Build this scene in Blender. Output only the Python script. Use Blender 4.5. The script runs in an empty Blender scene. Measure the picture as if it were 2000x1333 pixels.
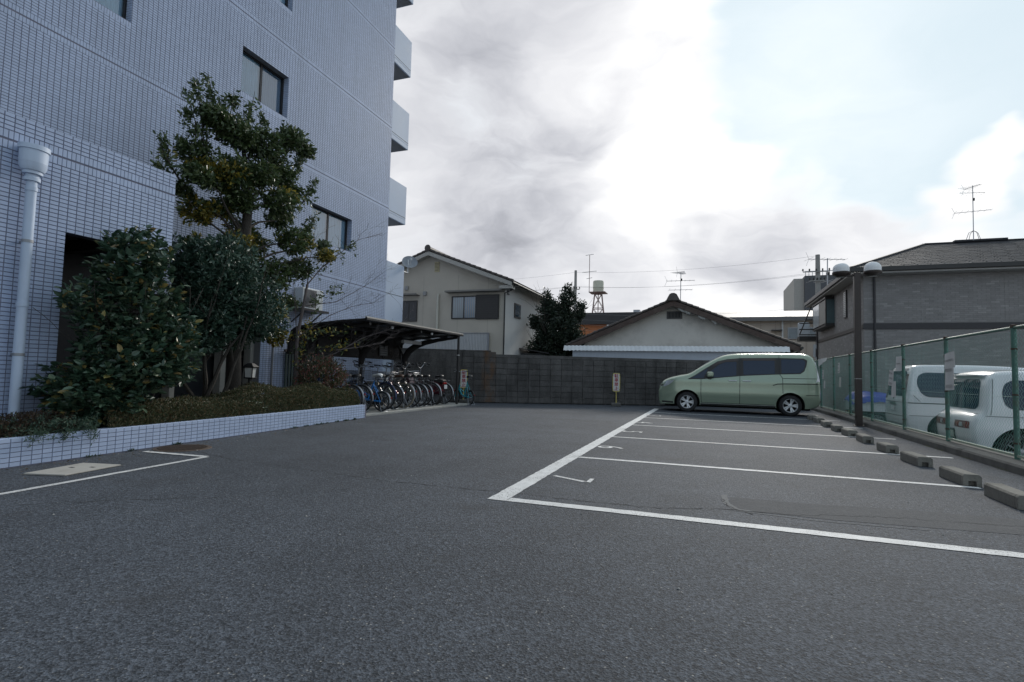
import bpy, math, random
import numpy as np
from math import radians as R, sin, cos, pi, sqrt, atan2, tan
from mathutils import Vector, Matrix
from mathutils.geometry import delaunay_2d_cdt
random.seed(7)
rng = np.random.default_rng(11)
sc = bpy.context.scene
col = sc.collection

# ------------------------------------------------------------------ camera
CAM_H = 1.07
yaw, pitch, roll = 0.351115735, 0.0597102591, 0.0241932603
fw = Vector((-sin(yaw)*cos(pitch), cos(yaw)*cos(pitch), sin(pitch)))
rt = Vector((cos(yaw), sin(yaw), 0.0))
up = rt.cross(fw)
rt, up = rt*cos(roll) + up*sin(roll), up*cos(roll) - rt*sin(roll)
cd = bpy.data.cameras.new('camera')
cam = bpy.data.objects.new('camera', cd); col.objects.link(cam)
mw = Matrix((( rt.x, up.x, -fw.x, 0), (rt.y, up.y, -fw.y, 0), (rt.z, up.z, -fw.z, 0), (0, 0, 0, 1)))
mw.translation = Vector((0, 0, CAM_H))
cam.matrix_world = mw
cd.sensor_width = 36.0; cd.lens = 36.0*1059.8/2000.0
cd.clip_start = 0.05; cd.clip_end = 3000
sc.camera = cam

# ------------------------------------------------------------------ sky, sun, exposure
SUN_AZ, SUN_EL = R(8), R(27)          # azimuth from +Y towards +X
world = bpy.data.worlds.new('World'); sc.world = world; world.use_nodes = True
def node(nt, t, **kw):
    n = nt.nodes.new(t)
    for k, v in kw.items(): setattr(n, k, v)
    return n
def sky_world():
    nt = world.node_tree; nt.nodes.clear(); L = nt.links.new
    out = node(nt, 'ShaderNodeOutputWorld'); bg = node(nt, 'ShaderNodeBackground')
    bg.inputs['Strength'].default_value = 0.1
    sky = node(nt, 'ShaderNodeTexSky'); sky.sky_type = 'NISHITA'; sky.sun_disc = False
    sky.sun_elevation = SUN_EL; sky.sun_rotation = SUN_AZ
    sky.air_density = 1.0; sky.dust_density = 1.2; sky.ozone_density = 1.5
    tc = node(nt, 'ShaderNodeTexCoord')
    nrm = node(nt, 'ShaderNodeVectorMath', operation='NORMALIZE'); L(tc.outputs['Generated'], nrm.inputs[0])
    d = nrm.outputs[0]
    flat = node(nt, 'ShaderNodeVectorMath', operation='MULTIPLY'); L(d, flat.inputs[0]); flat.inputs[1].default_value = (1, 1, 2.1); flat = flat.outputs[0]
    def math_(op, a, b=None, c=None, clamp=False):
        n = node(nt, 'ShaderNodeMath', operation=op, use_clamp=clamp)
        for i, x in enumerate((a, b, c)):
            if x is None: continue
            if isinstance(x, (int, float)): n.inputs[i].default_value = x
            else: L(x, n.inputs[i])
        return n.outputs[0]
    def noise(vec, scale, detail=5, rough=.55, dist=0.0):
        n = node(nt, 'ShaderNodeTexNoise'); L(vec, n.inputs['Vector'])
        n.inputs['Scale'].default_value = scale; n.inputs['Detail'].default_value = detail
        n.inputs['Roughness'].default_value = rough; n.inputs['Distortion'].default_value = dist
        return n
    # warped direction, so cloud edges are ragged
    wn = noise(flat, 3.4, 4, .52)
    sub = node(nt, 'ShaderNodeVectorMath', operation='SUBTRACT'); L(wn.outputs['Color'], sub.inputs[0]); sub.inputs[1].default_value = (.5, .5, .5)
    scl = node(nt, 'ShaderNodeVectorMath', operation='SCALE'); L(sub.outputs[0], scl.inputs[0]); scl.inputs['Scale'].default_value = .25
    add = node(nt, 'ShaderNodeVectorMath', operation='ADD'); L(d, add.inputs[0]); L(scl.outputs[0], add.inputs[1])
    wd = node(nt, 'ShaderNodeVectorMath', operation='NORMALIZE'); L(add.outputs[0], wd.inputs[0]); wd = wd.outputs[0]
    fl2 = node(nt, 'ShaderNodeVectorMath', operation='MULTIPLY'); L(wd, fl2.inputs[0]); fl2.inputs[1].default_value = (1, 1, 2.1); wf = fl2.outputs[0]
    def blob(az, el, r0, r1, vec=wd):
        """1 within r0 degrees of a direction, 0 beyond r1"""
        v = (sin(R(az))*cos(R(el)), cos(R(az))*cos(R(el)), sin(R(el)))
        n = node(nt, 'ShaderNodeVectorMath', operation='DOT_PRODUCT'); L(vec, n.inputs[0]); n.inputs[1].default_value = v
        m = node(nt, 'ShaderNodeMapRange', interpolation_type='SMOOTHSTEP'); L(n.outputs['Value'], m.inputs['Value'])
        m.inputs['From Min'].default_value = cos(R(r1)); m.inputs['From Max'].default_value = cos(R(r0))
        return m.outputs[0]
    def acc(lst):
        s = None
        for w, b in lst:
            t = math_('MULTIPLY', b, w); s = t if s is None else math_('ADD', s, t)
        return s
    n1 = noise(wf, 1.7, 7, .56).outputs['Fac']
    n2 = noise(wf, 4.2, 7, .56).outputs['Fac']
    n3 = noise(wf, 11, 6, .55).outputs['Fac']
    # open blue: patches between the clouds
    open_ = acc([(1.15, blob(15, 29, 5, 17)), (1.0, blob(20, 23, 3, 10)), (1.0, blob(27, 31, 6, 18)), (.55, blob(27, 13, 2, 9)), (1.0, blob(-75, 75, 10, 45)), (1.0, blob(170, 45, 10, 60)), (1.1, blob(95, 45, 15, 55)), (.7, blob(-100, 35, 10, 40))])
    puff = acc([(1.3, blob(20.5, 18.5, 1.5, 5)), (1.1, blob(25, 20.5, 2, 6)), (.35, blob(15, 25, .5, 2.5))])
    cov = math_('SUBTRACT', math_('ADD', .95, math_('MULTIPLY', math_('SUBTRACT', n2, .5), 1.0)), open_)
    cov = math_('ADD', math_('ADD', cov, puff), math_('MULTIPLY', math_('SUBTRACT', n3, .5), .35))
    mcov = node(nt, 'ShaderNodeMapRange', interpolation_type='SMOOTHSTEP'); L(cov, mcov.inputs['Value'])
    mcov.inputs['From Min'].default_value = .1; mcov.inputs['From Max'].default_value = .9
    # thick grey bellies
    dark = acc([(.13, blob(-24, 26, 1, 9)), (.12, blob(-15.5, 20.5, 1, 8)), (.10, blob(-22, 16.5, 1, 10)), (.10, blob(-12, 24.5, 1, 6)), (.20, blob(3.5, 13.5, .5, 8)), (.06, blob(-31, 29, 2, 12)), (.12, blob(10, 11.0, 1, 8)), (.10, blob(-9, 12, 1, 8)), (.05, blob(-22, 38, 2, 12)), (.13, blob(-27, 11, 1, 9)), (.10, blob(-17, 12, 1, 7)), (.10, blob(-4, 27, 1, 7)), (.06, blob(15, 13, 1, 6))])
    dark = math_('MULTIPLY', dark, math_('MULTIPLY_ADD', n2, 2.1, -.05))
    glow = acc([(.17, blob(14, 22, 0, 36, d)), (.18, blob(-3, 19, .5, 9)), (.12, blob(9, 20, 1, 12)), (.08, blob(1, 30, 2, 12))])
    tex = math_('ADD', math_('MULTIPLY', math_('SUBTRACT', n2, .5), -.40), math_('MULTIPLY', math_('SUBTRACT', n3, .5), -.13))
    bright = math_('ADD', math_('SUBTRACT', math_('ADD', .69, glow), dark), tex)
    bright = math_('MAXIMUM', bright, .3)
    mulc = node(nt, 'ShaderNodeMapRange'); L(bright, mulc.inputs['Value'])
    mulc.inputs['From Min'].default_value = .4; mulc.inputs['From Max'].default_value = .95
    tint = node(nt, 'ShaderNodeMix', data_type='RGBA'); L(mulc.outputs[0], tint.inputs[0])
    tint.inputs[6].default_value = (.91, .935, 1.03, 1); tint.inputs[7].default_value = (1.0, .995, .985, 1)
    cc = node(nt, 'ShaderNodeVectorMath', operation='SCALE'); L(tint.outputs[2], cc.inputs[0])
    L(math_('MULTIPLY', bright, 10.0), cc.inputs['Scale'])
    hz = node(nt, 'ShaderNodeVectorMath', operation='SCALE'); L(sky.outputs[0], hz.inputs[0]); hz.inputs['Scale'].default_value = 1.0
    mixc = node(nt, 'ShaderNodeMix', data_type='RGBA'); L(mcov.outputs[0], mixc.inputs[0])
    # thin high veil over the open blue
    veil = node(nt, 'ShaderNodeMix', data_type='RGBA'); L(math_('MULTIPLY', math_('ADD', math_('MULTIPLY', blob(8, 27, 10, 80, d), .35), .55), math_('MULTIPLY_ADD', n1, .35, .85), clamp=True), veil.inputs[0])
    L(hz.outputs[0], veil.inputs[6]); veil.inputs[7].default_value = (5.7, 6.75, 7.4, 1)
    L(veil.outputs[2], mixc.inputs[6]); L(cc.outputs[0], mixc.inputs[7])
    L(mixc.outputs[2], bg.inputs['Color']); L(bg.outputs[0], out.inputs[0])
sky_world()
sd = bpy.data.lights.new('sun', 'SUN'); sd.energy = 1.5; sd.angle = R(10); sd.color = (1.0, .95, .88)
so = bpy.data.objects.new('sun', sd); col.objects.link(so)
sdir = Vector((sin(SUN_AZ)*cos(SUN_EL), cos(SUN_AZ)*cos(SUN_EL), sin(SUN_EL)))
so.rotation_euler = sdir.to_track_quat('Z', 'Y').to_euler(); so.location = (0, 0, 40)
vs = sc.view_settings
vs.view_transform = 'Standard'; vs.look = 'None'; vs.gamma = 1.0; vs.use_curve_mapping = False; vs.exposure = 0.32

# ------------------------------------------------------------------ materials
_m = {}
def mat(name, c, rough=.6, metal=0., var=.12, scale=6., bump=0., bscale=80., spec=.5, coat=0., rnd=0., iso=None, dirt=None, dscale=2., trans=0., dst=None):
    """plain procedural material: colour broken up by noise, optional fine bump, per-piece variation and soft dirt patches"""
    if name in _m: return _m[name]
    m = bpy.data.materials.new(name); m.use_nodes = True; _m[name] = m
    nt = m.node_tree; nt.nodes.clear(); L = nt.links.new
    out = node(nt, 'ShaderNodeOutputMaterial'); b = node(nt, 'ShaderNodeBsdfPrincipled')
    b.inputs['Roughness'].default_value = rough; b.inputs['Metallic'].default_value = metal
    b.inputs['Specular IOR Level'].default_value = spec; b.inputs['Coat Weight'].default_value = coat
    b.inputs['Coat Roughness'].default_value = .06
    tc = node(nt, 'ShaderNodeTexCoord')
    n = node(nt, 'ShaderNodeTexNoise'); L(tc.outputs['Object'], n.inputs['Vector'])
    n.inputs['Scale'].default_value = scale; n.inputs['Detail'].default_value = 6; n.inputs['Roughness'].default_value = .62
    mr = node(nt, 'ShaderNodeMapRange'); L(n.outputs['Fac'], mr.inputs['Value'])
    mr.inputs['From Min'].default_value = .25; mr.inputs['From Max'].default_value = .75
    mr.inputs['To Min'].default_value = 1-var; mr.inputs['To Max'].default_value = 1+var
    val = mr.outputs[0]
    if rnd:
        g = node(nt, 'ShaderNodeNewGeometry'); oi = node(nt, 'ShaderNodeObjectInfo')
        a = node(nt, 'ShaderNodeMath', operation='ADD'); L(g.outputs['Random Per Island'], a.inputs[0]); L(oi.outputs['Random'], a.inputs[1])
        fr = node(nt, 'ShaderNodeMath', operation='FRACT'); L(a.outputs[0], fr.inputs[0])
        r2 = node(nt, 'ShaderNodeMapRange'); L(fr.outputs[0], r2.inputs['Value'])
        r2.inputs['To Min'].default_value = 1-rnd; r2.inputs['To Max'].default_value = 1+rnd
        mm = node(nt, 'ShaderNodeMath', operation='MULTIPLY'); L(val, mm.inputs[0]); L(r2.outputs[0], mm.inputs[1]); val = mm.outputs[0]
    sc_ = node(nt, 'ShaderNodeVectorMath', operation='SCALE'); sc_.inputs[0].default_value = c[:3]; L(val, sc_.inputs['Scale'])
    cout = sc_.outputs[0]
    if dirt:
        n2 = node(nt, 'ShaderNodeTexNoise'); L(tc.outputs['Object'], n2.inputs['Vector'])
        if dst: mp = node(nt, 'ShaderNodeMapping'); L(tc.outputs['Object'], mp.inputs[0]); mp.inputs['Scale'].default_value = dst; L(mp.outputs[0], n2.inputs['Vector'])
        n2.inputs['Scale'].default_value = dscale; n2.inputs['Detail'].default_value = 8; n2.inputs['Roughness'].default_value = .7
        m2 = node(nt, 'ShaderNodeMapRange', interpolation_type='SMOOTHSTEP'); L(n2.outputs['Fac'], m2.inputs['Value'])
        m2.inputs['From Min'].default_value = .45; m2.inputs['From Max'].default_value = .75
        m2.inputs['To Max'].default_value = dirt[3] if len(dirt) > 3 else .8
        mx = node(nt, 'ShaderNodeMix', data_type='RGBA'); L(m2.outputs[0], mx.inputs[0]); L(cout, mx.inputs[6]); mx.inputs[7].default_value = (*dirt[:3], 1)
        cout = mx.outputs[2]
    L(cout, b.inputs['Base Color'])
    rr = node(nt, 'ShaderNodeMapRange'); L(n.outputs['Fac'], rr.inputs['Value'])
    rr.inputs['To Min'].default_value = max(.02, rough-.08); rr.inputs['To Max'].default_value = min(1, rough+.08)
    L(rr.outputs[0], b.inputs['Roughness'])
    if bump:
        n3 = node(nt, 'ShaderNodeTexNoise'); L(tc.outputs['Object'], n3.inputs['Vector'])
        n3.inputs['Scale'].default_value = bscale; n3.inputs['Detail'].default_value = 4
        bp = node(nt, 'ShaderNodeBump'); L(n3.outputs['Fac'], bp.inputs['Height']); bp.inputs['Strength'].default_value = bump; bp.inputs['Distance'].default_value = .01
        L(bp.outputs[0], b.inputs['Normal'])
    if trans:
        t = node(nt, 'ShaderNodeBsdfTranslucent'); L(cout, t.inputs['Color'])
        ms = node(nt, 'ShaderNodeMixShader'); ms.inputs[0].default_value = trans
        L(b.outputs[0], ms.inputs[1]); L(t.outputs[0], ms.inputs[2]); L(ms.outputs[0], out.inputs[0])
    else: L(b.outputs[0], out.inputs[0])
    return m
def leaf_mat(name, stops, rough=.45, trans=.22, spec=.5):
    """leaves: each leaf takes its colour from a ramp of the plant's own greens"""
    if name in _m: return _m[name]
    m = bpy.data.materials.new(name); m.use_nodes = True; _m[name] = m
    nt = m.node_tree; nt.nodes.clear(); L = nt.links.new
    out = node(nt, 'ShaderNodeOutputMaterial'); b = node(nt, 'ShaderNodeBsdfPrincipled')
    b.inputs['Roughness'].default_value = rough; b.inputs['Specular IOR Level'].default_value = spec
    g = node(nt, 'ShaderNodeNewGeometry'); oi = node(nt, 'ShaderNodeObjectInfo')
    a = node(nt, 'ShaderNodeMath', operation='ADD'); L(g.outputs['Random Per Island'], a.inputs[0]); L(oi.outputs['Random'], a.inputs[1])
    fr = node(nt, 'ShaderNodeMath', operation='FRACT'); L(a.outputs[0], fr.inputs[0])
    cr = node(nt, 'ShaderNodeValToRGB'); L(fr.outputs[0], cr.inputs[0])
    e = cr.color_ramp.elements
    while len(e) < len(stops): e.new(.5)
    for el, (p_, c_) in zip(e, stops): el.position = p_; el.color = (*c_, 1)
    at = node(nt, 'ShaderNodeAttribute', attribute_name='alt')
    if 'alt' in name:      # second colour for leaves flagged on the mesh (yellow sprays of the tree)
        mx = node(nt, 'ShaderNodeMix', data_type='RGBA'); L(at.outputs['Fac'], mx.inputs[0]); L(cr.outputs[0], mx.inputs[6]); mx.inputs[7].default_value = (.34, .25, .03, 1)
        cout = mx.outputs[2]
    else: cout = cr.outputs[0]
    L(cout, b.inputs['Base Color'])
    t = node(nt, 'ShaderNodeBsdfTranslucent'); L(cout, t.inputs['Color'])
    ms = node(nt, 'ShaderNodeMixShader'); ms.inputs[0].default_value = trans
    L(b.outputs[0], ms.inputs[1]); L(t.outputs[0], ms.inputs[2]); L(ms.outputs[0], out.inputs[0])
    return m
def glass_mat(name, tint=(.75, .82, .88), refl=.1, rough=.02):
    """thin window pane: what is behind shows through, the sky mirrors in it"""
    if name in _m: return _m[name]
    m = bpy.data.materials.new(name); m.use_nodes = True; _m[name] = m
    nt = m.node_tree; nt.nodes.clear(); L = nt.links.new
    out = node(nt, 'ShaderNodeOutputMaterial'); t = node(nt, 'ShaderNodeBsdfTransparent'); t.inputs[0].default_value = (*tint, 1)
    gl = node(nt, 'ShaderNodeBsdfGlossy'); gl.inputs['Roughness'].default_value = rough; gl.inputs['Color'].default_value = (.95, .97, 1, 1)
    lw = node(nt, 'ShaderNodeLayerWeight'); lw.inputs[0].default_value = .35
    mr = node(nt, 'ShaderNodeMapRange'); L(lw.outputs['Fresnel'], mr.inputs['Value']); mr.inputs['To Min'].default_value = refl; mr.inputs['To Max'].default_value = .9
    ms = node(nt, 'ShaderNodeMixShader'); L(mr.outputs[0], ms.inputs[0]); L(t.outputs[0], ms.inputs[1]); L(gl.outputs[0], ms.inputs[2]); L(ms.outputs[0], out.inputs[0])
    return m
def asphalt_mat():
    m = bpy.data.materials.new('asphalt'); m.use_nodes = True
    nt = m.node_tree; nt.nodes.clear(); L = nt.links.new
    out = node(nt, 'ShaderNodeOutputMaterial'); b = node(nt, 'ShaderNodeBsdfPrincipled')
    tc = node(nt, 'ShaderNodeTexCoord'); P = tc.outputs['Object']
    def nz(scale, detail=4, rough=.6):
        n = node(nt, 'ShaderNodeTexNoise'); L(P, n.inputs['Vector']); n.inputs['Scale'].default_value = scale
        n.inputs['Detail'].default_value = detail; n.inputs['Roughness'].default_value = rough; return n.outputs['Fac']
    def rg(v, a, b_, c, d, st=False):
        n = node(nt, 'ShaderNodeMapRange'); L(v, n.inputs['Value'])
        if st: n.interpolation_type = 'SMOOTHSTEP'
        for k, x in zip(('From Min', 'From Max', 'To Min', 'To Max'), (a, b_, c, d)): n.inputs[k].default_value = x
        return n.outputs[0]
    def mul(a, b_):
        n = node(nt, 'ShaderNodeMath', operation='MULTIPLY'); L(a, n.inputs[0]); L(b_, n.inputs[1]); return n.outputs[0]
    vor = node(nt, 'ShaderNodeTexVoronoi'); L(P, vor.inputs['Vector']); vor.inputs['Scale'].default_value = 105
    vor2 = node(nt, 'ShaderNodeTexVoronoi'); L(P, vor2.inputs['Vector']); vor2.inputs['Scale'].default_value = 60
    sep = node(nt, 'ShaderNodeSeparateColor'); L(vor.outputs['Color'], sep.inputs[0])
    sep2 = node(nt, 'ShaderNodeSeparateColor'); L(vor2.outputs['Color'], sep2.inputs[0])
    stone = rg(sep.outputs[0], 0, 1, .4, 1.7)
    v = mul(mul(stone, rg(nz(.28, 6, .6), .3, .7, .70, 1.28)), mul(rg(nz(1.7, 7, .7), .3, .7, .84, 1.18), rg(nz(34, 4, .7), .3, .7, .55, 1.5)))
    light = mul(rg(sep2.outputs[1], .93, .94, 0, 1), rg(vor2.outputs['Distance'], .35, .15, 0, 1, True))
    c1 = node(nt, 'ShaderNodeVectorMath', operation='SCALE'); c1.inputs[0].default_value = (.056, .0635, .0755); L(v, c1.inputs['Scale'])
    mx = node(nt, 'ShaderNodeMix', data_type='RGBA'); L(light, mx.inputs[0]); L(c1.outputs[0], mx.inputs[6]); mx.inputs[7].default_value = (.3, .29, .27, 1)
    # old oil drips and damp-looking blotches
    st = rg(nz(.9, 7, .7), .57, .70, 0, .5, True)
    mx2 = node(nt, 'ShaderNodeMix', data_type='RGBA'); L(st, mx2.inputs[0]); L(mx.outputs[2], mx2.inputs[6]); mx2.inputs[7].default_value = (.04, .04, .041, 1)
    L(mx2.outputs[2], b.inputs['Base Color'])
    b.inputs['Roughness'].default_value = .8; b.inputs['Specular IOR Level'].default_value = .35
    bp = node(nt, 'ShaderNodeBump'); bp.inputs['Strength'].default_value = .7; bp.inputs['Distance'].default_value = .006
    h = node(nt, 'ShaderNodeMath', operation='ADD'); L(vor.outputs['Distance'], h.inputs[0]); L(nz(220, 2), h.inputs[1]); L(h.outputs[0], bp.inputs['Height'])
    L(bp.outputs[0], b.inputs['Normal']); L(b.outputs[0], out.inputs[0])
    _m['asphalt'] = m; return m
def paint_mat():
    """white road paint, worn through where the stones stand up"""
    m = bpy.data.materials.new('road paint'); m.use_nodes = True
    nt = m.node_tree; nt.nodes.clear(); L = nt.links.new
    out = node(nt, 'ShaderNodeOutputMaterial'); b = node(nt, 'ShaderNodeBsdfPrincipled')
    tc = node(nt, 'ShaderNodeTexCoord'); P = tc.outputs['Object']
    def nz(scale, detail, rough=.65):
        n = node(nt, 'ShaderNodeTexNoise'); L(P, n.inputs['Vector']); n.inputs['Scale'].default_value = scale; n.inputs['Detail'].default_value = detail; n.inputs['Roughness'].default_value = rough; return n.outputs['Fac']
    def rg(v, a, b_, c, d):
        n = node(nt, 'ShaderNodeMapRange', interpolation_type='SMOOTHSTEP'); L(v, n.inputs['Value'])
        for k, x in zip(('From Min', 'From Max', 'To Min', 'To Max'), (a, b_, c, d)): n.inputs[k].default_value = x
        return n.outputs[0]
    a = node(nt, 'ShaderNodeMath', operation='MULTIPLY_ADD'); L(nz(1.6, 5), a.inputs[0]); a.inputs[1].default_value = .45; L(nz(95, 4), a.inputs[2])
    worn = rg(a.outputs[0], .77, .90, 0, .9)
    shade = rg(nz(9, 6), .3, .7, .86, 1.06)
    c = node(nt, 'ShaderNodeVectorMath', operation='SCALE'); c.inputs[0].default_value = (.68, .675, .66); L(shade, c.inputs['Scale'])
    mx = node(nt, 'ShaderNodeMix', data_type='RGBA'); L(worn, mx.inputs[0]); L(c.outputs[0], mx.inputs[6]); mx.inputs[7].default_value = (.1, .1, .1, 1)
    L(mx.outputs[2], b.inputs['Base Color']); b.inputs['Roughness'].default_value = .7
    bp = node(nt, 'ShaderNodeBump'); bp.inputs['Strength'].default_value = .4; bp.inputs['Distance'].default_value = .004
    L(nz(120, 3), bp.inputs['Height']); L(bp.outputs[0], b.inputs['Normal']); L(b.outputs[0], out.inputs[0])
    _m['paint'] = m; return m
# ------------------------------------------------------------------ mesh helpers
class MB:
    """collects shapes (world or local metres) and links them as ONE mesh object"""
    def __init__(s): s.v = []; s.f = []; s.m = []
    def add(s, vs_, fs, mi=0, M=None):
        o = len(s.v)
        if M is not None: vs_ = [M @ Vector(p) for p in vs_]
        s.v += [tuple(p) for p in vs_]; s.f += [tuple(i+o for i in f) for f in fs]; s.m += [mi]*len(fs)
        return s
    def box(s, x0, x1, y0, y1, z0, z1, mi=0, M=None):
        vs_ = [(x0,y0,z0),(x1,y0,z0),(x1,y1,z0),(x0,y1,z0),(x0,y0,z1),(x1,y0,z1),(x1,y1,z1),(x0,y1,z1)]
        return s.add(vs_, [(0,3,2,1),(4,5,6,7),(0,1,5,4),(1,2,6,5),(2,3,7,6),(3,0,4,7)], mi, M)
    def beam(s, p0, p1, w, h, upv=(0,0,1), mi=0):
        """square bar from p0 to p1"""
        p0, p1 = Vector(p0), Vector(p1); d = (p1-p0).normalized(); u = Vector(upv)
        if abs(d.dot(u)) > .98: u = Vector((1,0,0))
        a = d.cross(u).normalized()*w/2; b = a.cross(d).normalized()*h/2
        vs_ = [p0-a-b, p0+a-b, p0+a+b, p0-a+b, p1-a-b, p1+a-b, p1+a+b, p1-a+b]
        return s.add(vs_, [(0,3,2,1),(4,5,6,7),(0,1,5,4),(1,2,6,5),(2,3,7,6),(3,0,4,7)], mi)
    def tube(s, pts, r, n=8, closed=False, mi=0, caps=True):
        pts = [Vector(p) for p in pts]; k = len(pts)
        rs = r if isinstance(r, (list, tuple)) else [r]*k
        o = len(s.v); prev = None
        for i, p in enumerate(pts):
            if closed: d = pts[(i+1) % k] - pts[i-1]
            else: d = pts[min(i+1, k-1)] - pts[max(i-1, 0)]
            d = d.normalized() if d.length > 1e-9 else Vector((0,0,1))
            if prev is None:
                a = d.cross(Vector((0,0,1)))
                if a.length < .05: a = d.cross(Vector((1,0,0)))
            else: a = prev - d*prev.dot(d)
            a = a.normalized() if a.length > 1e-9 else Vector((1,0,0)); prev = a; b = d.cross(a)
            for j in range(n):
                t = 2*pi*j/n; s.v.append(tuple(p + (a*cos(t) + b*sin(t))*rs[i]))
        for i in range(k if closed else k-1):
            i2 = (i+1) % k
            for j in range(n):
                j2 = (j+1) % n
                s.f.append((o+i*n+j, o+i*n+j2, o+i2*n+j2, o+i2*n+j)); s.m.append(mi)
        if caps and not closed:
            s.f.append(tuple(o+j for j in reversed(range(n)))); s.m.append(mi)
            s.f.append(tuple(o+(k-1)*n+j for j in range(n))); s.m.append(mi)
        return s
    def lathe(s, prof, n=24, M=None, mi=0):
        """profile of (radius, height) turned about z"""
        vs_ = []; fs = []
        for r_, z in prof:
            for j in range(n): t = 2*pi*j/n; vs_.append((r_*cos(t), r_*sin(t), z))
        for i in range(len(prof)-1):
            for j in range(n):
                j2 = (j+1) % n; fs.append((i*n+j, i*n+j2, (i+1)*n+j2, (i+1)*n+j))
        return s.add(vs_, fs, mi, M)
    def prism(s, poly, z0, z1, M=None, mi=0):
        """polygon (x, y) pushed from z0 to z1"""
        k = len(poly); vs_ = [(x, y, z0) for x, y in poly] + [(x, y, z1) for x, y in poly]
        fs = [tuple(reversed(range(k))), tuple(range(k, 2*k))] + [(i, (i+1) % k, k+(i+1) % k, k+i) for i in range(k)]
        return s.add(vs_, fs, mi, M)
    def build(s, name, mats, parent=None, smooth=False, bevel=0., sharp=35):
        off = Vector((0,0,0)); q = parent
        if parent is not None and not parent.get('_local'):
            while q is not None: off += q.location; q = q.parent
        me = bpy.data.meshes.new(name)
        me.from_pydata([tuple(Vector(p)-off) for p in s.v] if off.length else s.v, [], s.f)
        mats = mats if isinstance(mats, (list, tuple)) else [mats]
        for m_ in mats: me.materials.append(m_)
        if len(mats) > 1: me.polygons.foreach_set('material_index', s.m)
        if smooth: me.shade_smooth(); me.set_sharp_from_angle(angle=R(sharp))
        me.update()
        o = bpy.data.objects.new(name, me); col.objects.link(o)
        if parent is not None: o.parent = parent; o['_local'] = parent.get('_local', 0)
        if bevel:
            b = o.modifiers.new('bevel', 'BEVEL'); b.width = bevel; b.segments = 2; b.limit_method = 'ANGLE'; b.angle_limit = R(40)
        return o
def np_obj(name, V, F, m, parent=None, kind=None, smooth=False, alt=None):
    """big mesh straight from arrays (F: n x 3 or n x 4)"""
    off = np.zeros(3); q = parent
    if parent is not None and not parent.get('_local'):
        while q is not None: off += np.array(q.location); q = q.parent
    V = np.asarray(V, np.float32).reshape(-1, 3) - off.astype(np.float32); F = np.asarray(F, np.int32); k = F.shape[1]
    me = bpy.data.meshes.new(name)
    me.vertices.add(len(V)); me.vertices.foreach_set('co', V.ravel())
    me.loops.add(F.size); me.loops.foreach_set('vertex_index', F.ravel())
    me.polygons.add(len(F)); me.polygons.foreach_set('loop_start', np.arange(0, F.size, k, dtype=np.int32)); me.polygons.foreach_set('loop_total', np.full(len(F), k, np.int32))
    me.materials.append(m)
    if alt is not None:
        a = me.attributes.new('alt', 'FLOAT', 'POINT'); a.data.foreach_set('value', np.asarray(alt, np.float32))
    me.update(calc_edges=True); me.validate()
    me.shade_smooth() if smooth else me.shade_flat()
    o = bpy.data.objects.new(name, me); col.objects.link(o)
    if parent is not None: o.parent = parent
    if kind: o['kind'] = kind
    return o
def tag(o, label, cat, group=None):
    o['label'] = label; o['category'] = cat
    if group: o['group'] = group
    return o
def thing(name, label, cat, loc=(0,0,0), rotz=0., group=None, local=False):
    o = bpy.data.objects.new(name, None); col.objects.link(o); o.empty_display_size = .2
    o.location = loc; o.rotation_euler = (0, 0, rotz)
    if local or rotz: o['_local'] = 1
    return tag(o, label, cat, group)
def struct(o): o['kind'] = 'structure'; return o
def stuff(o): o['kind'] = 'stuff'; return o
def dup_part(o, parent, loc=None):
    c = o.copy(); col.objects.link(c); c.parent = parent
    if loc is not None: c.location = loc
    return c
def dup_tree(o, parent=None):
    c = o.copy(); col.objects.link(c); c.parent = parent
    for ch in list(o.children): dup_tree(ch, c)
    return c
def text_mesh(s_, size, depth=.0, res=3):
    cu = bpy.data.curves.new('txt', 'FONT'); cu.body = s_; cu.size = size; cu.extrude = depth; cu.align_x = 'CENTER'; cu.align_y = 'CENTER'; cu.resolution_u = res
    t = bpy.data.objects.new('txt', cu); col.objects.link(t)
    me = bpy.data.meshes.new_from_object(t.evaluated_get(bpy.context.evaluated_depsgraph_get()))
    vs_ = [tuple(v.co) for v in me.vertices]; fs = [tuple(p.vertices) for p in me.polygons]
    bpy.data.objects.remove(t); bpy.data.curves.remove(cu); bpy.data.meshes.remove(me)
    return vs_, fs
def poly_in(P, poly):
    """points inside polygon (numpy, even-odd)"""
    x, y = P[:, 0], P[:, 1]; inside = np.zeros(len(P), bool); n = len(poly); j = n-1
    for i in range(n):
        xi, yi = poly[i]; xj, yj = poly[j]
        c = ((yi > y) != (yj > y)) & (x < (xj-xi)*(y-yi)/((yj-yi) if abs(yj-yi) > 1e-12 else 1e-12) + xi)
        inside ^= c; j = i
    return inside
def poly_dist(P, poly, closed=True):
    d = np.full(len(P), 1e9); n = len(poly)
    for i in range(n if closed else n-1):
        a = np.array(poly[i]); b = np.array(poly[(i+1) % n]); ab = b-a; L2 = max(ab@ab, 1e-12)
        t = np.clip(((P-a)@ab)/L2, 0, 1); q = a + t[:, None]*ab; d = np.minimum(d, np.hypot(*(P-q).T))
    return d
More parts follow.
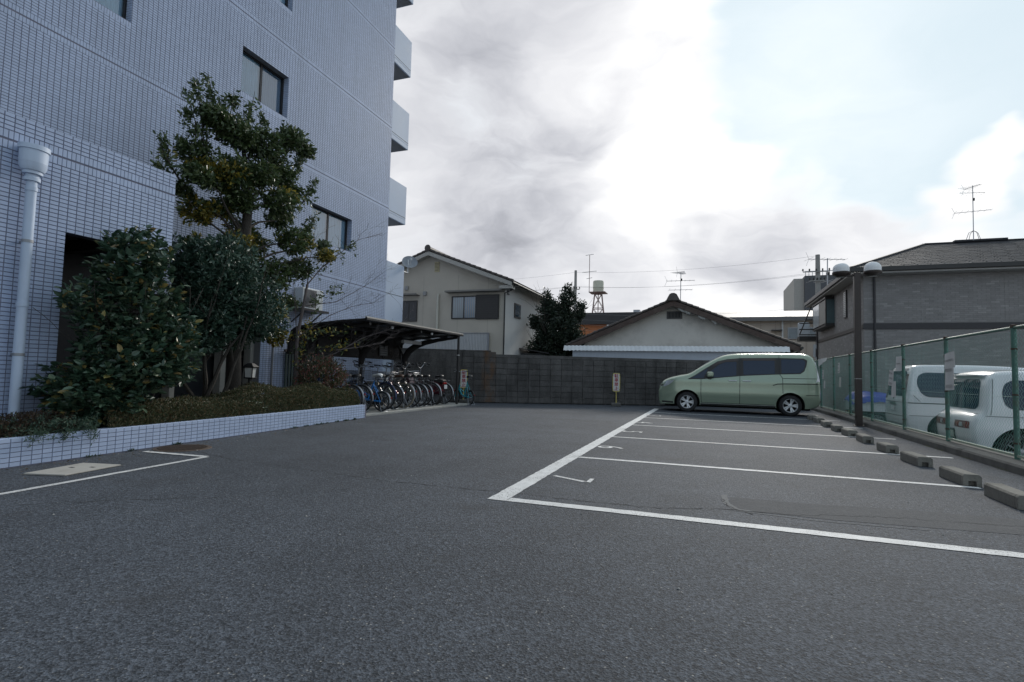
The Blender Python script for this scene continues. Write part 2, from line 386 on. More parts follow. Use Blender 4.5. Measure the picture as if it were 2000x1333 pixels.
def fill(outer, holes=(), step=.1, extra=()):
    """triangulate a polygon with holes, with inner points so it can follow a curved surface"""
    pts = []; edges = []
    for loop in [outer]+list(holes):
        o = len(pts); pts += [tuple(p) for p in loop]; edges += [(o+i, o+(i+1) % len(loop)) for i in range(len(loop))]
    A = np.array(outer); x0, y0 = A.min(0); x1, y1 = A.max(0)
    gx, gy = np.meshgrid(np.arange(x0+step/2, x1, step), np.arange(y0+step/2, y1, step)); G = np.c_[gx.ravel(), gy.ravel()]
    if len(extra): G = np.r_[G, np.array(extra)]
    keep = poly_in(G, outer) & (poly_dist(G, outer) > step*.3)
    for h in holes: keep &= ~poly_in(G, h) & (poly_dist(G, h) > step*.3)
    pts += [tuple(p) for p in G[keep]]
    r_ = delaunay_2d_cdt([Vector(p) for p in pts], edges, [], 0, 1e-6)
    V = np.array([tuple(v) for v in r_[0]]); F = np.array([f for f in r_[2] if len(f) == 3])
    c = V[F].mean(1); k = poly_in(c, outer)
    for h in holes: k &= ~poly_in(c, h)
    return V, F[k]
# ---- wall tiles: one raised bevelled face each, in one array mesh
def tile_mesh(rects, place, th, bev=.002):
    """rects: n x 4 (u0, u1, v0, v1); place(u, v, d) -> xyz arrays; returns V, F"""
    r_ = np.asarray(rects, float); n = len(r_); u0, u1, v0, v1 = r_.T
    U = np.stack([u0, u1, u1, u0, u0+bev, u1-bev, u1-bev, u0+bev], 1); W = np.stack([v0, v0, v1, v1, v0+bev, v0+bev, v1-bev, v1-bev], 1)
    D = np.tile(np.array([-.002]*4+[th]*4), (n, 1))
    V = np.stack(place(U.ravel(), W.ravel(), D.ravel()), -1)
    q = np.array([(4,5,6,7),(0,1,5,4),(1,2,6,5),(2,3,7,6),(3,0,4,7)])
    F = (np.arange(n)*8)[:, None, None] + q[None]
    return V, F.reshape(-1, 4)
# ---- leaves
LEAF4 = (np.array([(0,0,0),(.5,-.24,.05),(1,0,-.04),(.5,.24,.05)]), np.array([(0,1,2),(0,2,3)]))
LEAF6 = (np.array([(0,0,0),(.3,-.22,.05),(.72,-.17,.03),(1,0,-.08),(.72,.17,.03),(.3,.22,.05)]), np.array([(0,1,2,3),(0,3,4,5)]))
LEAFN = (np.array([(0,0,0),(.45,-.13,.03),(1,0,-.1),(.45,.13,.03)]), np.array([(0,1,2),(0,2,3)]))
def leaf_frames(P, A, up_bias=.8, jit=.6):
    """frames for leaves at P along A with normals leaning up"""
    n = len(P); A = A/np.maximum(np.linalg.norm(A, axis=1, keepdims=True), 1e-9)
    N = rng.normal(size=(n, 3))*jit + np.array([0, 0, up_bias]); B = np.cross(N, A)
    B /= np.maximum(np.linalg.norm(B, axis=1, keepdims=True), 1e-9); N = np.cross(A, B)
    return A, B, N
def leaves(P, A, size, tmpl=LEAF6, up_bias=.8, jit=.6, svar=.45, wid=1.):
    T, F = tmpl; n = len(P); a, b, c = leaf_frames(P, A, up_bias, jit)
    s = size*(1 + svar*rng.uniform(-1, 1, n))
    V = P[:, None, :] + (a[:, None, :]*T[None, :, 0:1] + b[:, None, :]*T[None, :, 1:2]*wid + c[:, None, :]*T[None, :, 2:3])*s[:, None, None]
    FF = (np.arange(n)*len(T))[:, None, None] + F[None]
    return V.reshape(-1, 3), FF.reshape(-1, F.shape[1])
def unit(n):
    v = rng.normal(size=(n, 3)); return v/np.linalg.norm(v, axis=1, keepdims=True)
def sprays(tips, dirs, length, per, spread=.06):
    """leaf positions and directions along short twigs ending at tips"""
    n = len(tips); dirs = dirs/np.maximum(np.linalg.norm(dirs, axis=1, keepdims=True), 1e-9)
    t = rng.random((n, per))**.8
    P = tips[:, None, :] - dirs[:, None, :]*(t*length)[:, :, None] + rng.normal(size=(n, per, 3))*spread*.3
    side = rng.normal(size=(n, per, 3)); side /= np.linalg.norm(side, axis=2, keepdims=True)
    A = dirs[:, None, :]*.75 + side*.8
    return P.reshape(-1, 3), A.reshape(-1, 3)
def ell_tips(c, r, n, lo=.55, core=None, bumps=7, amp=.22):
    """twig tips filling the outer part of a lumpy ellipsoid; dirs lead outwards and a bit up"""
    d = unit(n); k = unit(bumps); lump = (np.clip(d@k.T, 0, 1)**4).max(1)
    rad = (lo + (1-lo)*rng.random(n)**.6)*(1-amp + 2*amp*lump)
    tips = np.array(c) + d*rad[:, None]*np.array(r)
    dr = tips - (np.array(core) if core is not None else np.array(c)-np.array([0, 0, r[2]*.6]))
    dr /= np.linalg.norm(dr, axis=1, keepdims=True); dr[:, 2] += .25
    return tips, dr
def branchy(start, dirv, length, r0, levels, spread=.6, nb=3, upv=.15, wob=.12, seg=5, out=None, ends=None, rmin=.003):
    """recursive limbs: list of (points, radii); twig ends collected in ends"""
    p = Vector(start); d = Vector(dirv).normalized(); pts = [p.copy()]; rs = [r0]
    for i in range(seg):
        d = (d + Vector((random.gauss(0, wob), random.gauss(0, wob), random.gauss(0, wob)+upv*.3))).normalized()
        p = p + d*length/seg; pts.append(p.copy()); rs.append(max(rmin, r0*(1-.62*(i+1)/seg)))
    out.append((pts, rs))
    if levels <= 0: ends.append((p.copy(), d.copy())); return
    for b in range(nb):
        k = random.randint(max(1, seg//2), seg) if b else seg
        a = Vector((random.gauss(0, 1), random.gauss(0, 1), random.gauss(0, .6)+upv)).normalized()
        nd = (d + a*spread*random.uniform(.7, 1.3)).normalized()
        branchy(pts[k], nd, length*random.uniform(.55, .8), rs[k]*.72, levels-1, spread, nb, upv, wob, max(3, seg-1), out, ends, rmin)
def limbs_mb(segs, n=6):
    mb = MB()
    for pts, rs in segs: mb.tube(pts, rs, n if rs[0] > .012 else 4)
    return mb
# ------------------------------------------------------------------ ground
asph = asphalt_mat(); paint = paint_mat()
concrete = mat('concrete', (.34, .335, .31), .85, var=.18, scale=5, bump=.5, bscale=120, dirt=(.13, .125, .11, .7), dscale=1.6)
dkconc = mat('dark concrete', (.13, .125, .115), .9, var=.25, scale=7, bump=.6, bscale=90, dirt=(.045, .045, .04, .8), dscale=2.5)
def sheet(name, x0, x1, y0, y1, z, m):
    mb = MB(); mb.add([(x0,y0,z),(x1,y0,z),(x1,y1,z),(x0,y1,z)], [(0,1,2,3)]); return struct(mb.build(name, m))
sheet('terrain', -900, 900, -900, 900, -.45, mat('earth', (.16, .155, .14), .95, var=.3, scale=.3))
sheet('parking_lot', -13, 3.62, -25, 24.4, 0, asph)
sheet('neighbour_lot', 3.9, 30, -25, 24.3, -.33, mat('pale gravel lot', (.17, .17, .165), .9, var=.3, scale=3, bump=.5))
def mark(name, pts, z=.004):
    mb = MB(); mb.add([(x, y, z) for x, y in pts], [tuple(range(len(pts)))]); return struct(mb.build(name, paint))
def ragged(name, x0, x1, y0, y1, z=.004, along='x', amp=.006, stp=.06):
    """painted bar with slightly uneven edges"""
    mb = MB(); n = max(2, int(((x1-x0) if along == 'x' else (y1-y0))/stp)); vs_ = []
    for i in range(n+1):
        t = i/n; a, b = random.gauss(0, amp*.5), random.gauss(0, amp*.5)
        vs_ += [(x0+(x1-x0)*t, y0+a, z), (x0+(x1-x0)*t, y1+b, z)] if along == 'x' else [(x0+a, y0+(y1-y0)*t, z), (x1+b, y0+(y1-y0)*t, z)]
    mb.add(vs_, [(2*i, 2*i+2, 2*i+3, 2*i+1) if along == 'x' else (2*i, 2*i+1, 2*i+3, 2*i+2) for i in range(n)])
    return struct(mb.build(name, paint))
ragged('parking_line', -1.775, -1.61, 4.33, 19.0, along='y')
for y, w, xe in ((4.395, .125, 3.3), (7.03, .10, 2.63), (9.66, .095, 3.3), (12.24, .09, 3.3), (14.6, .09, 3.3), (16.9, .085, 3.3), (18.95, .085, 3.1)):
    ragged('parking_line', -1.606, xe, y-w/2, y+w/2)
for ch, y, cx in (('7', 5.52, -1.36), ('6', 8.22, -1.42), ('5', 10.75, -1.44), ('4', 13.02, -1.46), ('3', 15.5, -1.48)):
    if ch == '7':
        mb = MB(); mb.add([(-1.56,5.60,.004),(-1.2,5.42,.004),(-1.17,5.47,.004),(-1.535,5.645,.004)], [(0,1,2,3)]); mb.add([(-1.165,5.44,.0055),(-1.12,5.42,.0055),(-1.12,5.63,.0055),(-1.165,5.63,.0055)], [(0,1,2,3)])
        struct(mb.build('stall_number', paint)); continue
    v, f = text_mesh(ch, .56); mb = MB(); mb.add([(cx+y_, y-x_*1.05, .004) for x_, y_, z_ in v], f); struct(mb.build('stall_number', paint))
for a, b, w in (((-5.30, 2.2), (-5.57, 4.85), .035), ((-5.57, 4.85), (-6.52, 4.79), .04)):
    a, b = Vector((*a, .004)), Vector((*b, .004)); n = Vector((-(b-a).y, (b-a).x, 0)).normalized()*w; k = 26; vs_ = []
    for i in range(k+1):
        p = a.lerp(b, i/k); e = random.gauss(0, .004); vs_ += [tuple(p+n*(1+e*20)), tuple(p-n*(1-e*20))]
    if b.x < -6: vs_ = [(x, y, .0065) for x, y, z in vs_]
    mb = MB(); mb.add(vs_, [(2*i+1, 2*i+3, 2*i+2, 2*i) for i in range(k)]); struct(mb.build('bay_line', paint))
# cracks wandering across the lot
ckm = mat('crack', (.022, .022, .024), .95, var=.2)
def crack(pts, w, seed):
    r_ = random.Random(seed); P = []; pts = [Vector((x, y)) for x, y in pts]
    for a, b in zip(pts, pts[1:]):
        n = max(2, int((b-a).length/.05)); d = (b-a).normalized(); q = Vector((-d.y, d.x))
        for i in range(n): P.append(a.lerp(b, i/n) + q*r_.gauss(0, .012))
    vs_ = []; mb = MB()
    for i, p in enumerate(P):
        d = (P[min(i+1, len(P)-1)]-P[max(i-1, 0)]).normalized(); q = Vector((-d.y, d.x))*w*r_.uniform(.15, 1)/2
        vs_ += [(p.x+q.x, p.y+q.y, .0025), (p.x-q.x, p.y-q.y, .0025)]
    mb.add(vs_, [(2*i+1, 2*i+3, 2*i+2, 2*i) for i in range(len(P)-1)]); return struct(mb.build('crack', ckm))
crack([(-6.3, 5.2), (-5.2, 4.85), (-4.2, 4.75), (-3.64, 4.68), (-2.9, 4.6), (-2.17, 4.63), (-1.3, 4.66)], .014, 1)
crack([(-1.3, 4.62), (-.4, 4.66), (.05, 4.85), (.6, 4.9), (1.25, 5.15), (2.4, 5.3), (3.3, 5.6)], .018, 2)
crack([(.1, 5.25), (.15, 4.95), (.35, 4.72)], .02, 3)
crack([(-5.2, 2.3), (-4.4, 3.0), (-3.5, 3.6), (-3.0, 4.2)], .012, 4)
ap = MB(); r_ = random.Random(6); q = [(.15, 4.92), (.9, 4.86), (1.7, 4.95), (2.6, 5.05), (2.6, 5.55), (1.6, 5.5), (.8, 5.42), (.2, 5.38)]
ap.add([(x+r_.gauss(0, .02), y+r_.gauss(0, .02), .0018) for x, y in q], [tuple(range(8))]); struct(ap.build('asphalt_patch', mat('patched asphalt', (.070, .072, .077), .9, var=.55, scale=38, bump=.6, bscale=160, dirt=(.11, .11, .11, .5), dscale=6)))
for pts, w in (([(.12, 5.45), (.13, 5.1), (.2, 4.9), (.32, 4.88)], .05), ([(.2, 4.84), (.8, 4.78), (1.5, 4.84)], .03)):
    mb = MB(); vs_ = []
    for x, y in pts: vs_ += [(x-w/2, y-w*.3, .0022), (x+w/2, y+w*.3, .0022)]
    mb.add(vs_, [(2*i, 2*i+1, 2*i+3, 2*i+2) for i in range(len(pts)-1)]); struct(mb.build('dusty_edge', mat('dust', (.15, .15, .15), .95, var=.4, scale=40)))
def stain_mat():
    m = bpy.data.materials.new('oil stain'); m.use_nodes = True; nt = m.node_tree; nt.nodes.clear(); L = nt.links.new
    out = node(nt, 'ShaderNodeOutputMaterial'); b = node(nt, 'ShaderNodeBsdfPrincipled'); b.inputs['Base Color'].default_value = (.022, .023, .025, 1); b.inputs['Roughness'].default_value = .6
    t = node(nt, 'ShaderNodeBsdfTransparent'); tc = node(nt, 'ShaderNodeTexCoord'); g = node(nt, 'ShaderNodeVectorMath', operation='DISTANCE'); L(tc.outputs['Generated'], g.inputs[0]); g.inputs[1].default_value = (.5, .5, 0)
    n = node(nt, 'ShaderNodeTexNoise'); L(tc.outputs['Object'], n.inputs['Vector']); n.inputs['Scale'].default_value = 14; n.inputs['Detail'].default_value = 7; n.inputs['Roughness'].default_value = .7
    a = node(nt, 'ShaderNodeMath', operation='MULTIPLY_ADD'); L(n.outputs['Fac'], a.inputs[0]); a.inputs[1].default_value = -.75; L(g.outputs['Value'], a.inputs[2])
    r_ = node(nt, 'ShaderNodeMapRange', interpolation_type='SMOOTHSTEP'); L(a.outputs[0], r_.inputs['Value']); r_.inputs['From Min'].default_value = -.30; r_.inputs['From Max'].default_value = .03; r_.inputs['To Min'].default_value = .62; r_.inputs['To Max'].default_value = 0
    ms = node(nt, 'ShaderNodeMixShader'); L(r_.outputs[0], ms.inputs[0]); L(t.outputs[0], ms.inputs[1]); L(b.outputs[0], ms.inputs[2]); L(ms.outputs[0], out.inputs[0]); return m
stm = stain_mat()
for x, y, sx, sy, z in ((-.55, 3.55, .42, .34, .0012), (-1.70, 6.98, .24, .2, .0062), (.6, 5.9, .5, .4, .0012), (1.2, 8.6, .6, .45, .0012), (.9, 11.0, .55, .5, .0012), (1.5, 13.4, .6, .4, .0012), (-3.2, 8.5, .5, .6, .0012), (-4.4, 6.4, .4, .5, .0012), (.2, 8.2, .3, .3, .0012), (-3.6, 12.5, .7, .9, .0012), (-2.4, 2.6, .35, .3, .0012), (1.9, 6.3, .35, .3, .0012)):
    o = MB().add([(-.5, -.5, 0), (.5, -.5, 0), (.5, .5, 0), (-.5, .5, 0)], [(0, 1, 2, 3)]).build('oil_stain', stm); o.location = (x, y, z); o.scale = (sx*1.7, sy*1.7, 1); o.rotation_euler.z = random.uniform(0, 6); struct(o)
# kerb under the chain-link fence, built of cast lengths
kerb = MB()
y = -8.0
while y < 23.6:
    y1 = min(y+1.995, 23.6); kerb.prism([(3.5, -.1), (3.5, .085), (3.52, .11), (3.98, .12), (4.0, .1), (4.0, -.5)], y, y1-.008, Matrix(((1,0,0,0),(0,0,1,0),(0,1,0,0),(0,0,0,1)))); y = y1+.0
struct(kerb.build('kerb', dkconc))
# moss line where asphalt meets the kerb
mm = MB(); yy = 4.0
while yy < 14:
    l = random.uniform(.15, .5); w = random.uniform(.01, .035); mm.add([(3.5-w, yy, .004), (3.498, yy, .004), (3.498, yy+l, .004), (3.5-w*.6, yy+l, .004)], [(0,1,2,3)]); yy += l+random.uniform(.02, .8)
tag(stuff(mm.build('moss', mat('moss', (.10, .11, .035), .95, var=.35, scale=20))), 'thin line of yellowish moss along the foot of the kerb', 'moss')
# utility covers
hc = mat('hatch cover', (.42, .40, .36), .75, var=.12, scale=9, bump=.3, bscale=200, dirt=(.24, .22, .19, .6), dscale=4)
hq = [(-6.12, 3.32), (-5.72, 3.44), (-5.83, 4.03), (-6.26, 3.93)]
ht = thing('hatch_cover', 'flat pale rectangular hatch cover set in the asphalt beside the planter', 'cover', (-5.98, 3.68, 0))
mb = MB(); mb.prism(hq, .001, .014); mb.build('lid', hc, ht, bevel=.003)
c = Vector((-5.98, 3.68)); mb = MB(); q2 = [tuple(c+(Vector(p)-c)*1.07) for p in hq]; V = q2+hq
mb.add([(x, y, .004) for x, y in q2]+[(x, y, .006) for x, y in [tuple(c+(Vector(p)-c)*1.01) for p in hq]], [(0,1,5,4),(1,2,6,5),(2,3,7,6),(3,0,4,7)]); mb.build('rim', dkconc, ht)
for dx, dy in ((-.08, .02), (.07, .12)):
    mb = MB(); mb.box(c.x+dx-.03, c.x+dx+.03, c.y+dy-.014, c.y+dy+.014, .0145, .0155); mb.build('finger_slot', ckm, ht)
mt = thing('manhole_cover', 'round rusty ribbed manhole cover in the asphalt by the planter', 'cover', (-6.42, 5.22, 0))
rust = mat('rusty iron', (.085, .06, .045), .75, metal=.3, var=.3, scale=14, bump=.4)
mb = MB(); mb.lathe([(0, .008), (.30, .008), (.31, .006), (.33, .006), (.335, .0)], 40, Matrix.Translation((-6.42, 5.22, 0))); mb.build('lid', rust, mt, smooth=True)
mb = MB()
for i in range(-9, 10):
    w = sqrt(max(0, .28**2-(i*.03)**2)); mb.box(-6.42-w, -6.42+w, 5.22+i*.03-.006, 5.22+i*.03+.006, .008, .013)
stuff(mb.build('ribs', rust, mt))

# ------------------------------------------------------------------ apartment building
TILE = (.415, .49, .65)
tile_m = mat('pale glazed tile', TILE, .5, var=.08, scale=.6, rnd=.05, spec=.3, dirt=(.31, .365, .48, .55), dscale=1.0, dst=(1, 2.2, .22))
grout = mat('dark grout', (.165, .165, .215), .9, var=.2, scale=30)
white_w = mat('white painted wall', (.45, .525, .65), .6, var=.05, scale=1.5, bump=.15, bscale=150)
soff = mat('grey soffit', (.22, .225, .235), .8, var=.1)
bronze = mat('dark bronze frame', (.035, .034, .036), .35, metal=.5, var=.1)
blackm = mat('black', (.012, .012, .013), .6, var=.2)
WX = -10.5; YE = 15.9
apt = thing('apartment_building', 'tall white tiled apartment block with balconies at its far corner', 'building', (WX, 8, 0))
GR = [3.75, 6.68, 9.55, 12.42, 15.3]
def rows(z0, z1):
    """row list (z, height, soldier) between grooves"""
    out = []; n = max(1, round((z1-z0)/.05)); p_ = (z1-z0)/n
    return [(z0+i*p_+.0035, p_-.007, False) for i in range(n)]
R_ = rows(.1, GR[0]-.11)
for i, g in enumerate(GR):
    R_ += [(g-.107, .095, True), (g+.012, .095, True)]
    if i+1 < len(GR): R_ += rows(g+.11, GR[i+1]-.11)
def snapz(z): return min((r[0]-.0035 for r in R_ if not r[2]), key=lambda q: abs(q-z))
def snapy(y): return YE - round((YE-y)/.1)*.1
wins = [(5.4, 6.9, 7.62, 8.72), (9.5, 11.0, 7.62, 8.72), (9.5, 11.0, 10.55, 11.65), (12.1, 13.9, 4.70, 5.70)]
wins = [(snapy(a), snapy(b), snapz(c_), snapz(d)) for a, b, c_, d in wins]
door = (6.2, 10.5, -.3, snapz(2.5))
def rect(y0, y1, z0, z1): return [(y0, z0), (y1, z0), (y1, z1), (y0, z1)]
V, F = fill(rect(-8, YE, -.4, 19), [rect(*w) for w in wins]+[rect(door[0], door[1], -.3, door[3])], 3.0)
np_obj('wall', np.c_[np.full(len(V), WX), V], F, grout, apt)
mb = MB(); mb.box(-23, WX-.9, -8, YE-.02, -.4, 19); mb.box(-23, WX-.004, YE-.02, YE, -.4, 19); mb.box(-23, WX-.004, -8, YE, 19, 19.1); mb.box(WX-.9, WX-.01, -8.02, -8, -.4, 19)
mb.build('rear_wall', white_w, apt)
# tiles
ng = int(round((YE-.9)/.1)); ycol = YE - .1*np.arange(1, ng+1)
T = []
for z, h, sol in R_:
    for y in ycol:
        if any(w[0]-.01 < y+.05 < w[1]+.01 and w[2]-.108 < z+h/2 < w[3] for w in wins): continue
        if door[0]-.01 < y+.05 < door[1]+.01 and z+h/2 < door[3]: continue
        if y+.05 < 6.2 and z < 2.9: continue  # no tiles behind the porch; bare dark grout keeps the lobby dark
        if sol: T += [(y+.002, y+.0475, z, z+h), (y+.0525, y+.098, z, z+h)]
        else: T.append((y+.0045, y+.0955, z, z+h))
for w in wins:
    n = int(round((w[1]-w[0])/.05))
    T += [(w[0]+i*.05+.0025, w[0]+i*.05+.0475, w[2]-.105, w[2]-.008) for i in range(n)]
V, F = tile_mesh(T, lambda u, v, d: (WX+d, u, v), .004)
np_obj('tiles', V, F, tile_m, apt, 'stuff')
curt = mat('pale curtain', (.56, .76, .88), .9, var=.06, scale=2, trans=.2)
dkcurt = mat('grey curtain', (.27, .36, .46), .9, var=.06, scale=2)
glass = glass_mat('window glass', refl=.10)
DEP = .16
def wavy(y0, y1, z0, z1, x, amp=.02, n=40):
    vs_ = []
    for i in range(n+1):
        y = y0+(y1-y0)*i/n; o = amp*sin(i*1.9)+amp*.5*sin(i*.7+1); vs_ += [(x+o, y, z0), (x+o, y, z1)]
    return vs_, [(2*i, 2*i+2, 2*i+3, 2*i+1) for i in range(n)]
for k, w in enumerate(wins):
    y0, y1, z0, z1 = w; xb = WX-DEP
    mb = MB()   # reveals and frame
    mb.box(xb-.05, xb, y0, y1, z0, z0+.045); mb.box(xb-.05, xb, y0, y1, z1-.045, z1); mb.box(xb-.05, xb, y0, y0+.045, z0+.045, z1-.045); mb.box(xb-.05, xb, y1-.045, y1, z0+.045, z1-.045)
    ym = (y0+y1)/2
    mb.box(xb-.035, xb-.005, ym-.035, ym+.035, z0+.045, z1-.045)
    fr = mb.build('window', bronze, apt, bevel=.004)
    mb = MB(); mb.add([(WX, y1, z0), (xb, y1, z0), (xb, y1, z1), (WX, y1, z1)], [(0,3,2,1)]); mb.add([(WX, y0, z0), (xb, y0, z0), (xb, y0, z1), (WX, y0, z1)], [(0,1,2,3)])
    mb.add([(WX, y0, z0), (WX, y1, z0), (xb, y1, z0), (xb, y0, z0)], [(0,1,2,3)]); mb.build('reveal', grout, fr)
    mb = MB(); mb.add([(WX, y0, z1), (WX, y1, z1), (xb, y1, z1), (xb, y0, z1)], [(0,3,2,1)]); mb.build('head', soff, fr)
    zr = [r for r in R_ if z0-.01 < r[0] < z1-.02]
    V, F = tile_mesh([(.004, DEP*.62, r[0], r[0]+r[1]) for r in zr]+[(DEP*.62+.005, DEP-.003, r[0], r[0]+r[1]) for r in zr], lambda u, v, d: (WX-u, y1-.001-d, v), .005); stuff(np_obj('reveal_tiles', V, F, tile_m, fr))
    for a, b, xo in ((y0+.045, ym, .018), (ym, y1-.045, .032)):
        mb = MB(); mb.add([(xb-xo, a, z0+.045), (xb-xo, b, z0+.045), (xb-xo, b, z1-.045), (xb-xo, a, z1-.045)], [(0,1,2,3)]); mb.build('pane', glass, fr)
    for j, (a, b) in enumerate(((y0+.02, ym-.01), (ym+.01, y1-.02))):
        mb = MB(); mb.add(*wavy(a, b, z0+.03, z1-.03, xb-.062, .008)); mb.build('curtain', dkcurt if (k == 1 and j) else curt, fr, smooth=True)
    mb = MB(); mb.box(xb-.6, xb-.55, y0-.3, y1+.3, z0-.3, z1+.3); mb.build('interior', mat('dim room', (.06, .06, .065), .9), fr)
# ground-floor entrance behind the planting
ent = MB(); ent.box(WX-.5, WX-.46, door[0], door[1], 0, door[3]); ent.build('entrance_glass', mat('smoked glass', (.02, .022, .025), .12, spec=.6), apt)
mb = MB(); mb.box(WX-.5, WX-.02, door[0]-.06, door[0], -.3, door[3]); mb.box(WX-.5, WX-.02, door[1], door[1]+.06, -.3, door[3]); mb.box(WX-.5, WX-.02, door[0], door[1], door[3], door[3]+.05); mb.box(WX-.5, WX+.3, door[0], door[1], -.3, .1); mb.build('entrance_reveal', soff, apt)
stone = mat('beige stone post', (.36, .35, .32), .8, var=.12, scale=8)
for y, w in ((6.6, .12), (8.3, .12), (9.55, .14), (10.4, .12)):
    mb = MB(); mb.box(WX-.42, WX-.2, y, y+w, .05, door[3]-.002); mb.build('entrance_post', stone, apt, bevel=.01)
for z in (1.3, 2.1):
    mb = MB(); mb.box(WX-.455, WX-.425, door[0], door[1], z, z+.06); mb.build('glazing_bar', bronze, apt)
mb = MB(); mb.tube([(WX+.06, 10.85, .1), (WX+.06, 10.85, 2.62)], .028, 10); mb.build('drain_pipe', mat('grey pipe', (.16, .17, .19), .5), apt, smooth=True)
# balconies at the far corner
for z0, z1 in ((6.4, 7.8), (9.2, 10.58), (11.97, 13.32), (14.8, 16.2)):
    mb = MB(); mb.box(-20, WX, YE+.003, YE+1.12, z0, z0+.16); b = mb.build('balcony', white_w, apt, bevel=.01)
    mb = MB(); mb.box(WX-.13, WX-.001, YE+.003, YE+1.12, z0+.164, z1); mb.box(-20, WX-.13, YE+1.0, YE+1.121, z0+.164, z1); mb.build('parapet', white_w, b, bevel=.008)
    mb = MB(); mb.box(WX-.1, WX+.002, YE+.0, YE+1.1, z0+.235, z0+.25); mb.build('groove', blackm, b)
    mb = MB(); mb.box(-20, WX-.05, YE+.01, YE+1.08, z0-.004, z0-.001); mb.build('soffit', soff, b)
mb = MB(); mb.box(-20, WX, YE+.003, YE+1.15, -.2, 4.87); tw = mb.build('terrace_wall', white_w, apt, bevel=.01)
mb = MB(); mb.box(WX-.1, WX+.003, YE+.003, YE+1.15, 3.735, 3.752); mb.build('groove', blackm, tw)
# porch annex with its own tiled fascia
AX = -7.5; AY0, AY1 = -1.5, 5.72; OY = 4.27; OZ = 2.70; AT = 3.9
mb = MB(); mb.box(AX-.25, AX, AY0, OY, -.3, OZ); mb.box(AX-.25, AX, AY0, AY1, OZ+.0, AT); mb.box(WX+.01, AX-.25, AY1-.25, AY1, OZ, AT-.01); ann = mb.build('porch', grout, apt)
mb = MB(); mb.box(WX+.01, AX-.25, AY0, AY1-.25, 2.95, 3.1); mb.box(WX+.01, AX-.02, AY0+.02, AY1-.02, AT-.04, AT-.004); mb.build('roof', soff, ann)
mb = MB()
for yy_ in (4.5, 5.1): mb.box(WX+.02, AX-.26, yy_, yy_+.12, OZ-.02, 2.95)
mb.build('ceiling_beam', mat('dark brown beam', (.04, .033, .03), .7), ann)
mb = MB(); mb.box(WX+.02, AX-.3, 3.9, 4.2, -.3, 2.95); mb.box(-9.05, -9.0, 3.5, 5.7, -.3, 2.95); mb.build('side_wall', mat('darkened lobby', (.05, .048, .05), .7), ann)  # back panel added and coloured dark so the porch opening looks dark
mb = MB(); mb.add([(AX+.001, OY-.002, -.3), (AX+.001, OY-.002, OZ), (AX-.25, OY+.002, OZ), (AX-.25, OY+.002, -.3)], [(0,1,2,3)]); mb.build('jamb', tile_m, ann)
AR = []; g = AT-.31
z = AT-.05
for i in range(4): AR.append((AT-.05*(i+1)+.0035, .043, False))
AR += [(g+.011, .094, True), (g-.105, .094, True)]
z = g-.11
while z-.05 > -.05: z -= .05; AR.append((z+.0035, .043, False))
TA = []
nA = int((AY1-1.2)/.1)
for z, h, sol in AR:
    for i in range(nA):
        y = AY1-.1*(i+1)
        if y+.05 > OY and z+h/2 < OZ-.001: continue
        if sol: TA += [(y+.002, y+.0475, z, z+h), (y+.0525, y+.098, z, z+h)]
        else: TA.append((y+.004, y+.096, z, z+h))
campos = np.array([0, 0, CAM_H])
def split_tiles(T, place, n_single, vis, th, parent, m, sizes=None):
    """the n nearest visible tiles become pieces of their own, the rest one array"""
    A = np.array(T); cen = np.stack(place((A[:, 0]+A[:, 1])/2, (A[:, 2]+A[:, 3])/2, np.zeros(len(A))), -1)
    d = np.linalg.norm(cen-campos, axis=1); d[~vis(A)] = 1e9
    od = np.argsort(d); sing = set(od[:n_single].tolist())
    rest = [T[i] for i in range(len(T)) if i not in sing]
    if rest:
        V, F = tile_mesh(rest, place, th); np_obj('tiles', V, F, m, parent, 'stuff')
    protos = {}; off = np.array(0.)
    off = Vector((0, 0, 0)); q = parent
    while q is not None: off += q.location; q = q.parent
    for i in sing:
        u0, u1, v0, v1 = T[i]; key = (round(u1-u0, 3), round(v1-v0, 3)); c_ = cen[i]
        if key not in protos:
            V, F = tile_mesh([(-(u1-u0)/2, (u1-u0)/2, -(v1-v0)/2, (v1-v0)/2)], lambda u, v, dd: (dd, u, v), th)
            me = bpy.data.meshes.new('tile'); me.from_pydata(V.tolist(), [], F.tolist()); me.materials.append(m); protos[key] = me
        o = bpy.data.objects.new('tile', protos[key]); col.objects.link(o); o.parent = parent; o.location = Vector(c_)-off
split_tiles(TA, lambda u, v, d: (AX+d+0*u, u, v), 300, lambda A: (A[:, 0] > 3.65) & (A[:, 2] < 3.95) & (A[:, 2] > 2.2), .006, ann, tile_m)
# rainwater pipe with hopper
alloy0 = mat('weathered steel', (.30, .31, .33), .5, metal=.5, var=.15)
pvc = mat('pale grey pvc', (.49, .575, .71), .5, var=.07, scale=2, dirt=(.36, .42, .50, .5), dscale=1.5, dst=(3, 3, .5))
PX, PY = AX+.13, 3.86
mb = MB(); mb.tube([(PX, PY, .12), (PX, PY, 3.2)], .052, 20); dp = mb.build('downpipe', pvc, apt, smooth=True)
for z in (3.06, 1.72):
    mb = MB(); mb.lathe([(.053, -.025), (.059, -.025), (.059, .025), (.053, .025)], 20, Matrix.Translation((PX, PY, z))); mb.build('joint', pvc, dp, smooth=True)
for z in (2.45, 1.15): mb = MB(); mb.lathe([(.053, -.016), (.057, -.016), (.057, .016), (.053, .016)], 20, Matrix.Translation((PX, PY, z))); mb.box(AX+.005, PX-.04, PY-.012, PY+.012, z-.014, z+.014); mb.build('pipe_clamp', alloy0, dp)
mb = MB(); S = Matrix.Translation((PX+.0, PY, 0)) @ Matrix.Diagonal((.92, 1.12, 1, 1))
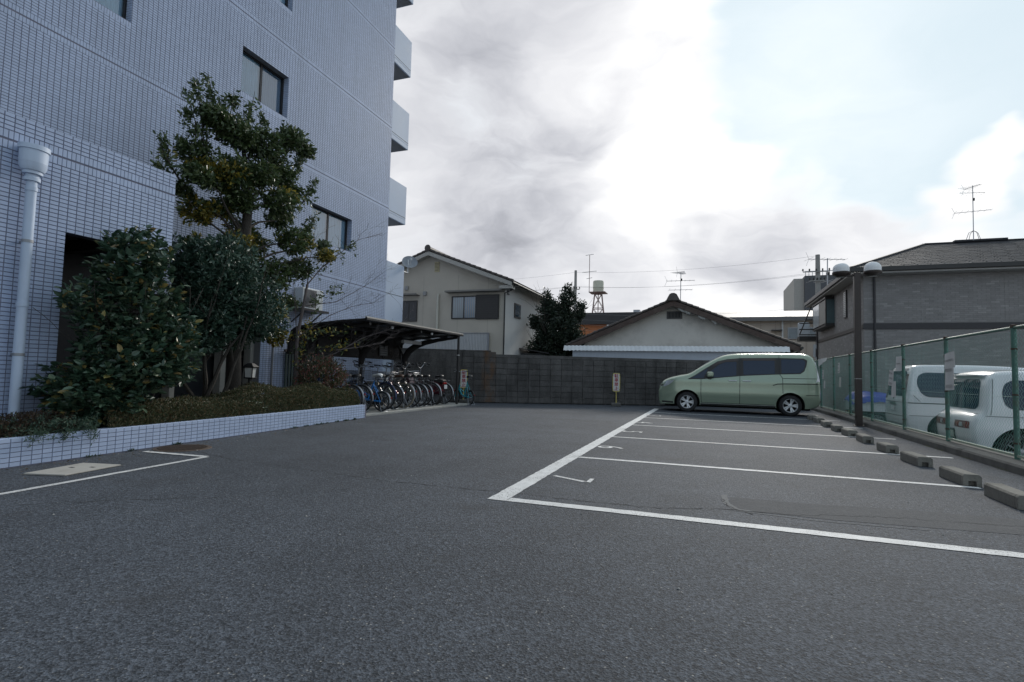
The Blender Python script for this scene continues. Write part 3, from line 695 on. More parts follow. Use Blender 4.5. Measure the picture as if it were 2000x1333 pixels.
mb.lathe([(.051, 3.15), (.072, 3.15), (.072, 3.19), (.06, 3.195), (.06, 3.23), (.088, 3.23), (.088, 3.26), (.10, 3.27), (.118, 3.32), (.124, 3.50), (.137, 3.505), (.137, 3.56), (.127, 3.56), (.12, 3.36), (0, 3.34)], 28, S)
mb.build('hopper', pvc, dp, smooth=True, sharp=25)

# ------------------------------------------------------------------ planter
P0, P1 = Vector((-6.46, 2.0)), Vector((-7.2, 10.2))       # front face at ground, from left of the view to the bicycle shelter
pd = (P1-P0).normalized(); pn = Vector((pd.y, -pd.x)); PL = (P1-P0).length; PH = .30
plt = thing('planter', 'long low planter faced with pale tiles along the apartment block', 'planter', ((P0.x+P1.x)/2, (P0.y+P1.y)/2, 0))
def pp(u, d, z): q = P0+pd*u+pn*d; return (q.x, q.y, z)
mb = MB(); mb.add([pp(0, 0, -.05), pp(PL, 0, -.05), pp(PL, -.14, -.05), pp(0, -.14, -.05), pp(0, 0, PH-.004), pp(PL, 0, PH-.004), pp(PL, -.14, PH-.004), pp(0, -.14, PH-.004)], [(0,3,2,1),(4,5,6,7),(0,1,5,4),(1,2,6,5),(2,3,7,6),(3,0,4,7)])
e = Vector((WX+.02, 10.35)); q = P1-pn*.14
mb.add([(P1.x, P1.y, -.05), (P1.x, P1.y+.12, -.05), (e.x, e.y+.12, -.05), (e.x, e.y, -.05), (P1.x, P1.y, PH-.004), (P1.x, P1.y+.12, PH-.004), (e.x, e.y+.12, PH-.004), (e.x, e.y, PH-.004)], [(0,3,2,1),(4,5,6,7),(0,1,5,4),(1,2,6,5),(2,3,7,6),(3,0,4,7)])
mb.build('core', grout, plt)
mb = MB(); q = [pp(0, -.14, .24), pp(PL, -.14, .24), (WX+.02, 10.33, .24), (WX+.02, 5.7, .24), (AX+.02, 5.7, .24), (AX+.02, 2.0, .24)]
mb.add(q, [(0,1,2,3,4,5)]); mb.build('soil', mat('dark soil', (.035, .028, .022), .95, var=.4, scale=12, bump=.8, bscale=40), plt)
npl = int(PL/.1); EX = .115; TP = []
for i in range(npl):
    for k in range(6): TP.append((PL+EX-.1*(i+1)+.003, PL+EX-.1*i-.003, PH-.0485*(k+1)+.0025, PH-.0485*k-.0025))
ang = atan2(pd.y, pd.x)
A = np.array(TP)
def plp(u, v, d): return (P0.x+pd.x*u+pn.x*d, P0.y+pd.y*u+pn.y*d, v)
cen = np.stack(plp((A[:, 0]+A[:, 1])/2, (A[:, 2]+A[:, 3])/2, 0*A[:, 0]), -1); dd = np.linalg.norm(cen-campos, axis=1); dd[cen[:, 1] < 3.3] = 1e9
sing = set(np.argsort(dd)[:300].tolist())
V, F = tile_mesh([TP[i] for i in range(len(TP)) if i not in sing], plp, .006); np_obj('tiles', V, F, tile_m, plt, 'stuff')
V, F = tile_mesh([(-.047, .047, -.0218, .0218)], lambda u, v, d: (u, -d, v), .006)
me = bpy.data.meshes.new('tile'); me.from_pydata(V.tolist(), [], F.tolist()); me.materials.append(tile_m)
for i in sing:
    o = bpy.data.objects.new('tile', me); col.objects.link(o); o.parent = plt; o.location = Vector(cen[i])-plt.location; o.rotation_euler = (random.gauss(0, .004), random.gauss(0, .003), ang+random.gauss(0, .004))
V, F = tile_mesh([(PL-.1*(i+1)+.003, PL-.1*i-.003, -.137, -.002) for i in range(npl)], lambda u, v, d: (P0.x+pd.x*u+pn.x*v, P0.y+pd.y*u+pn.y*v, PH-.004+d), .006); np_obj('coping_tiles', V, F, tile_m, plt, 'stuff')
V, F = tile_mesh([(.003+.1*i, .097+.1*i, PH-.0485*(k+1)+.0025, PH-.0485*k-.0025) for i in range(32) for k in range(6)], lambda u, v, d: (P1.x-u, P1.y+.12+d+u*.0, v), .006)
np_obj('end_tiles', V, F, tile_m, plt, 'stuff')
# gate of dark green slats behind the shelter, outdoor unit on its shelf, dish on the terrace wall
gt = thing('slatted_gate', 'dark green gate of upright slats against the tiled wall behind the shelter', 'gate', (WX+.08, 12.1, 0))
gm = mat('dark teal metal', (.035, .06, .06), .45, metal=.3)
mb = MB(); mb.box(WX+.04, WX+.1, 11.25, 12.98, 1.5, 1.56); mb.box(WX+.04, WX+.1, 11.25, 12.98, .1, .16); mb.box(WX+.04, WX+.11, 12.9, 12.98, .0, 1.6); mb.build('frame', mat('dark red brown', (.05, .03, .028), .5), gt)
me = None
for i in range(15):
    y = 11.3+i*.108
    mb = MB(); mb.box(WX+.05, WX+.085, y, y+.055, .16, 1.5); mb.build('slat', gm, gt)
ac = thing('air_conditioner', 'white outdoor air conditioning unit on a shelf on the tiled wall', 'air conditioner', (WX+.2, 11.85, 2.62))
acw = mat('aged white enamel', (.55, .57, .58), .45, var=.05)
mb = MB(); mb.box(WX+.08, WX+.40, 11.45, 12.25, 2.66, 3.22); mb.build('casing', acw, ac, bevel=.015)
mb = MB(); mb.box(WX+.401, WX+.403, 11.5, 11.98, 2.7, 3.18); fg = mb.build('fan_opening', mat('dark fan grille', (.10, .095, .10), .6), ac)
mb = MB()
for i in range(9): mb.tube([(WX+.408, 11.74+.24*cos(t*pi/12)*(i+1)/9, 2.94+.24*sin(t*pi/12)*(i+1)/9) for t in range(24)], .003, 4, closed=True)
stuff(mb.build('grille', mat('grille wire', (.3, .3, .3), .5), fg))
mb = MB(); mb.box(WX+.403, WX+.406, 12.02, 12.2, 3.08, 3.11); mb.build('badge', blackm, ac)
mb = MB(); mb.box(WX+.02, WX+.5, 11.3, 12.4, 2.6, 2.655); mb.beam((WX+.02, 11.5, 2.3), (WX+.42, 11.5, 2.6), .03, .03); mb.beam((WX+.02, 12.2, 2.3), (WX+.42, 12.2, 2.6), .03, .03); mb.build('shelf', bronze, ac)
sdh = thing('satellite_dish', 'grey satellite dish on an arm at the top of the white terrace wall', 'satellite dish', (WX-.05, 17.05, 4.75))
dm = mat('dish grey', (.25, .27, .30), .5)
D = Matrix.Translation((WX-.0, 17.42, 5.12)) @ (Vector((.55, -.75, .55)).to_track_quat('Z', 'Y').to_matrix().to_4x4())
mb = MB(); mb.lathe([(0, -.09), (.1, -.083), (.2, -.055), (.28, -.012), (.29, 0), (.28, -.005), (.2, -.045), (.1, -.073), (0, -.08)], 28, D); mb.build('dish', dm, sdh, smooth=True)
mb = MB(); mb.tube([(WX-.06, 17.02, 4.7), (WX-.06, 17.4, 4.7), (WX-.06, 17.4, 5.2)], .025, 8); mb.box(WX-.12, WX-.01, 17.0, 17.06, 4.6, 4.85); mb.tube([tuple(D @ Vector((0, -.27, -.02))), tuple(D @ Vector((0, -.2, .34)))], .012, 6); mb.build('mount_arm', acw, sdh, smooth=True)
mb = MB(); mb.lathe([(0, -.05), (.035, -.05), (.04, .03), (0, .03)], 12, Matrix.Translation(D @ Vector((0, -.17, .36)))); mb.build('receiver', acw, sdh, smooth=True)
# ------------------------------------------------------------------ bicycle shelter
SX0, SX1, SY0, SY1 = -10.3, -7.45, 10.45, 16.55
slab = MB(); slab.prism([(-7.46, 10.47), (-7.46, SY1), (-10.45, SY1-.5), (-10.45, 10.47)], -.02, .05)
struct(slab.build('concrete_slab', concrete, bevel=.012))
shm = mat('dark brown aluminium', (.016, .014, .014), .5, metal=0., var=.15)
poly_m = mat('smoky roof sheet', (.035, .030, .028), .25, var=.2, scale=2, spec=.6)
edge_m = mat('worn roof edge', (.50, .47, .42), .45, metal=.2, var=.15)
sh = thing('bicycle_shelter', 'dark cantilever bicycle shelter with a curved roof against the apartment block', 'bicycle shelter', (-9.6, 13.2, .05))
RY0, RY1 = 10.75, 15.95
def roofprof():
    """section from the lot-side eave up and back, then curving down into the rear sheet (x, z)"""
    P = [(-7.6, 2.27), (-8.3, 2.24), (-9.0, 2.18), (-9.45, 2.12)]
    for t in range(1, 7):
        a = t/6*pi/2; P.append((-9.45-.42*sin(a), 1.75+.37*cos(a)))
    P.append((-9.87, 1.46)); return P
RP = roofprof()
def arch(P, y0, y1, th, m, name, parent, **k):
    mb = MB(); n = len(P); vs_ = []
    for x, z in P: vs_ += [(x, y0, z), (x, y1, z)]
    for i, (x, z) in enumerate(P):
        a = Vector(P[max(i-1, 0)]); b = Vector(P[min(i+1, n-1)]); d = (b-a).normalized(); q = Vector((d.y, -d.x))*-th
        if q.y < 0 and abs(q.y) > abs(q.x): q = -q
        vs_ += [(x+q.x, y0, z+q.y), (x+q.x, y1, z+q.y)]
    fs = [(2*i, 2*i+1, 2*i+3, 2*i+2) for i in range(n-1)] + [(2*n+2*i, 2*n+2*i+2, 2*n+2*i+3, 2*n+2*i+1) for i in range(n-1)]
    fs += [(2*i, 2*i+2, 2*n+2*i+2, 2*n+2*i) for i in range(n-1)] + [(2*i+1, 2*n+2*i+1, 2*n+2*i+3, 2*i+3) for i in range(n-1)] + [(0, 2*n, 2*n+1, 1), (2*n-2, 2*n-1, 4*n-1, 4*n-2)]
    mb.add(vs_, fs); return mb.build(name, m, parent, **k)
npan = 5
for i in range(npan):
    a = RY0+(RY1-RY0)*i/npan; b = RY0+(RY1-RY0)*(i+1)/npan
    arch(RP, a+.012, b-.012, .012, poly_m, 'roof_panel', sh, smooth=True)
for i in range(npan+1):
    y = RY0+(RY1-RY0)*i/npan; arch([(x, z-.035) for x, z in RP], y-.02, y+.02, .05, shm, 'roof_rib', sh)
mb = MB(); mb.box(-7.6, -7.54, RY0-.05, RY1+.05, 2.235, 2.305); mb.build('front_gutter', shm, sh, bevel=.012)
mb = MB(); mb.box(-7.606, -7.545, RY0-.05, RY1+.05, 2.306, 2.326); mb.build('gutter_lip', edge_m, sh)
for x, z in ((-8.1, 2.15), (-8.7, 2.1), (-9.3, 2.03)):
    mb = MB(); mb.box(x-.03, x+.03, RY0, RY1, z, z+.055); mb.build('purlin', shm, sh)
mb = MB(); mb.box(-9.9, -9.84, RY0, RY1, 1.42, 1.47); mb.build('lower_rail', shm, sh)
fit = mat('pale bracket', (.45, .45, .45), .5)
for y in (11.9, 14.0):
    mb = MB(); mb.lathe([(0, -.04), (.03, -.03), (.035, .03), (0, .035)], 10, Matrix.Translation((-7.62, y, 2.16))); mb.build('bracket_cap', fit, sh, smooth=True)
for y in (10.95, 13.4, 15.75):
    mb = MB(); mb.tube([(-9.6, y, .05), (-9.6, y, 1.5)], .065, 14)
    p = mb.build('post', shm, sh, smooth=True)
    mb = MB(); mb.tube([(-9.6, y, 1.25), (-9.55, y, 1.5), (-9.4, y, 1.73), (-9.15, y, 1.9), (-8.8, y, 2.01), (-8.3, y, 2.1), (-7.62, y, 2.18)], [.085, .105, .11, .10, .08, .06, .04], 10); mb.build('curved_arm', shm, p, smooth=True)
    mb = MB(); mb.tube([(-9.6, y, 1.5), (-9.7, y, 1.75), (-9.86, y, 1.95)], .035, 8); mb.build('rear_stay', shm, p, smooth=True)
mb = MB(); mb.tube([(-7.62, 15.8, .05), (-7.62, 15.8, 2.25)], .04, 14); fp = mb.build('front_pole', shm, sh, smooth=True)
mb = MB(); mb.lathe([(.041, 1.5), (.045, 1.5), (.045, 1.53), (.041, 1.53)], 14, Matrix.Translation((-7.62, 15.8, .1))); mb.build('clip', fit, fp)
mb = MB(); mb.box(-9.0, -8.9, 14.6, 15.7, 1.93, 2.03); mb.build('strip_light', mat('white lamp case', (.6, .6, .6), .5), sh, bevel=.01)
ntc = thing('notice_plate', 'dark grey notice plate fixed on the rear sheet of the bicycle shelter', 'notice', (-9.82, 14.9, 1.65))
mb = MB(); mb.box(-9.83, -9.815, 14.66, 15.12, 1.53, 1.86); mb.build('plate', mat('grey plate', (.10, .10, .105), .5), ntc)
for i in range(4):
    mb = MB(); mb.box(-9.8145, -9.8135, 14.7, 15.06, 1.57+i*.07, 1.585+i*.07); mb.build('text_line', mat('plate text', (.28, .28, .28), .6), ntc)

# ------------------------------------------------------------------ bicycles
rubber = mat('tyre rubber', (.022, .022, .023), .8, var=.2, scale=20)
tanr = mat('tan tyre wall', (.23, .20, .15), .8)
chrome = mat('bright steel', (.30, .31, .33), .32, metal=.9, var=.08, scale=20)
alloy = mat('dull alloy', (.33, .34, .36), .38, metal=.8, var=.1)
blkpl = mat('black plastic', (.02, .02, .021), .5)
redl = mat('red reflector', (.30, .012, .010), .2)
whitep = mat('white vinyl', (.66, .66, .65), .45)
greyv = mat('black vinyl', (.03, .028, .028), .45)
brownv = mat('brown vinyl', (.10, .055, .035), .5)
_paint = {}
def carpaint(n, c, metal=.25): return mat('paint '+n, c, .28, metal=metal, var=.05, coat=.6)
def wheel(parent, x, r, wide=.019, tyre_m=rubber, rim_m=alloy, nsp=18, mag=False):
    M = Matrix.Translation((x, 0, r)) @ Matrix.Rotation(pi/2, 4, 'X')
    mb = MB(); n = 30
    pr = [(r-.036, -.012), (r-.02, -wide), (r-.006, -wide*.75), (r, 0), (r-.006, wide*.75), (r-.02, wide), (r-.036, .012)]
    mb.lathe([(a, b) for a, b in pr], n, M); ty = mb.build('wheel', tyre_m, parent, smooth=True, sharp=60)
    mb = MB(); mb.lathe([(r-.036, -.013), (r-.052, -.011), (r-.056, 0), (r-.052, .011), (r-.036, .013)], n, M); mb.build('rim', rim_m, ty, smooth=True, sharp=60)
    mb = MB()
    if mag:
        for k in range(5):
            t = 2*pi*k/5; mb.beam(tuple(M @ Vector((.02*cos(t), .02*sin(t), 0))), tuple(M @ Vector(((r-.05)*cos(t), (r-.05)*sin(t), 0))), .022, .04, upv=(0, 1, 0))
    else:
        for k in range(nsp):
            t = 2*pi*k/nsp; s_ = .03 if k % 2 else -.03; t2 = t+(.35 if k % 4 < 2 else -.35)
            mb.tube([tuple(M @ Vector((.022*cos(t2), .022*sin(t2), s_))), tuple(M @ Vector(((r-.05)*cos(t), (r-.05)*sin(t), 0)))], .0016, 3, caps=False)
    stuff(mb.build('spokes', chrome if not mag else blkpl, ty))
    mb = MB(); mb.lathe([(0, -.05), (.012, -.05), (.014, -.038), (.026, -.035), (.026, -.028), (.015, -.025), (.015, .025), (.026, .028), (.026, .035), (.014, .038), (.012, .05), (0, .05)], 12, M); mb.build('hub', chrome, ty, smooth=True)
    return ty
def fender(parent, x, r, a0, a1, m, stay=True):
    """strip bent round the wheel between two angles (0 = forwards, counter-clockwise seen from the right)"""
    mb = MB(); n = 16; R1 = r+.022; vs_ = []
    sec = [(-.022, -.014), (-.014, .002), (0, .007), (.014, .002), (.022, -.014)]
    for i in range(n+1):
        t = R(a0+(a1-a0)*i/n)
        for w, h in sec: vs_.append((x+(R1+h)*cos(t), w, r+(R1+h)*sin(t)))
    fs = [(5*i+j, 5*i+j+1, 5*i+5+j+1, 5*i+5+j) for i in range(n) for j in range(4)]
    mb.add(vs_, fs); o = mb.build('mudguard', m, parent, smooth=True)
    if stay:
        mb = MB()
        for s_ in (-1, 1):
            t = R(a1 if abs(a1) > abs(a0) else a0)
            for q in (t, t-R(35)): mb.tube([(x, s_*.055, r), (x+(R1)*cos(q), s_*.03, r+R1*sin(q))], .003, 4)
        mb.build('stay', chrome, o)
    return o
def saddle(parent, x, z, m, wide=.1):
    mb = MB(); n = 10; vs_ = []; N = 12
    st = [(-.15, .3, .0), (-.13, .75, .028), (-.08, 1, .035), (-.02, .85, .022), (.04, .5, .014), (.09, .32, .01), (.12, .25, .004), (.135, .1, -.006)]
    for dx, w, h in st:
        for j in range(N):
            t = 2*pi*j/N; vs_.append((x+dx, wide*w*cos(t), z+h+.03*sin(t)*(1 if sin(t) > 0 else 1.3)))
    k = len(st); fs = [(i*N+j, i*N+(j+1) % N, (i+1)*N+(j+1) % N, (i+1)*N+j) for i in range(k-1) for j in range(N)] + [tuple(range(N)), tuple((k-1)*N+j for j in reversed(range(N)))]
    mb.add(vs_, fs); o = mb.build('saddle', m, parent, smooth=True, sharp=70)
    mb = MB(); mb.tube([(x-.1, .03, z-.03), (x+.08, .02, z-.03)], .004, 5); mb.tube([(x-.1, -.03, z-.03), (x+.08, -.02, z-.03)], .004, 5)
    for s_ in (-1, 1): mb.tube([(x-.11, s_*.05, z-.06+.012*sin(i)) if i % 2 else (x-.11, s_*.05+.012, z-.06+i*.008) for i in range(7)], .006, 5)
    mb.build('saddle_spring', chrome, o); return o
def bicycle(label, loc, rotz, frame_m, r=.33, wb=1.08, seat='black', basket=True, bars='swept', fend=None, rack=True, tyre=rubber, group='bicycles parked under the shelter', lean=0., step=True, hz=1.12, sz=.86, mag=False, childseat=False, steer=0.):
    t = thing('bicycle', label, 'bicycle', loc, rotz, group, local=True); t.rotation_euler = (lean, 0, rotz)
    fend = fend or chrome
    xr, xf = 0., wb; bbx, bbz = .43, .27; stx, stz = bbx-.17, sz-.12; hx, hz0 = wb-.13, r*2+.02
    hx0 = hx-.05
    mb = MB(); ft = 1.45 if r < .3 else 1.
    mb.tube([(bbx, 0, bbz), (stx, 0, stz)], .016, 10)                       # seat tube
    if step: mb.tube([(bbx, 0, bbz), (bbx+.2, 0, bbz+.05), (hx-.06, 0, hz0-.02)], .021*ft, 10); mb.tube([(bbx-.03, 0, bbz+.12), (bbx+.2, 0, bbz+.19), (hx-.055, 0, hz0+.05)], .016, 10)
    else: mb.tube([(bbx, 0, bbz), (hx, 0, hz0)], .02, 10); mb.tube([(stx+.02, 0, stz-.05), (hx-.03, 0, hz0+.1)], .017, 10)
    mb.tube([(hx+.02, 0, hz0-.06), (hx-.045, 0, hz0+.15)], .022, 10)         # head tube
    for s_ in (-1, 1):
        mb.tube([(xr, s_*.06, r), (bbx, s_*.03, bbz)], .010*(2 if r < .3 else 1), 8); mb.tube([(xr, s_*.06, r), (stx+.02, s_*.02, stz-.1)], .008, 8)
    mb.build('frame', frame_m, t, smooth=True)
    mb = MB()
    for s_ in (-1, 1): mb.tube([(xf, s_*.055, r), (xf-.055, s_*.05, r+.2), (hx+.03, s_*.035, hz0-.07)], .011, 8)
    mb.tube([(hx+.03, -.04, hz0-.065), (hx+.03, .04, hz0-.065)], .014, 8); mb.build('fork', frame_m, t, smooth=True)
    for x in (xr, xf): wheel(t, x, r, tyre_m=tyre, mag=mag)
    fender(t, xr, r, 30, 188, fend); fender(t, xf, r, 40, 190, fend, stay=False)
    mb = MB(); mb.tube([(stx-.005, 0, stz-.03), (stx-.045, 0, sz-.03)], .0125, 8); mb.build('seat_post', chrome, t, smooth=True)
    saddle(t, stx-.06, sz, {'black': greyv, 'white': whitep, 'brown': brownv}[seat], .1 if step else .075)
    sx = hx-.05; hb = MB()
    hb.tube([(sx+.005, 0, hz0+.13), (sx-.02, 0, hz-.04)], .0125, 8)
    if bars == 'swept':
        pts = [(sx-.27, -.27, hz+.02), (sx-.12, -.28, hz+.03), (sx-.02, -.2, hz+.04), (sx+.01, -.1, hz), (sx-.01, 0, hz-.04), (sx+.01, .1, hz), (sx-.02, .2, hz+.04), (sx-.12, .28, hz+.03), (sx-.27, .27, hz+.02)]; gi = (0, 1, 8, 7)
    elif bars == 'high':
        pts = [(sx-.2, -.27, hz+.1), (sx-.06, -.29, hz+.13), (sx+.0, -.24, hz+.12), (sx+.02, -.12, hz+.0), (sx, 0, hz-.04), (sx+.02, .12, hz), (sx, .24, hz+.12), (sx-.06, .29, hz+.13), (sx-.2, .27, hz+.1)]; gi = (0, 1, 8, 7)
    else:
        pts = [(sx-.04, -.29, hz), (sx-.02, -.18, hz), (sx, -.06, hz-.03), (sx, .06, hz-.03), (sx-.02, .18, hz), (sx-.04, .29, hz)]; gi = (0, 1, 5, 4)
    hb.tube(pts, .011, 8); hbo = hb.build('handlebar', chrome, t, smooth=True)
    for a, b_ in ((gi[0], gi[1]), (gi[2], gi[3])):
        p, q = Vector(pts[a]), Vector(pts[b_]); mb = MB(); mb.tube([p, p.lerp(q, .8)], .017, 8); g_ = mb.build('grip', blkpl, hbo, smooth=True)
        p2 = p.lerp(q, .95); mb = MB(); mb.tube([p2, p2+Vector((.05, 0, -.03)), p2.lerp(p, .6)+Vector((.045, 0, -.05))], .006, 5); mb.build('brake_lever', alloy, hbo, smooth=True)
    if bars != 'flat':
        mb = MB(); mb.lathe([(0, 0), (.024, 0), (.026, .012), (.014, .028), (0, .03)], 12, Matrix.Translation(Vector(pts[2])+Vector((0, 0, .012)))); mb.build('bell', chrome, hbo, smooth=True)
    mb = MB()                                                               # chain case and cranks
    mb.prism([(xr-.06, r-.05), (xr-.05, r+.05), (bbx-.02, bbz+.11), (bbx+.09, bbz+.07), (bbx+.1, bbz-.06), (bbx+.02, bbz-.11)], -.075, -.06, Matrix(((1,0,0,0),(0,0,1,0),(0,1,0,0),(0,0,0,1)))); mb.build('chain_case', blkpl if random.random() < .5 else alloy, t, bevel=.004)
    ca = random.uniform(0, 6.28); mb = MB()
    for s_ in (-1, 1): mb.tube([(bbx, s_*.03, bbz), (bbx, s_*.085, bbz), (bbx+s_*.165*cos(ca), s_*.095, bbz+s_*.165*sin(ca))], .009, 6)
    cr_ = mb.build('crank', alloy, t, smooth=True)
    for s_ in (-1, 1):
        x, z = bbx+s_*.165*cos(ca), bbz+s_*.165*sin(ca); mb = MB(); mb.box(x-.045, x+.045, min(s_*.1, s_*.19), max(s_*.1, s_*.19), z-.012, z+.012); mb.build('pedal', blkpl, cr_)
    mb = MB()                                                               # stand down, both feet on the slab
    for s_ in (-1, 1): mb.tube([(xr+.02, s_*.07, r-.02), (xr-.1, s_*.13, .012)], .008, 6)
    mb.tube([(xr-.1, -.13, .012), (xr-.13, 0, .008), (xr-.1, .13, .012)], .008, 6); mb.build('stand', chrome, t, smooth=True)
    if rack:
        mb = MB(); zt = 2*r+.09
        for s_ in (-1, 1):
            mb.tube([(stx-.02, s_*.05, zt), (xr-.17, s_*.06, zt), (xr-.19, 0, zt)], .006, 6); mb.tube([(xr-.02, s_*.065, r), (xr-.06, s_*.06, zt)], .005, 6)
        for i in range(4): mb.tube([(xr-.14+i*.09, -.055, zt), (xr-.14+i*.09, .055, zt)], .004, 5)
        mb.build('luggage_rack', chrome if random.random() < .6 else blkpl, t, smooth=True)
    mb = MB(); ar = R(165); mb.box(xr+(r+.04)*cos(ar)-.02, xr+(r+.04)*cos(ar), -.016, .016, r+(r+.04)*sin(ar)+.01, r+(r+.04)*sin(ar)+.045); mb.build('reflector', redl, t, bevel=.004)
    if basket:
        mb = MB(); bx, bz = hx+.07, hz0+.05; x0, x1, z0, z1 = bx, bx+.25, bz, bz+.24
        for k in range(6):
            f = k/5; e_ = .03*(1-f); zz = z0+(z1-z0)*f
            mb.tube([(x0+e_, -.17+e_, zz), (x1-e_, -.17+e_, zz), (x1-e_, .17-e_, zz), (x0+e_, .17-e_, zz)], .003 if k < 5 else .006, 4, closed=True)
        for k in range(9):
            y = -.14+.28*k/8
            for xx, e_ in ((x0, .03), (x1, -.03)): mb.tube([(xx+e_, y, z0), (xx, y*1.2, z1)], .002, 3, caps=False)
            mb.tube([(x0+.03, y, z0), (x1-.03, y, z0)], .002, 3, caps=False)
        for k in range(6):
            x = x0+.03+(x1-x0-.06)*k/5
            for s_ in (-1, 1): mb.tube([(x, s_*.14, z0), (x, s_*.17, z1)], .002, 3, caps=False)
        stuff(mb.build('basket', chrome if random.random() < .5 else blkpl, t))
        mb = MB(); mb.lathe([(0, 0), (.03, 0), (.042, .05), (.04, .065), (0, .07)], 12, Matrix.Translation((hx+.12, 0, hz0-.08)) @ Matrix.Rotation(pi/2, 4, 'Y')); mb.build('lamp', chrome, t, smooth=True)
    return t
navy = carpaint('navy', (.015, .03, .10)); blue = carpaint('blue', (.015, .22, .62), .1); silver = carpaint('silver', (.20, .205, .215), .6); blk = carpaint('black', (.012, .012, .014))
wine = carpaint('wine', (.075, .012, .022)); turq = carpaint('turquoise', (.01, .30, .36), .1); dgreen = carpaint('dark green', (.012, .05, .035)); gold = carpaint('champagne', (.19, .165, .12), .5); pink = carpaint('dusty pink', (.17, .08, .09)); cream = carpaint('cream', (.22, .20, .165))
BX = -7.95; H = pi        # noses to the building
bicycle('navy bicycle with bright mudguards half hidden behind the hedge end', (BX+.0, 10.75, .05), H+.06, navy, lean=.06)
bicycle('dark blue bicycle with a red lamp beside the small wheeled one', (BX+.05, 11.12, .05), H-.05, navy, fend=chrome, bars='high', lean=-.04)
bicycle('small wheeled bright blue bicycle with a white saddle', (BX+.28, 11.62, .05), H-.06, blue, r=.245, wb=.98, seat='white', basket=False, rack=False, hz=1.1, sz=.88, step=True, mag=True, lean=.05)
bicycle('silver bicycle with bulky black rear carrier next to the blue small wheeled one', (BX+.05, 12.1, .05), H-.08, silver, r=.345, bars='high', fend=navy, lean=.03)
bicycle('dark bicycle with long bright rear mudguard by the first shelter post', (BX+.02, 12.55, .05), H+.03, blk, lean=-.05)
bicycle('bicycle with tan tyres and a brown saddle under the shelter', (BX+.03, 13.05, .05), H+.0, gold, seat='brown', tyre=tanr, r=.345, lean=.05)
bicycle('dark green bicycle with a wire basket in mid row', (BX+.0, 13.5, .05), H-.06, dgreen, lean=.02)
bicycle('dusty pink bicycle with bright mudguard in the packed row', (BX+.02, 13.85, .05), H+.04, pink, lean=-.03, bars='high')
bicycle('beige framed bicycle squeezed in beside the middle of the row', (BX-.02, 14.2, .05), H-.03, cream, lean=.04)
bicycle('black bicycle with high bars just left of the motor scooter', (BX+.03, 14.6, .05), H+.05, blk, lean=.0, r=.345, bars='high')
bicycle('wine red bicycle between the motor scooter and the shelter pole', (BX-.02, 15.55, .05), H-.02, wine, bars='high', hz=1.16, lean=.03)
bicycle('turquoise folding bicycle outside the shelter pole', (-7.45, 16.45, 0.0), 2.5, turq, r=.235, wb=.98, basket=False, rack=False, bars='flat', step=True, hz=1.12, sz=.92, fend=blkpl, lean=.04)
# small motor scooter among them
ms = thing('motor_scooter', 'small dark motor scooter with a white number plate among the bicycles', 'scooter', (BX-.05, 15.08, .05), H-.04, None, local=True)
for x in (0, 1.17):
    M = Matrix.Translation((x, 0, .24)) @ Matrix.Rotation(pi/2, 4, 'X'); mb = MB(); mb.lathe([(.13, -.04), (.2, -.055), (.235, -.035), (.24, 0), (.235, .035), (.2, .055), (.13, .04)], 28, M); w = mb.build('wheel', rubber, ms, smooth=True)
    mb = MB(); mb.lathe([(0, -.045), (.03, -.045), (.13, -.03), (.13, .03), (.03, .045), (0, .045)], 20, M); mb.build('rim', alloy, w, smooth=True)
body_p = [(-.28, .48), (-.2, .36), (.15, .28), (.45, .22), (.75, .22), (.86, .3), (.98, .62), (1.02, .92), (.96, .94), (.86, .62), (.76, .34), (.5, .32), (.42, .5), (.36, .66), (-.05, .72), (-.27, .62)]
mb = MB(); V, F = fill(body_p, [], .08); n = len(V)
def sw(x, z): return .17*(1-.35*max(0, (z-.5)/.45))*(1-.3*max(0, (-x-.05)/.25))
mb.add([(x, sw(x, z), z) for x, z in V], F.tolist()); mb.add([(x, -sw(x, z), z) for x, z in V], [tuple(reversed(f)) for f in F.tolist()])
k = len(body_p); mb.add([(x, sw(x, z), z) for x, z in body_p]+[(x, -sw(x, z), z) for x, z in body_p], [(i, (i+1) % k, k+(i+1) % k, k+i) for i in range(k)]); mb.build('body', wine, ms, smooth=True)
mb = MB(); mb.prism([(-.3, .67), (.34, .67), (.38, .74), (.1, .79), (-.2, .8), (-.32, .76)], -.13, .13, Matrix(((1,0,0,0),(0,0,1,0),(0,1,0,0),(0,0,0,1)))); mb.build('seat', greyv, ms, bevel=.03)
mb = MB(); mb.tube([(1.17, .07, .24), (1.03, .06, .62)], .02, 8); mb.tube([(1.17, -.07, .24), (1.03, -.06, .62)], .02, 8); mb.tube([(1.0, 0, .9), (.96, 0, 1.0)], .03, 8); mb.build('fork', blkpl, ms, smooth=True)
mb = MB(); mb.tube([(.84, -.32, 1.02), (.92, -.2, 1.02), (.97, 0, 1.0), (.92, .2, 1.02), (.84, .32, 1.02)], .015, 8); hb = mb.build('handlebar', chrome, ms, smooth=True)
for s_ in (-1, 1):
    mb = MB(); mb.tube([(.9, s_*.22, 1.02), (.93, s_*.3, 1.2)], .007, 6); D = Matrix.Translation((.92, s_*.31, 1.26)) @ Vector((-1, 0, .1)).to_track_quat('Z', 'Y').to_matrix().to_4x4(); mb.lathe([(0, .012), (.05, .012), (.058, 0), (.05, -.02), (0, -.03)], 16, D); mb.build('mirror', blkpl, hb, smooth=True)
mb = MB(); mb.box(-.345, -.335, -.085, .085, .5, .62); mb.build('number_plate', mat('white plate', (.62, .62, .62), .5), ms)
mb = MB(); mb.box(-.33, -.27, -.09, .09, .64, .7); mb.build('tail_lamp', redl, ms, bevel=.01)
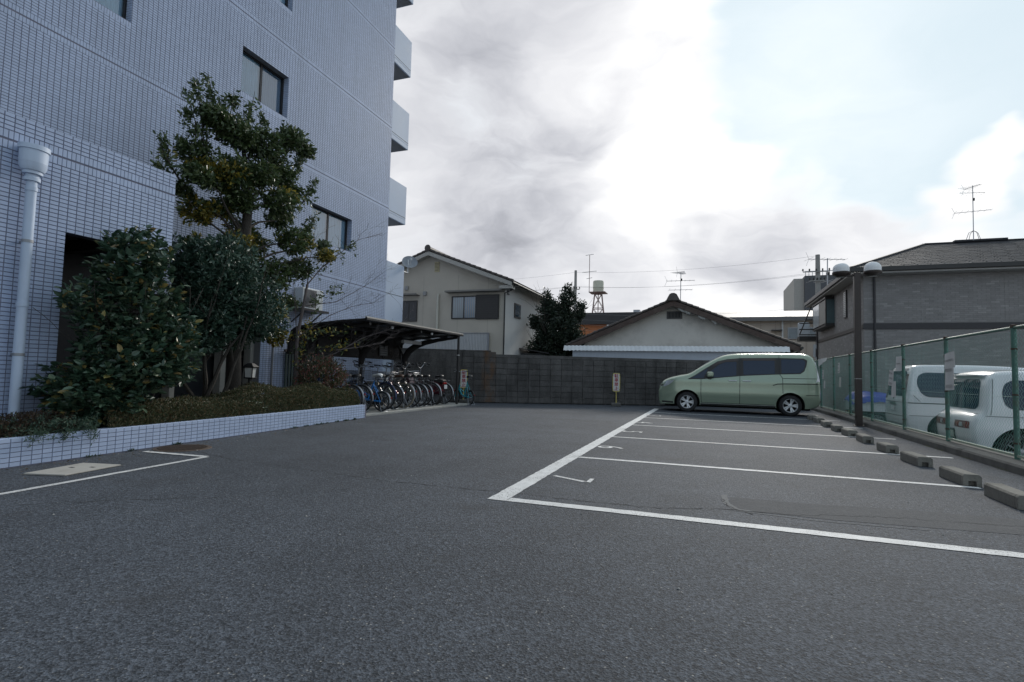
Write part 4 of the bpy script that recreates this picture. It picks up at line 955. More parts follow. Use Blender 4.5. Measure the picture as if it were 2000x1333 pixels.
mb = MB(); mb.tube([(.2, -.14, .2), (-.25, -.16, .3)], .045, 10); mb.build('exhaust', blkpl, ms, smooth=True)
mb = MB(); mb.tube([(.3, .12, .25), (.12, .3, .01)], .012, 6); mb.build('stand', chrome, ms)
# ------------------------------------------------------------------ planting in front of the apartment block
bark = mat('grey brown bark', (.052, .045, .038), .95, var=.3, scale=14, bump=1.0, bscale=35)
bark2 = mat('pale twig bark', (.105, .088, .086), .9, var=.25, scale=14)
def near_single(V, F, n_single, leaf_m, parent, name='foliage', nv=6):
    """the n leaves nearest the camera as pieces, the rest as one mass"""
    L_ = V.reshape(-1, nv, 3); cen = L_.mean(1); d = np.linalg.norm(cen-campos, axis=1); od = np.argsort(d)
    fr = F.reshape(len(L_), -1, F.shape[1]); f0 = fr[0]
    keep = np.ones(len(L_), bool); keep[od[:n_single]] = False
    K = L_[keep]; FF = (np.arange(len(K))*nv)[:, None, None] + f0[None]
    np_obj(name, K.reshape(-1, 3), FF.reshape(-1, F.shape[1]), leaf_m, parent, 'stuff')
    protos = []
    off = np.array(parent.location)
    for i in od[:n_single]:
        me = bpy.data.meshes.new('leaf'); v = L_[i]-cen[i]; me.from_pydata(v.tolist(), [], f0.tolist()); me.materials.append(leaf_m)
        o = bpy.data.objects.new('leaf', me); col.objects.link(o); o.parent = parent; o.location = cen[i]-off
# broad-leaved bush against the porch
cam_m = leaf_mat('camellia leaf', [(0, (0.024, 0.056, 0.034)), (.45, (0.044, 0.088, 0.054)), (.78, (0.066, 0.115, 0.068)), (.94, (0.104, 0.140, 0.079)), (.965, (0.293, 0.232, 0.061)), (1, (0.195, 0.134, 0.061))], rough=.4, trans=.12, spec=.6)
bu = thing('camellia_bush', 'tall broad bush of large glossy leaves in front of the porch', 'bush', (-7.2, 5.05, .24))
T_, D_ = [], []
for c, r, n in (((-7.15, 5.05, 1.75), (.5, .68, .9), 300), ((-7.0, 4.5, .8), (.5, .65, .5), 230), ((-7.15, 4.95, 2.5), (.4, .5, .5), 150), ((-7.1, 4.6, 1.5), (.35, .4, .6), 90), ((-7.05, 4.2, 1.9), (.25, .25, .12), 14), ((-7.05, 5.5, 1.35), (.42, .48, .65), 130), ((-6.9, 5.0, 1.25), (.4, .55, .55), 120), ((-6.95, 4.15, .75), (.35, .3, .3), 50)):
    t, d = ell_tips(c, r, n, .35, core=(-7.25, 5.05, .6)); T_.append(t); D_.append(d)
T_ = np.concatenate(T_); D_ = np.concatenate(D_); k = T_[:, 2] > .28; T_, D_ = T_[k], D_[k]
P, A = sprays(T_, D_, .2, 12, .06); A[:, 2] *= .5
V, F = leaves(P, A, .094, LEAF6, .9, .5, wid=1.15); near_single(V, F, 300, cam_m, bu)
segs, ends = [], []
for i in range(9): branchy((-7.2+random.gauss(0, .06), 4.95+random.gauss(0, .1), .22), (random.gauss(.05, .18), random.gauss(0, .28), 1), .95, .024, 2, .45, 3, .25, .12, 5, segs, ends)
limbs_mb(segs).build('stems', bark, bu, smooth=True)
# dense small-leaved tree behind it
osm = leaf_mat('osmanthus leaf', [(0, (0.022, 0.051, 0.037)), (.5, (0.039, 0.081, 0.056)), (.85, (0.059, 0.104, 0.071)), (1, (0.091, 0.128, 0.085))], rough=.4, trans=.1)
ot = thing('osmanthus_tree', 'dense dark green rounded tree right of the porch', 'tree', (-8.15, 7.0, .24))
T_, D_ = [], []
for c, r, n in (((-8.1, 7.05, 2.35), (.85, .98, .95), 1900), ((-8.0, 7.5, 2.1), (.7, .8, .8), 800), ((-8.0, 6.6, 1.8), (.6, .6, .6), 500), ((-8.2, 6.75, 2.9), (.6, .55, .45), 320)):
    t, d = ell_tips(c, r, n, .5); T_.append(t); D_.append(d)
T_ = np.concatenate(T_); D_ = np.concatenate(D_); P, A = sprays(T_, D_, .14, 10, .06); A[:, 2] -= .15
V, F = leaves(P, A, .078, LEAF4, .6, .6); np_obj('crown', V, F, osm, ot, 'stuff')
segs, ends = [], []
for i in range(5): branchy((-8.15+random.gauss(0, .05), 7.0+random.gauss(0, .08), .2), (random.gauss(0, .25), random.gauss(0, .3), 1), 1.6, .045, 2, .55, 3, .2, .1, 5, segs, ends)
limbs_mb(segs).build('trunk', bark, ot, smooth=True)
# tall evergreen tree with yellowing lower sprays
ev = leaf_mat('evergreen leaf alt', [(0, (0.034, 0.060, 0.024)), (.45, (0.055, 0.089, 0.032)), (.8, (0.084, 0.120, 0.043)), (1, (0.130, 0.156, 0.067))], rough=.36, trans=.2)
tt = thing('evergreen_tree', 'tall loose evergreen tree with yellow tinged sprays above the planter', 'tree', (-8.75, 8.35, .24))
tr = MB(); tr.tube([(-8.75, 8.1, .15), (-8.72, 8.1, .8), (-8.75, 8.08, 1.6), (-8.68, 8.14, 2.4), (-8.73, 8.2, 3.3), (-8.7, 8.2, 4.2), (-8.72, 8.1, 5.0), (-8.75, 8.0, 5.7)], [.17, .14, .13, .12, .105, .085, .05, .025], 12)
rl = random.Random(12)
CL = [(7.12,5.66,.30),(7.63,5.52,.48),(8.38,5.6,.52),(9.14,6.03,.36),(6.9,4.99,.38),(6.64,4.43,.28),(7.51,4.79,.5),(8.23,4.9,.5),(9.11,5.33,.48),(9.6,5.9,.2),(9.6,5.07,.3),(6.8,4.26,.22),(7.18,3.96,.36),(7.66,4.15,.34),(8.8,4.5,.48),(9.5,4.38,.36),(9.95,5.06,.18),(8.5,3.88,.4),(9.14,3.76,.46),(7.89,3.46,.36),(7.27,3.37,.26),(8.97,3.06,.5),(9.75,3.33,.36),(10.3,3.7,.2),(9.38,2.46,.42),(8.81,2.22,.34),(9.55,1.8,.32),(10.7,4.05,.15),(10.1,2.62,.22)]
segs, ends = [], []; T_, D_ = [], []
for y, z, r in CL+[(8.2+rl.gauss(0, .55), rl.uniform(3.0, 5.4), .42) for _ in range(5)]:
    y = 8.2+(y-8.2)*.91
    x = -8.7+rl.uniform(-.45, .5)
    z0 = max(1.6, min(5.3, z-.25-.35*abs(y-8.35))); a_ = Vector((-8.72, 8.15, z0)); b_ = Vector((x, y, z-.05)); m1 = a_.lerp(b_, .4)+Vector((rl.gauss(0, .06), 0, .10)); m2 = a_.lerp(b_, .72)+Vector((rl.gauss(0, .06), rl.gauss(0, .05), .08))
    segs.append(([a_, m1, m2, b_], [.030, .022, .014, .007]))
    n = int(50+520*r*r); u = unit(n); rad = (.35+.65*rng.random(n)**.6)[:, None]; t = np.array([x, y, z])+u*rad*np.array([r*.85, r*1.02, r*.70]); d = t-np.array(tuple(m2)); d /= np.linalg.norm(d, axis=1, keepdims=True); d[:, 2] += .25
    T_.append(t); D_.append(d)
    for k in range(7): i = rl.randrange(n); segs.append(([b_.lerp(m2, rl.random()*.5), b_.lerp(Vector(t[i]), .5)+Vector((0, 0, .03)), Vector(t[i])], [.009, .006, .003]))
for (y0, z0), (y1, z1) in (((7.14, 5.38), (6.91, 6.37)), ((7.4, 5.59), (7.22, 6.55)), ((6.98, 5.26), (6.73, 5.99)), ((7.93, 5.62), (8.14, 6.61)), ((8.38, 5.65), (8.54, 6.35)), ((7.51, 5.6), (7.55, 6.25)), ((9.05, 5.9), (9.5, 6.3)), ((8.8, 5.8), (9.0, 6.25)), ((6.7, 4.6), (6.35, 5.0)), ((6.6, 4.3), (6.25, 4.45)), ((9.7, 5.1), (10.15, 5.5)), ((9.5, 5.7), (9.95, 6.2)), ((9.8, 4.3), (10.3, 4.7)), ((7.7, 5.7), (7.75, 6.5)), ((7.2, 5.4), (7.05, 6.0))):
    a_, b_ = Vector((-8.7, y0, z0-.3)), Vector((-8.7+rl.gauss(0, .1), y1, z1)); segs.append(([a_, a_.lerp(b_, .5)+Vector((0, rl.gauss(0, .04), 0)), b_], [.016, .010, .003]))
    f = rng.random(26)[:, None]; t = np.array(tuple(a_))+(np.array(tuple(b_))-np.array(tuple(a_)))*(.2+.8*f)+rng.normal(size=(26, 3))*.045; T_.append(t); D_.append(np.tile(np.array(tuple((b_-a_).normalized())), (26, 1))+rng.normal(size=(26, 3))*.5)
for pts, rs in segs: tr.tube(pts, rs, 6 if rs[0] > .012 else 4)
tr.build('trunk', bark, tt, smooth=True)
tp = np.concatenate(T_); dr = np.concatenate(D_); k = tp[:, 0] > -10.3; tp, dr = tp[k], dr[k]
P, A = sprays(tp, dr, .17, 8, .08); A[:, 2] -= .3
V, F = leaves(P, A, .082, LEAF6, .5, .7)
yel = ((np.sin(P[:, 1]*3.1+P[:, 2]*2.3)+np.sin(P[:, 2]*5.2+1.3)+np.where((P[:, 2] < 2.4) | ((P[:, 2] < 4.2) & (P[:, 1] < 7.5)), .9, -.1)+.4*rng.normal(size=len(P))) > .55) & (P[:, 2] < 4.8) & (rng.random(len(P)) < .75)
np_obj('crown', V, F, ev, tt, 'stuff', alt=np.repeat(np.where(yel, rng.uniform(.3, .95, len(P)), 0.), 6))
# slim tree with bare twigs and a few leafy shoots
bt = thing('bare_tree', 'slim tree with bare pinkish twigs beside the bicycle shelter', 'tree', (-8.55, 9.6, .24))
segs, ends = [], []; rl = random.Random(5)
def limb(pts, r0, r1, n=4):
    """explicit limb with side twigs"""
    P = [Vector((-8.5+dx, y, z)) for y, z, dx in pts]; k = len(P); rs = [r0+(r1-r0)*i/(k-1) for i in range(k)]; segs.append((P, rs))
    for i in range(1, k):
        for q in range(n):
            p0 = P[i-1].lerp(P[i], rl.random()); d = (P[i]-P[i-1]).normalized(); a_ = Vector((rl.gauss(0, .5), rl.gauss(0, .7), rl.gauss(.35, .5)))
            branchy(p0, d*1.1+a_*.7, rl.uniform(.22, .5), max(.004, r1*.8), 2, .6, 2, .2, .16, 4, segs, ends, .0018)
limb([(9.5, .2, 0), (9.5, .9, .02), (9.52, 1.74, 0), (9.63, 2.43, .03), (9.76, 2.95, 0)], .05, .026, 0)
limb([(9.76, 2.95, 0), (10.1, 3.4, .1), (10.58, 3.78, .12), (11.34, 4.34, .15), (12.3, 4.75, .2)], .016, .004, 3); limb([(9.76, 2.95, 0), (9.85, 3.5, -.05), (10.0, 4.1, -.05)], .012, .003, 3)
limb([(9.65, 2.45, 0), (10.47, 2.65, .25), (11.42, 3.17, .35), (11.9, 3.5, .4)], .012, .003, 4); limb([(9.52, 1.75, 0), (10.2, 2.3, .3), (10.85, 2.58, .4), (12.0, 2.87, .5)], .012, .003, 3)
limb([(9.5, 1.1, 0), (10.2, 1.43, .5), (10.9, 1.84, .75), (11.7, 2.09, .9), (12.3, 2.36, .95)], .012, .003, 4); limb([(9.52, 1.7, 0), (9.3, 2.4, .1), (9.2, 3.0, .1)], .012, .003, 3); limb([(10.2, 1.5, .5), (10.7, 1.6, .8), (11.4, 1.75, 1.0)], .012, .004, 4)
limbs_mb(segs, 6).build('trunk', bark2, bt, smooth=True)
tp, dr = [], []
for (y0, z0, x0), (y1, z1, x1), n in (((10.0, 3.3, .1), (11.3, 4.3, .15), 40), ((9.7, 2.5, 0), (10.6, 3.0, .3), 34), ((9.5, 1.8, 0), (10.6, 2.0, .6), 30), ((9.6, 2.9, 0), (10.2, 3.9, 0), 26), ((9.5, 1.4, .1), (11.0, 1.75, .8), 26), ((9.5, 1.2, 0), (9.9, 2.6, .2), 40)):
    f = rng.random(n)[:, None]; a_, b_ = np.array([-8.5+x0, y0, z0]), np.array([-8.5+x1, y1, z1]); tp.append(a_+(b_-a_)*f+rng.normal(size=(n, 3))*.06); dr.append(np.tile(b_-a_, (n, 1))+rng.normal(size=(n, 3))*.6)
P, A = sprays(np.concatenate(tp), np.concatenate(dr), .16, 5, .05); A[:, 2] -= .2
V, F = leaves(P, A, .068, LEAF6, .4, .7); np_obj('leaves', V, F, ev, bt, 'stuff', alt=np.repeat(np.where((P[:, 2] < 2.2) & (rng.random(len(P)) < .35), .8, 0.), 6))
# low reddish bush
nd = leaf_mat('nandina leaf', [(0, (0.030, 0.049, 0.020)), (.5, (0.061, 0.073, 0.030)), (.7, (0.122, 0.061, 0.043)), (1, (0.244, 0.067, 0.061))], rough=.5)
nb = thing('reddish_bush', 'low bush of mixed green and dull red leaves behind the hedge', 'bush', (-8.05, 9.75, .24))
t, d = ell_tips((-7.95, 9.8, .92), (.5, .85, .55), 760, .4); P, A = sprays(t, d, .14, 9, .06); V, F = leaves(P, A, .05, LEAFN, .5, .8, wid=1.5); np_obj('crown', V, F, nd, nb, 'stuff')
segs, ends = [], []
for i in range(8): branchy((-8.05, 9.75, .22), (random.gauss(0, .4), random.gauss(0, .5), 1), .4, .012, 1, .6, 3, .2, .12, 4, segs, ends)
limbs_mb(segs, 5).build('stems', bark2, nb)
# clipped azalea hedge along the planter
hz_m = leaf_mat('azalea leaf', [(0, (.034, .045, .021)), (.4, (.066, .080, .034)), (.7, (.10, .098, .045)), (.9, (.15, .105, .055)), (1, (.20, .122, .06))], rough=.6, trans=.15)
def hedge(name, label, f, n, y0, y1, x_in, h, m, size=.03, grp=None, dens=1.):
    """mounds of small leaves: height field over the bed between the planter front and x_in(y)"""
    y = rng.uniform(y0, y1, n); xf = np.interp(y, [2.0, 10.2], [-6.46, -7.2])-.05; xi = np.array([x_in(a) for a in y]); u = rng.random(n)
    x = xf + (xi-xf)*u
    e = np.minimum(np.minimum(u, 1-u)*np.abs(xi-xf), np.minimum(y-y0, y1-y)); edge = 1-np.clip(1-e/.16, 0, 1)**2.2
    hh = .27 + (h(y)*(1+.14*np.sin(y*4.1+x*3)+.10*np.sin(y*9.3-x*7)) )*edge
    z = hh - np.abs(rng.normal(size=n))*.05
    front = rng.random(n) < .42; v = rng.random(n)
    x = np.where(front, xf + np.abs(rng.normal(size=n))*-.035, x); z = np.where(front, .25+(h(y)*.92)*v, z); x = np.where(front, x-.12*v**3, x)
    P = np.c_[x, y, z]; A = rng.normal(size=(n, 3))*.6+np.array([.25, 0, .7]); V, F = leaves(P, A, size, LEAF4, .4, .9)
    t = thing(name, label, 'hedge', (float(np.mean(xf)), (y0+y1)/2, .27)); np_obj('leaves', V, F, m, t, 'stuff')
    # dark lumpy core added inside the leaves to block light, in place of twigs
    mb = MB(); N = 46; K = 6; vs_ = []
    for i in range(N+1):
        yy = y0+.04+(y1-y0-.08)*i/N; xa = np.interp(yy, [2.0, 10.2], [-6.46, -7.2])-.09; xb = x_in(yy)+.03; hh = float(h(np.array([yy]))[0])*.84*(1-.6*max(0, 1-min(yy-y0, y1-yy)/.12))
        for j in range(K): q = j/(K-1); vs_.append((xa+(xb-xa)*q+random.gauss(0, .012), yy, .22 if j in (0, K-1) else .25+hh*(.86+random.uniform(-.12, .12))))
    mb.add(vs_, [(i*K+j, i*K+j+1, (i+1)*K+j+1, (i+1)*K+j) for i in range(N) for j in range(K-1)]); mb.build('twigs', mat('dark hedge core', (.022, .02, .014), .95, var=.5, scale=30), t, smooth=True)
    return t
hedge('azalea_hedge', 'long clipped brownish green hedge along the planter', None, 72000, 4.5, 10.15, lambda y: -8.05-.1*sin(y*2), lambda y: .36+.06*np.sin(y*1.7+.6)+.09*(y-7.5)/2.5, hz_m, .03)
hedge('azalea_hedge', 'short reddish brown azalea mound at the foot of the downpipe', None, 9000, 2.2, 4.15, lambda y: -7.35, lambda y: .26+.05*np.sin(y*3), leaf_mat('brown azalea leaf', [(0, (0.027, 0.022, 0.015)), (.5, (0.061, 0.039, 0.024)), (.8, (0.091, 0.055, 0.034)), (1, (0.061, 0.061, 0.027))], rough=.6), .03)
jn = leaf_mat('juniper leaf', [(0, (0.037, 0.073, 0.051)), (.6, (0.067, 0.116, 0.079)), (1, (0.110, 0.159, 0.098))], rough=.6)
ju = thing('creeping_juniper', 'feathery blue green creeping juniper spilling over the near planter edge', 'plant', (-6.65, 3.75, .3))
t = np.c_[rng.uniform(-6.9, -6.6, 170), rng.uniform(3.2, 4.35, 170), rng.uniform(.30, .44, 170)]; d = rng.normal(size=(170, 3))*.6+np.array([.5, 0, .35])
t = np.r_[t, np.c_[rng.uniform(-6.62, -6.52, 14), rng.choice([3.62, 3.7, 3.95, 3.98], 14), rng.uniform(.22, .32, 14)]]; d = np.r_[d, rng.normal(size=(14, 3))*.4+np.array([.6, 0, -.2])]
P, A = sprays(t, d, .16, 26, .05); V, F = leaves(P, A, .038, LEAFN, .4, .8); np_obj('sprays', V, F, jn, ju, 'stuff')
# undergrowth in the deep shade of the bed
ug = leaf_mat('shade leaf', [(0, (0.015, 0.037, 0.015)), (.6, (0.030, 0.061, 0.024)), (1, (0.061, 0.085, 0.037))], rough=.5)
u = thing('fern_clump', 'dark arching fern clump under the dense tree', 'plant', (-7.9, 6.75, .27))
P_, A_ = [], []
for i in range(42):
    a = random.uniform(0, 2*pi); l = random.uniform(.35, .75); b = Vector((-7.9+random.gauss(0, .25), 6.8+random.gauss(0, .45), .27))
    for k in range(16):
        f = (k+2)/17; p = b+Vector((cos(a)*l*f, sin(a)*l*f, l*(1.25*f-1.05*f*f)))
        for s_ in (-1, 1): P_.append(tuple(p)); A_.append((cos(a)*.4-sin(a)*s_, sin(a)*.4+cos(a)*s_, .1))
V, F = leaves(np.array(P_), np.array(A_), .075, LEAFN, .9, .3); np_obj('fronds', V, F, ug, u, 'stuff')
# loose twigs and old flower stems among the bed
lt = thing('garden_lantern', 'small dark post lantern with frosted panes in the planter', 'lantern', (-7.95, 7.75, .24))
mb = MB(); mb.tube([(-7.95, 7.75, .2), (-7.95, 7.75, .86)], .035, 10); mb.build('post', blackm, lt, smooth=True)
mb = MB()
for r0, z0, r1, z1 in ((.13, 1.06, .155, 1.075), (.155, 1.075, .06, 1.14), (.06, 1.14, .0, 1.15), (.1, .86, .12, .875)): mb.lathe([(r0, z0), (r1, z1)], 4, Matrix.Translation((-7.95, 7.75, 0)) @ Matrix.Rotation(pi/4+.3, 4, 'Z'))
mb.lathe([(0, .85), (.1, .86), (.12, .875), (.1, .885), (0, .885)], 4, Matrix.Translation((-7.95, 7.75, 0)) @ Matrix.Rotation(pi/4+.3, 4, 'Z'))
for k in range(4): t_ = pi/4+.3+k*pi/2; mb.tube([(-7.95+.098*cos(t_), 7.75+.098*sin(t_), .88), (-7.95+.115*cos(t_), 7.75+.115*sin(t_), 1.06)], .008, 4)
mb.build('cap', blackm, lt)
mb = MB(); mb.lathe([(.088, .885), (.104, 1.06)], 4, Matrix.Translation((-7.95, 7.75, 0)) @ Matrix.Rotation(pi/4+.3, 4, 'Z')); mb.build('frosted_pane', mat('frosted glass', (.5, .5, .48), .4), lt)
# ------------------------------------------------------------------ block wall at the end of the lot
def block_mat():
    m = bpy.data.materials.new('stained block'); m.use_nodes = True
    nt = m.node_tree; nt.nodes.clear(); L = nt.links.new
    out = node(nt, 'ShaderNodeOutputMaterial'); b = node(nt, 'ShaderNodeBsdfPrincipled'); g = node(nt, 'ShaderNodeNewGeometry'); oi = node(nt, 'ShaderNodeObjectInfo')
    mp = node(nt, 'ShaderNodeMapping'); L(g.outputs['Position'], mp.inputs[0]); mp.inputs['Scale'].default_value = (3, 3, 1.1)
    def nz(vec, scale, detail, rough=.65):
        n = node(nt, 'ShaderNodeTexNoise'); L(vec, n.inputs['Vector']); n.inputs['Scale'].default_value = scale; n.inputs['Detail'].default_value = detail; n.inputs['Roughness'].default_value = rough; return n.outputs['Fac']
    def rg(v, a, b_, c, d):
        n = node(nt, 'ShaderNodeMapRange', interpolation_type='SMOOTHSTEP'); L(v, n.inputs['Value'])
        for k, x in zip(('From Min', 'From Max', 'To Min', 'To Max'), (a, b_, c, d)): n.inputs[k].default_value = x
        return n.outputs[0]
    def mul(a, b_):
        n = node(nt, 'ShaderNodeMath', operation='MULTIPLY'); L(a, n.inputs[0]); L(b_, n.inputs[1]); return n.outputs[0]
    v = mul(mul(rg(nz(mp.outputs[0], 1.0, 6), .3, .7, .68, 1.32), rg(nz(g.outputs['Position'], 25, 5), .3, .7, .8, 1.2)), rg(oi.outputs['Random'], 0, 1, .88, 1.14))
    c = node(nt, 'ShaderNodeVectorMath', operation='SCALE'); c.inputs[0].default_value = (.080, .076, .073); L(v, c.inputs['Scale'])
    mx = node(nt, 'ShaderNodeMix', data_type='RGBA'); L(rg(nz(g.outputs['Position'], 1.3, 8, .72), .60, .70, 0, .5), mx.inputs[0]); L(c.outputs[0], mx.inputs[6]); mx.inputs[7].default_value = (.13, .125, .115, 1)
    # rusty run-off below the end of the taller wall
    sx = node(nt, 'ShaderNodeSeparateXYZ'); L(g.outputs['Position'], sx.inputs[0])
    ru = mul(mul(rg(sx.outputs[0], -7.72, -7.55, 0, 1), rg(sx.outputs[0], -7.32, -7.14, 1, 0)), rg(nz(mp.outputs[0], 1.4, 5), .4, .66, 0, .8))
    m2 = node(nt, 'ShaderNodeMix', data_type='RGBA'); L(ru, m2.inputs[0]); L(mx.outputs[2], m2.inputs[6]); m2.inputs[7].default_value = (.13, .07, .035, 1)
    L(m2.outputs[2], b.inputs['Base Color']); b.inputs['Roughness'].default_value = .92
    bp = node(nt, 'ShaderNodeBump'); bp.inputs['Strength'].default_value = .6; bp.inputs['Distance'].default_value = .01; L(nz(g.outputs['Position'], 60, 4), bp.inputs['Height']); L(bp.outputs[0], b.inputs['Normal'])
    L(b.outputs[0], out.inputs[0]); return m
blk_m = block_mat(); mortar = mat('dark mortar', (.06, .058, .055), .95, var=.4, scale=9, dirt=(.20, .19, .18, .8), dscale=3)
pale_m = mat('lime bloom', (.27, .265, .25), .95, var=.3, scale=14)
W0 = Vector((-10.42, 16.44)); wd_ = Vector((.885, .465)).normalized(); wn_ = Vector((wd_.y, -wd_.x)); wang = atan2(wd_.y, wd_.x); WLEN = 15.9; STEP = 3.42
bw = thing('block_wall', 'long dark stained concrete block wall across the end of the lot', 'wall', (-4, 19.8, 0))
def wp(u, d, z): q = W0+wd_*u+wn_*d; return (q.x, q.y, z)
def wbox(mb, u0, u1, d0, d1, z0, z1): return mb.add([wp(u0, d1, z0), wp(u1, d1, z0), wp(u1, d0, z0), wp(u0, d0, z0), wp(u0, d1, z1), wp(u1, d1, z1), wp(u1, d0, z1), wp(u0, d0, z1)], [(0,3,2,1),(4,5,6,7),(0,1,5,4),(1,2,6,5),(2,3,7,6),(3,0,4,7)])
mb = MB(); wbox(mb, 0, STEP, -.12, -.004, -.1, 1.832); wbox(mb, STEP+.002, WLEN, -.12, -.004, -.1, 1.63); mb.build('mortar', mortar, bw)
me = bpy.data.meshes.new('block'); b_ = MB(); b_.box(-.194, .194, -.05, .006, -.0935, .0935); me.from_pydata(b_.v, [], b_.f); me.materials.append(blk_m)
nb_ = 0; rest = MB(); r_ = random.Random(3)
ncol = int(WLEN/.4)
for i in range(ncol):
    u = .2+.4*i
    for k in range(9):
        z = .03+.1+.2*k
        if z+.1 > (1.85 if u < STEP else 1.65): continue
        if 2.2 < u < 13.4 and nb_ < 300:
            o = bpy.data.objects.new('block', me); col.objects.link(o); o.parent = bw; o.location = Vector(wp(u, r_.gauss(0, .0025), z))-bw.location; o.rotation_euler = (0, 0, wang+r_.gauss(0, .003)); nb_ += 1
        else: wbox(rest, u-.194, u+.194, -.05, .006, z-.0935, z+.0935)
stuff(rest.build('blocks', blk_m, bw))
mb = MB(); wbox(mb, 0, STEP, -.13, .010, 1.834, 1.875); wbox(mb, STEP+.004, WLEN, -.13, .010, 1.632, 1.745); mb.build('coping', blk_m, bw, bevel=.006)
# lime bloom bleeding from some joints
mb = MB()
for i in range(8, ncol):
    u = .4*i
    for k in range(8):
        if r_.random() < .22: z = .03+.2*k; w = r_.uniform(.003, .011); wbox(mb, u-w, u+w, .0, .0075, z+.02, z+.2*r_.uniform(.6, 1))
        if r_.random() < .26: z = .03+.2*k; h = r_.uniform(.002, .007); a = r_.uniform(0, .25); wbox(mb, u+a, u+a+r_.uniform(.08, .36), .0, .0078, z-h, z+h)
for u, z, w, h in ((11.05, 1.22, .13, .03), (11.1, 1.08, .05, .14), (11.28, 1.13, .03, .06), (11.0, .98, .06, .02), (7.02, .06, .3, .012), (7.15, .1, .02, .05), (7.95, .06, .03, .05), (12.35, 1.14, .03, .05), (10.1, .75, .22, .008)): wbox(mb, u-w/2, u+w/2, .0, .0085, z-h/2, z+h/2)
stuff(mb.build('lime_bloom', pale_m, bw))

# ------------------------------------------------------------------ helpers for houses
def slab3(mb, pts, t, mi=0):
    """flat polygon thickened along its downward normal"""
    p = [Vector(q) for q in pts]; n = (p[1]-p[0]).cross(p[2]-p[0]).normalized()
    if n.z < 0: n = -n; p = p[::-1]
    k = len(p); vs_ = [tuple(q) for q in p]+[tuple(q-n*t) for q in p]
    return mb.add(vs_, [tuple(range(k)), tuple(range(2*k-1, k-1, -1))]+[(i, k+i, k+(i+1) % k, (i+1) % k) for i in range(k)], mi)
def corrug(mb, x0, x1, z0, z1, y, pitch, amp, dy=0.):
    """corrugated sheet facing -y (waves run up and down); dy = how far the lower edge leans out"""
    n = max(8, int((x1-x0)/pitch)*6); vs_ = []
    for i in range(n+1):
        x = x0+(x1-x0)*i/n; a = amp*sin(2*pi*i/6); vs_ += [(x, y-dy+a, z0), (x, y+a, z1)]
    return mb.add(vs_, [(2*i, 2*i+2, 2*i+3, 2*i+1) for i in range(n)])
def win_y(parent, x0, x1, z0, z1, y, fm, pm, split=1, dep=.05, fw_=.05, name='window', back=None):
    """sliding window on a wall facing -y"""
    mb = MB(); a, b = y-.03, y+dep
    mb.box(x0, x1, a, b, z0, z0+fw_); mb.box(x0, x1, a, b, z1-fw_, z1); mb.box(x0, x0+fw_, a, b, z0+fw_, z1-fw_); mb.box(x1-fw_, x1, a, b, z0+fw_, z1-fw_)
    for i in range(1, split+1-0):
        if i < split+0 or split == 1: pass
    for i in range(1, split): xm = x0+(x1-x0)*i/split; mb.box(xm-fw_*.45, xm+fw_*.45, a+.012, b-.01, z0+fw_, z1-fw_)
    f = mb.build(name, fm, parent)
    for i in range(split):
        xa = x0+fw_+(x1-x0-2*fw_)*i/split; xb = x0+fw_+(x1-x0-2*fw_)*(i+1)/split; mb = MB(); mb.add([(xa, y-.005-.006*i, z0+fw_), (xb, y-.005-.006*i, z0+fw_), (xb, y-.005-.006*i, z1-fw_), (xa, y-.005-.006*i, z1-fw_)], [(0,1,2,3)]); mb.build('pane', pm, f)
        if back:
            vs_ = []; n = 18
            for j in range(n+1): x = xa+(xb-xa)*j/n; vs_ += [(x, y+.02+.012*sin(j*2.0), z0+fw_), (x, y+.02+.012*sin(j*2.0), z1-fw_)]
            mb = MB(); mb.add(vs_, [(2*j, 2*j+2, 2*j+3, 2*j+1) for j in range(n)]); mb.build('curtain', back[i % len(back)], f, smooth=True)
    return f
def antenna(label, loc, h, s=1., rot=0., base=True, els=((.95, 0), (.8, 90)), group=None):
    t = thing('roof_antenna', label, 'antenna', loc, rot, group, local=True)
    mb = MB(); mb.tube([(0, 0, 0), (.02*s, 0, h)], .022*s, 6); mb.build('mast', alloy, t, smooth=True)
    if base:
        mb = MB()
        for k in range(4): a = k*pi/2+.5; mb.tube([(.0, 0, .5*s), (.22*s*cos(a), .22*s*sin(a), .38*s), (.38*s*cos(a), .38*s*sin(a), -.05)], .012*s, 5)
        mb.build('tripod', blkpl, t, smooth=True)
    for k, (f, a) in enumerate(els):
        c_, s_ = cos(R(a)), sin(R(a)); mb = MB(); z = h*f; Lb = (.75, .62, .4)[k % 3]*s
        def q(x, y, zz): return (x*c_-y*s_, x*s_+y*c_, zz)
        mb.tube([q(-Lb, 0, z), q(Lb, 0, z+.02)], .013*s, 5)
        n = (7, 5, 9)[k % 3]
        for i in range(n): x = -Lb+2*Lb*i/(n-1); l = (.42-.035*i)*s*(1.2 if k % 3 == 1 else 1); mb.tube([q(x, -l, z+.01), q(x, l, z+.01)], .006*s, 4)
        if k % 3 != 1: mb.tube([q(-Lb, 0, z), q(-Lb-.12*s, 0, z+.3*s)], .006*s, 4); mb.tube([q(-Lb, 0, z), q(-Lb-.12*s, 0, z-.3*s)], .006*s, 4)
        mb.build('array', alloy, t)
    mb = MB(); mb.box(.0, .09*s, -.05*s, .05*s, h*.72, h*.72+.13*s); mb.build('booster', blkpl, t)
    return t
kawara = mat('grey brown roof tile', (.075, .062, .055), .6, var=.25, scale=6, rnd=.25)
whitebd = mat('off white board', (.38, .365, .335), .7, var=.08)
gutm = mat('dark gutter', (.03, .028, .027), .45)
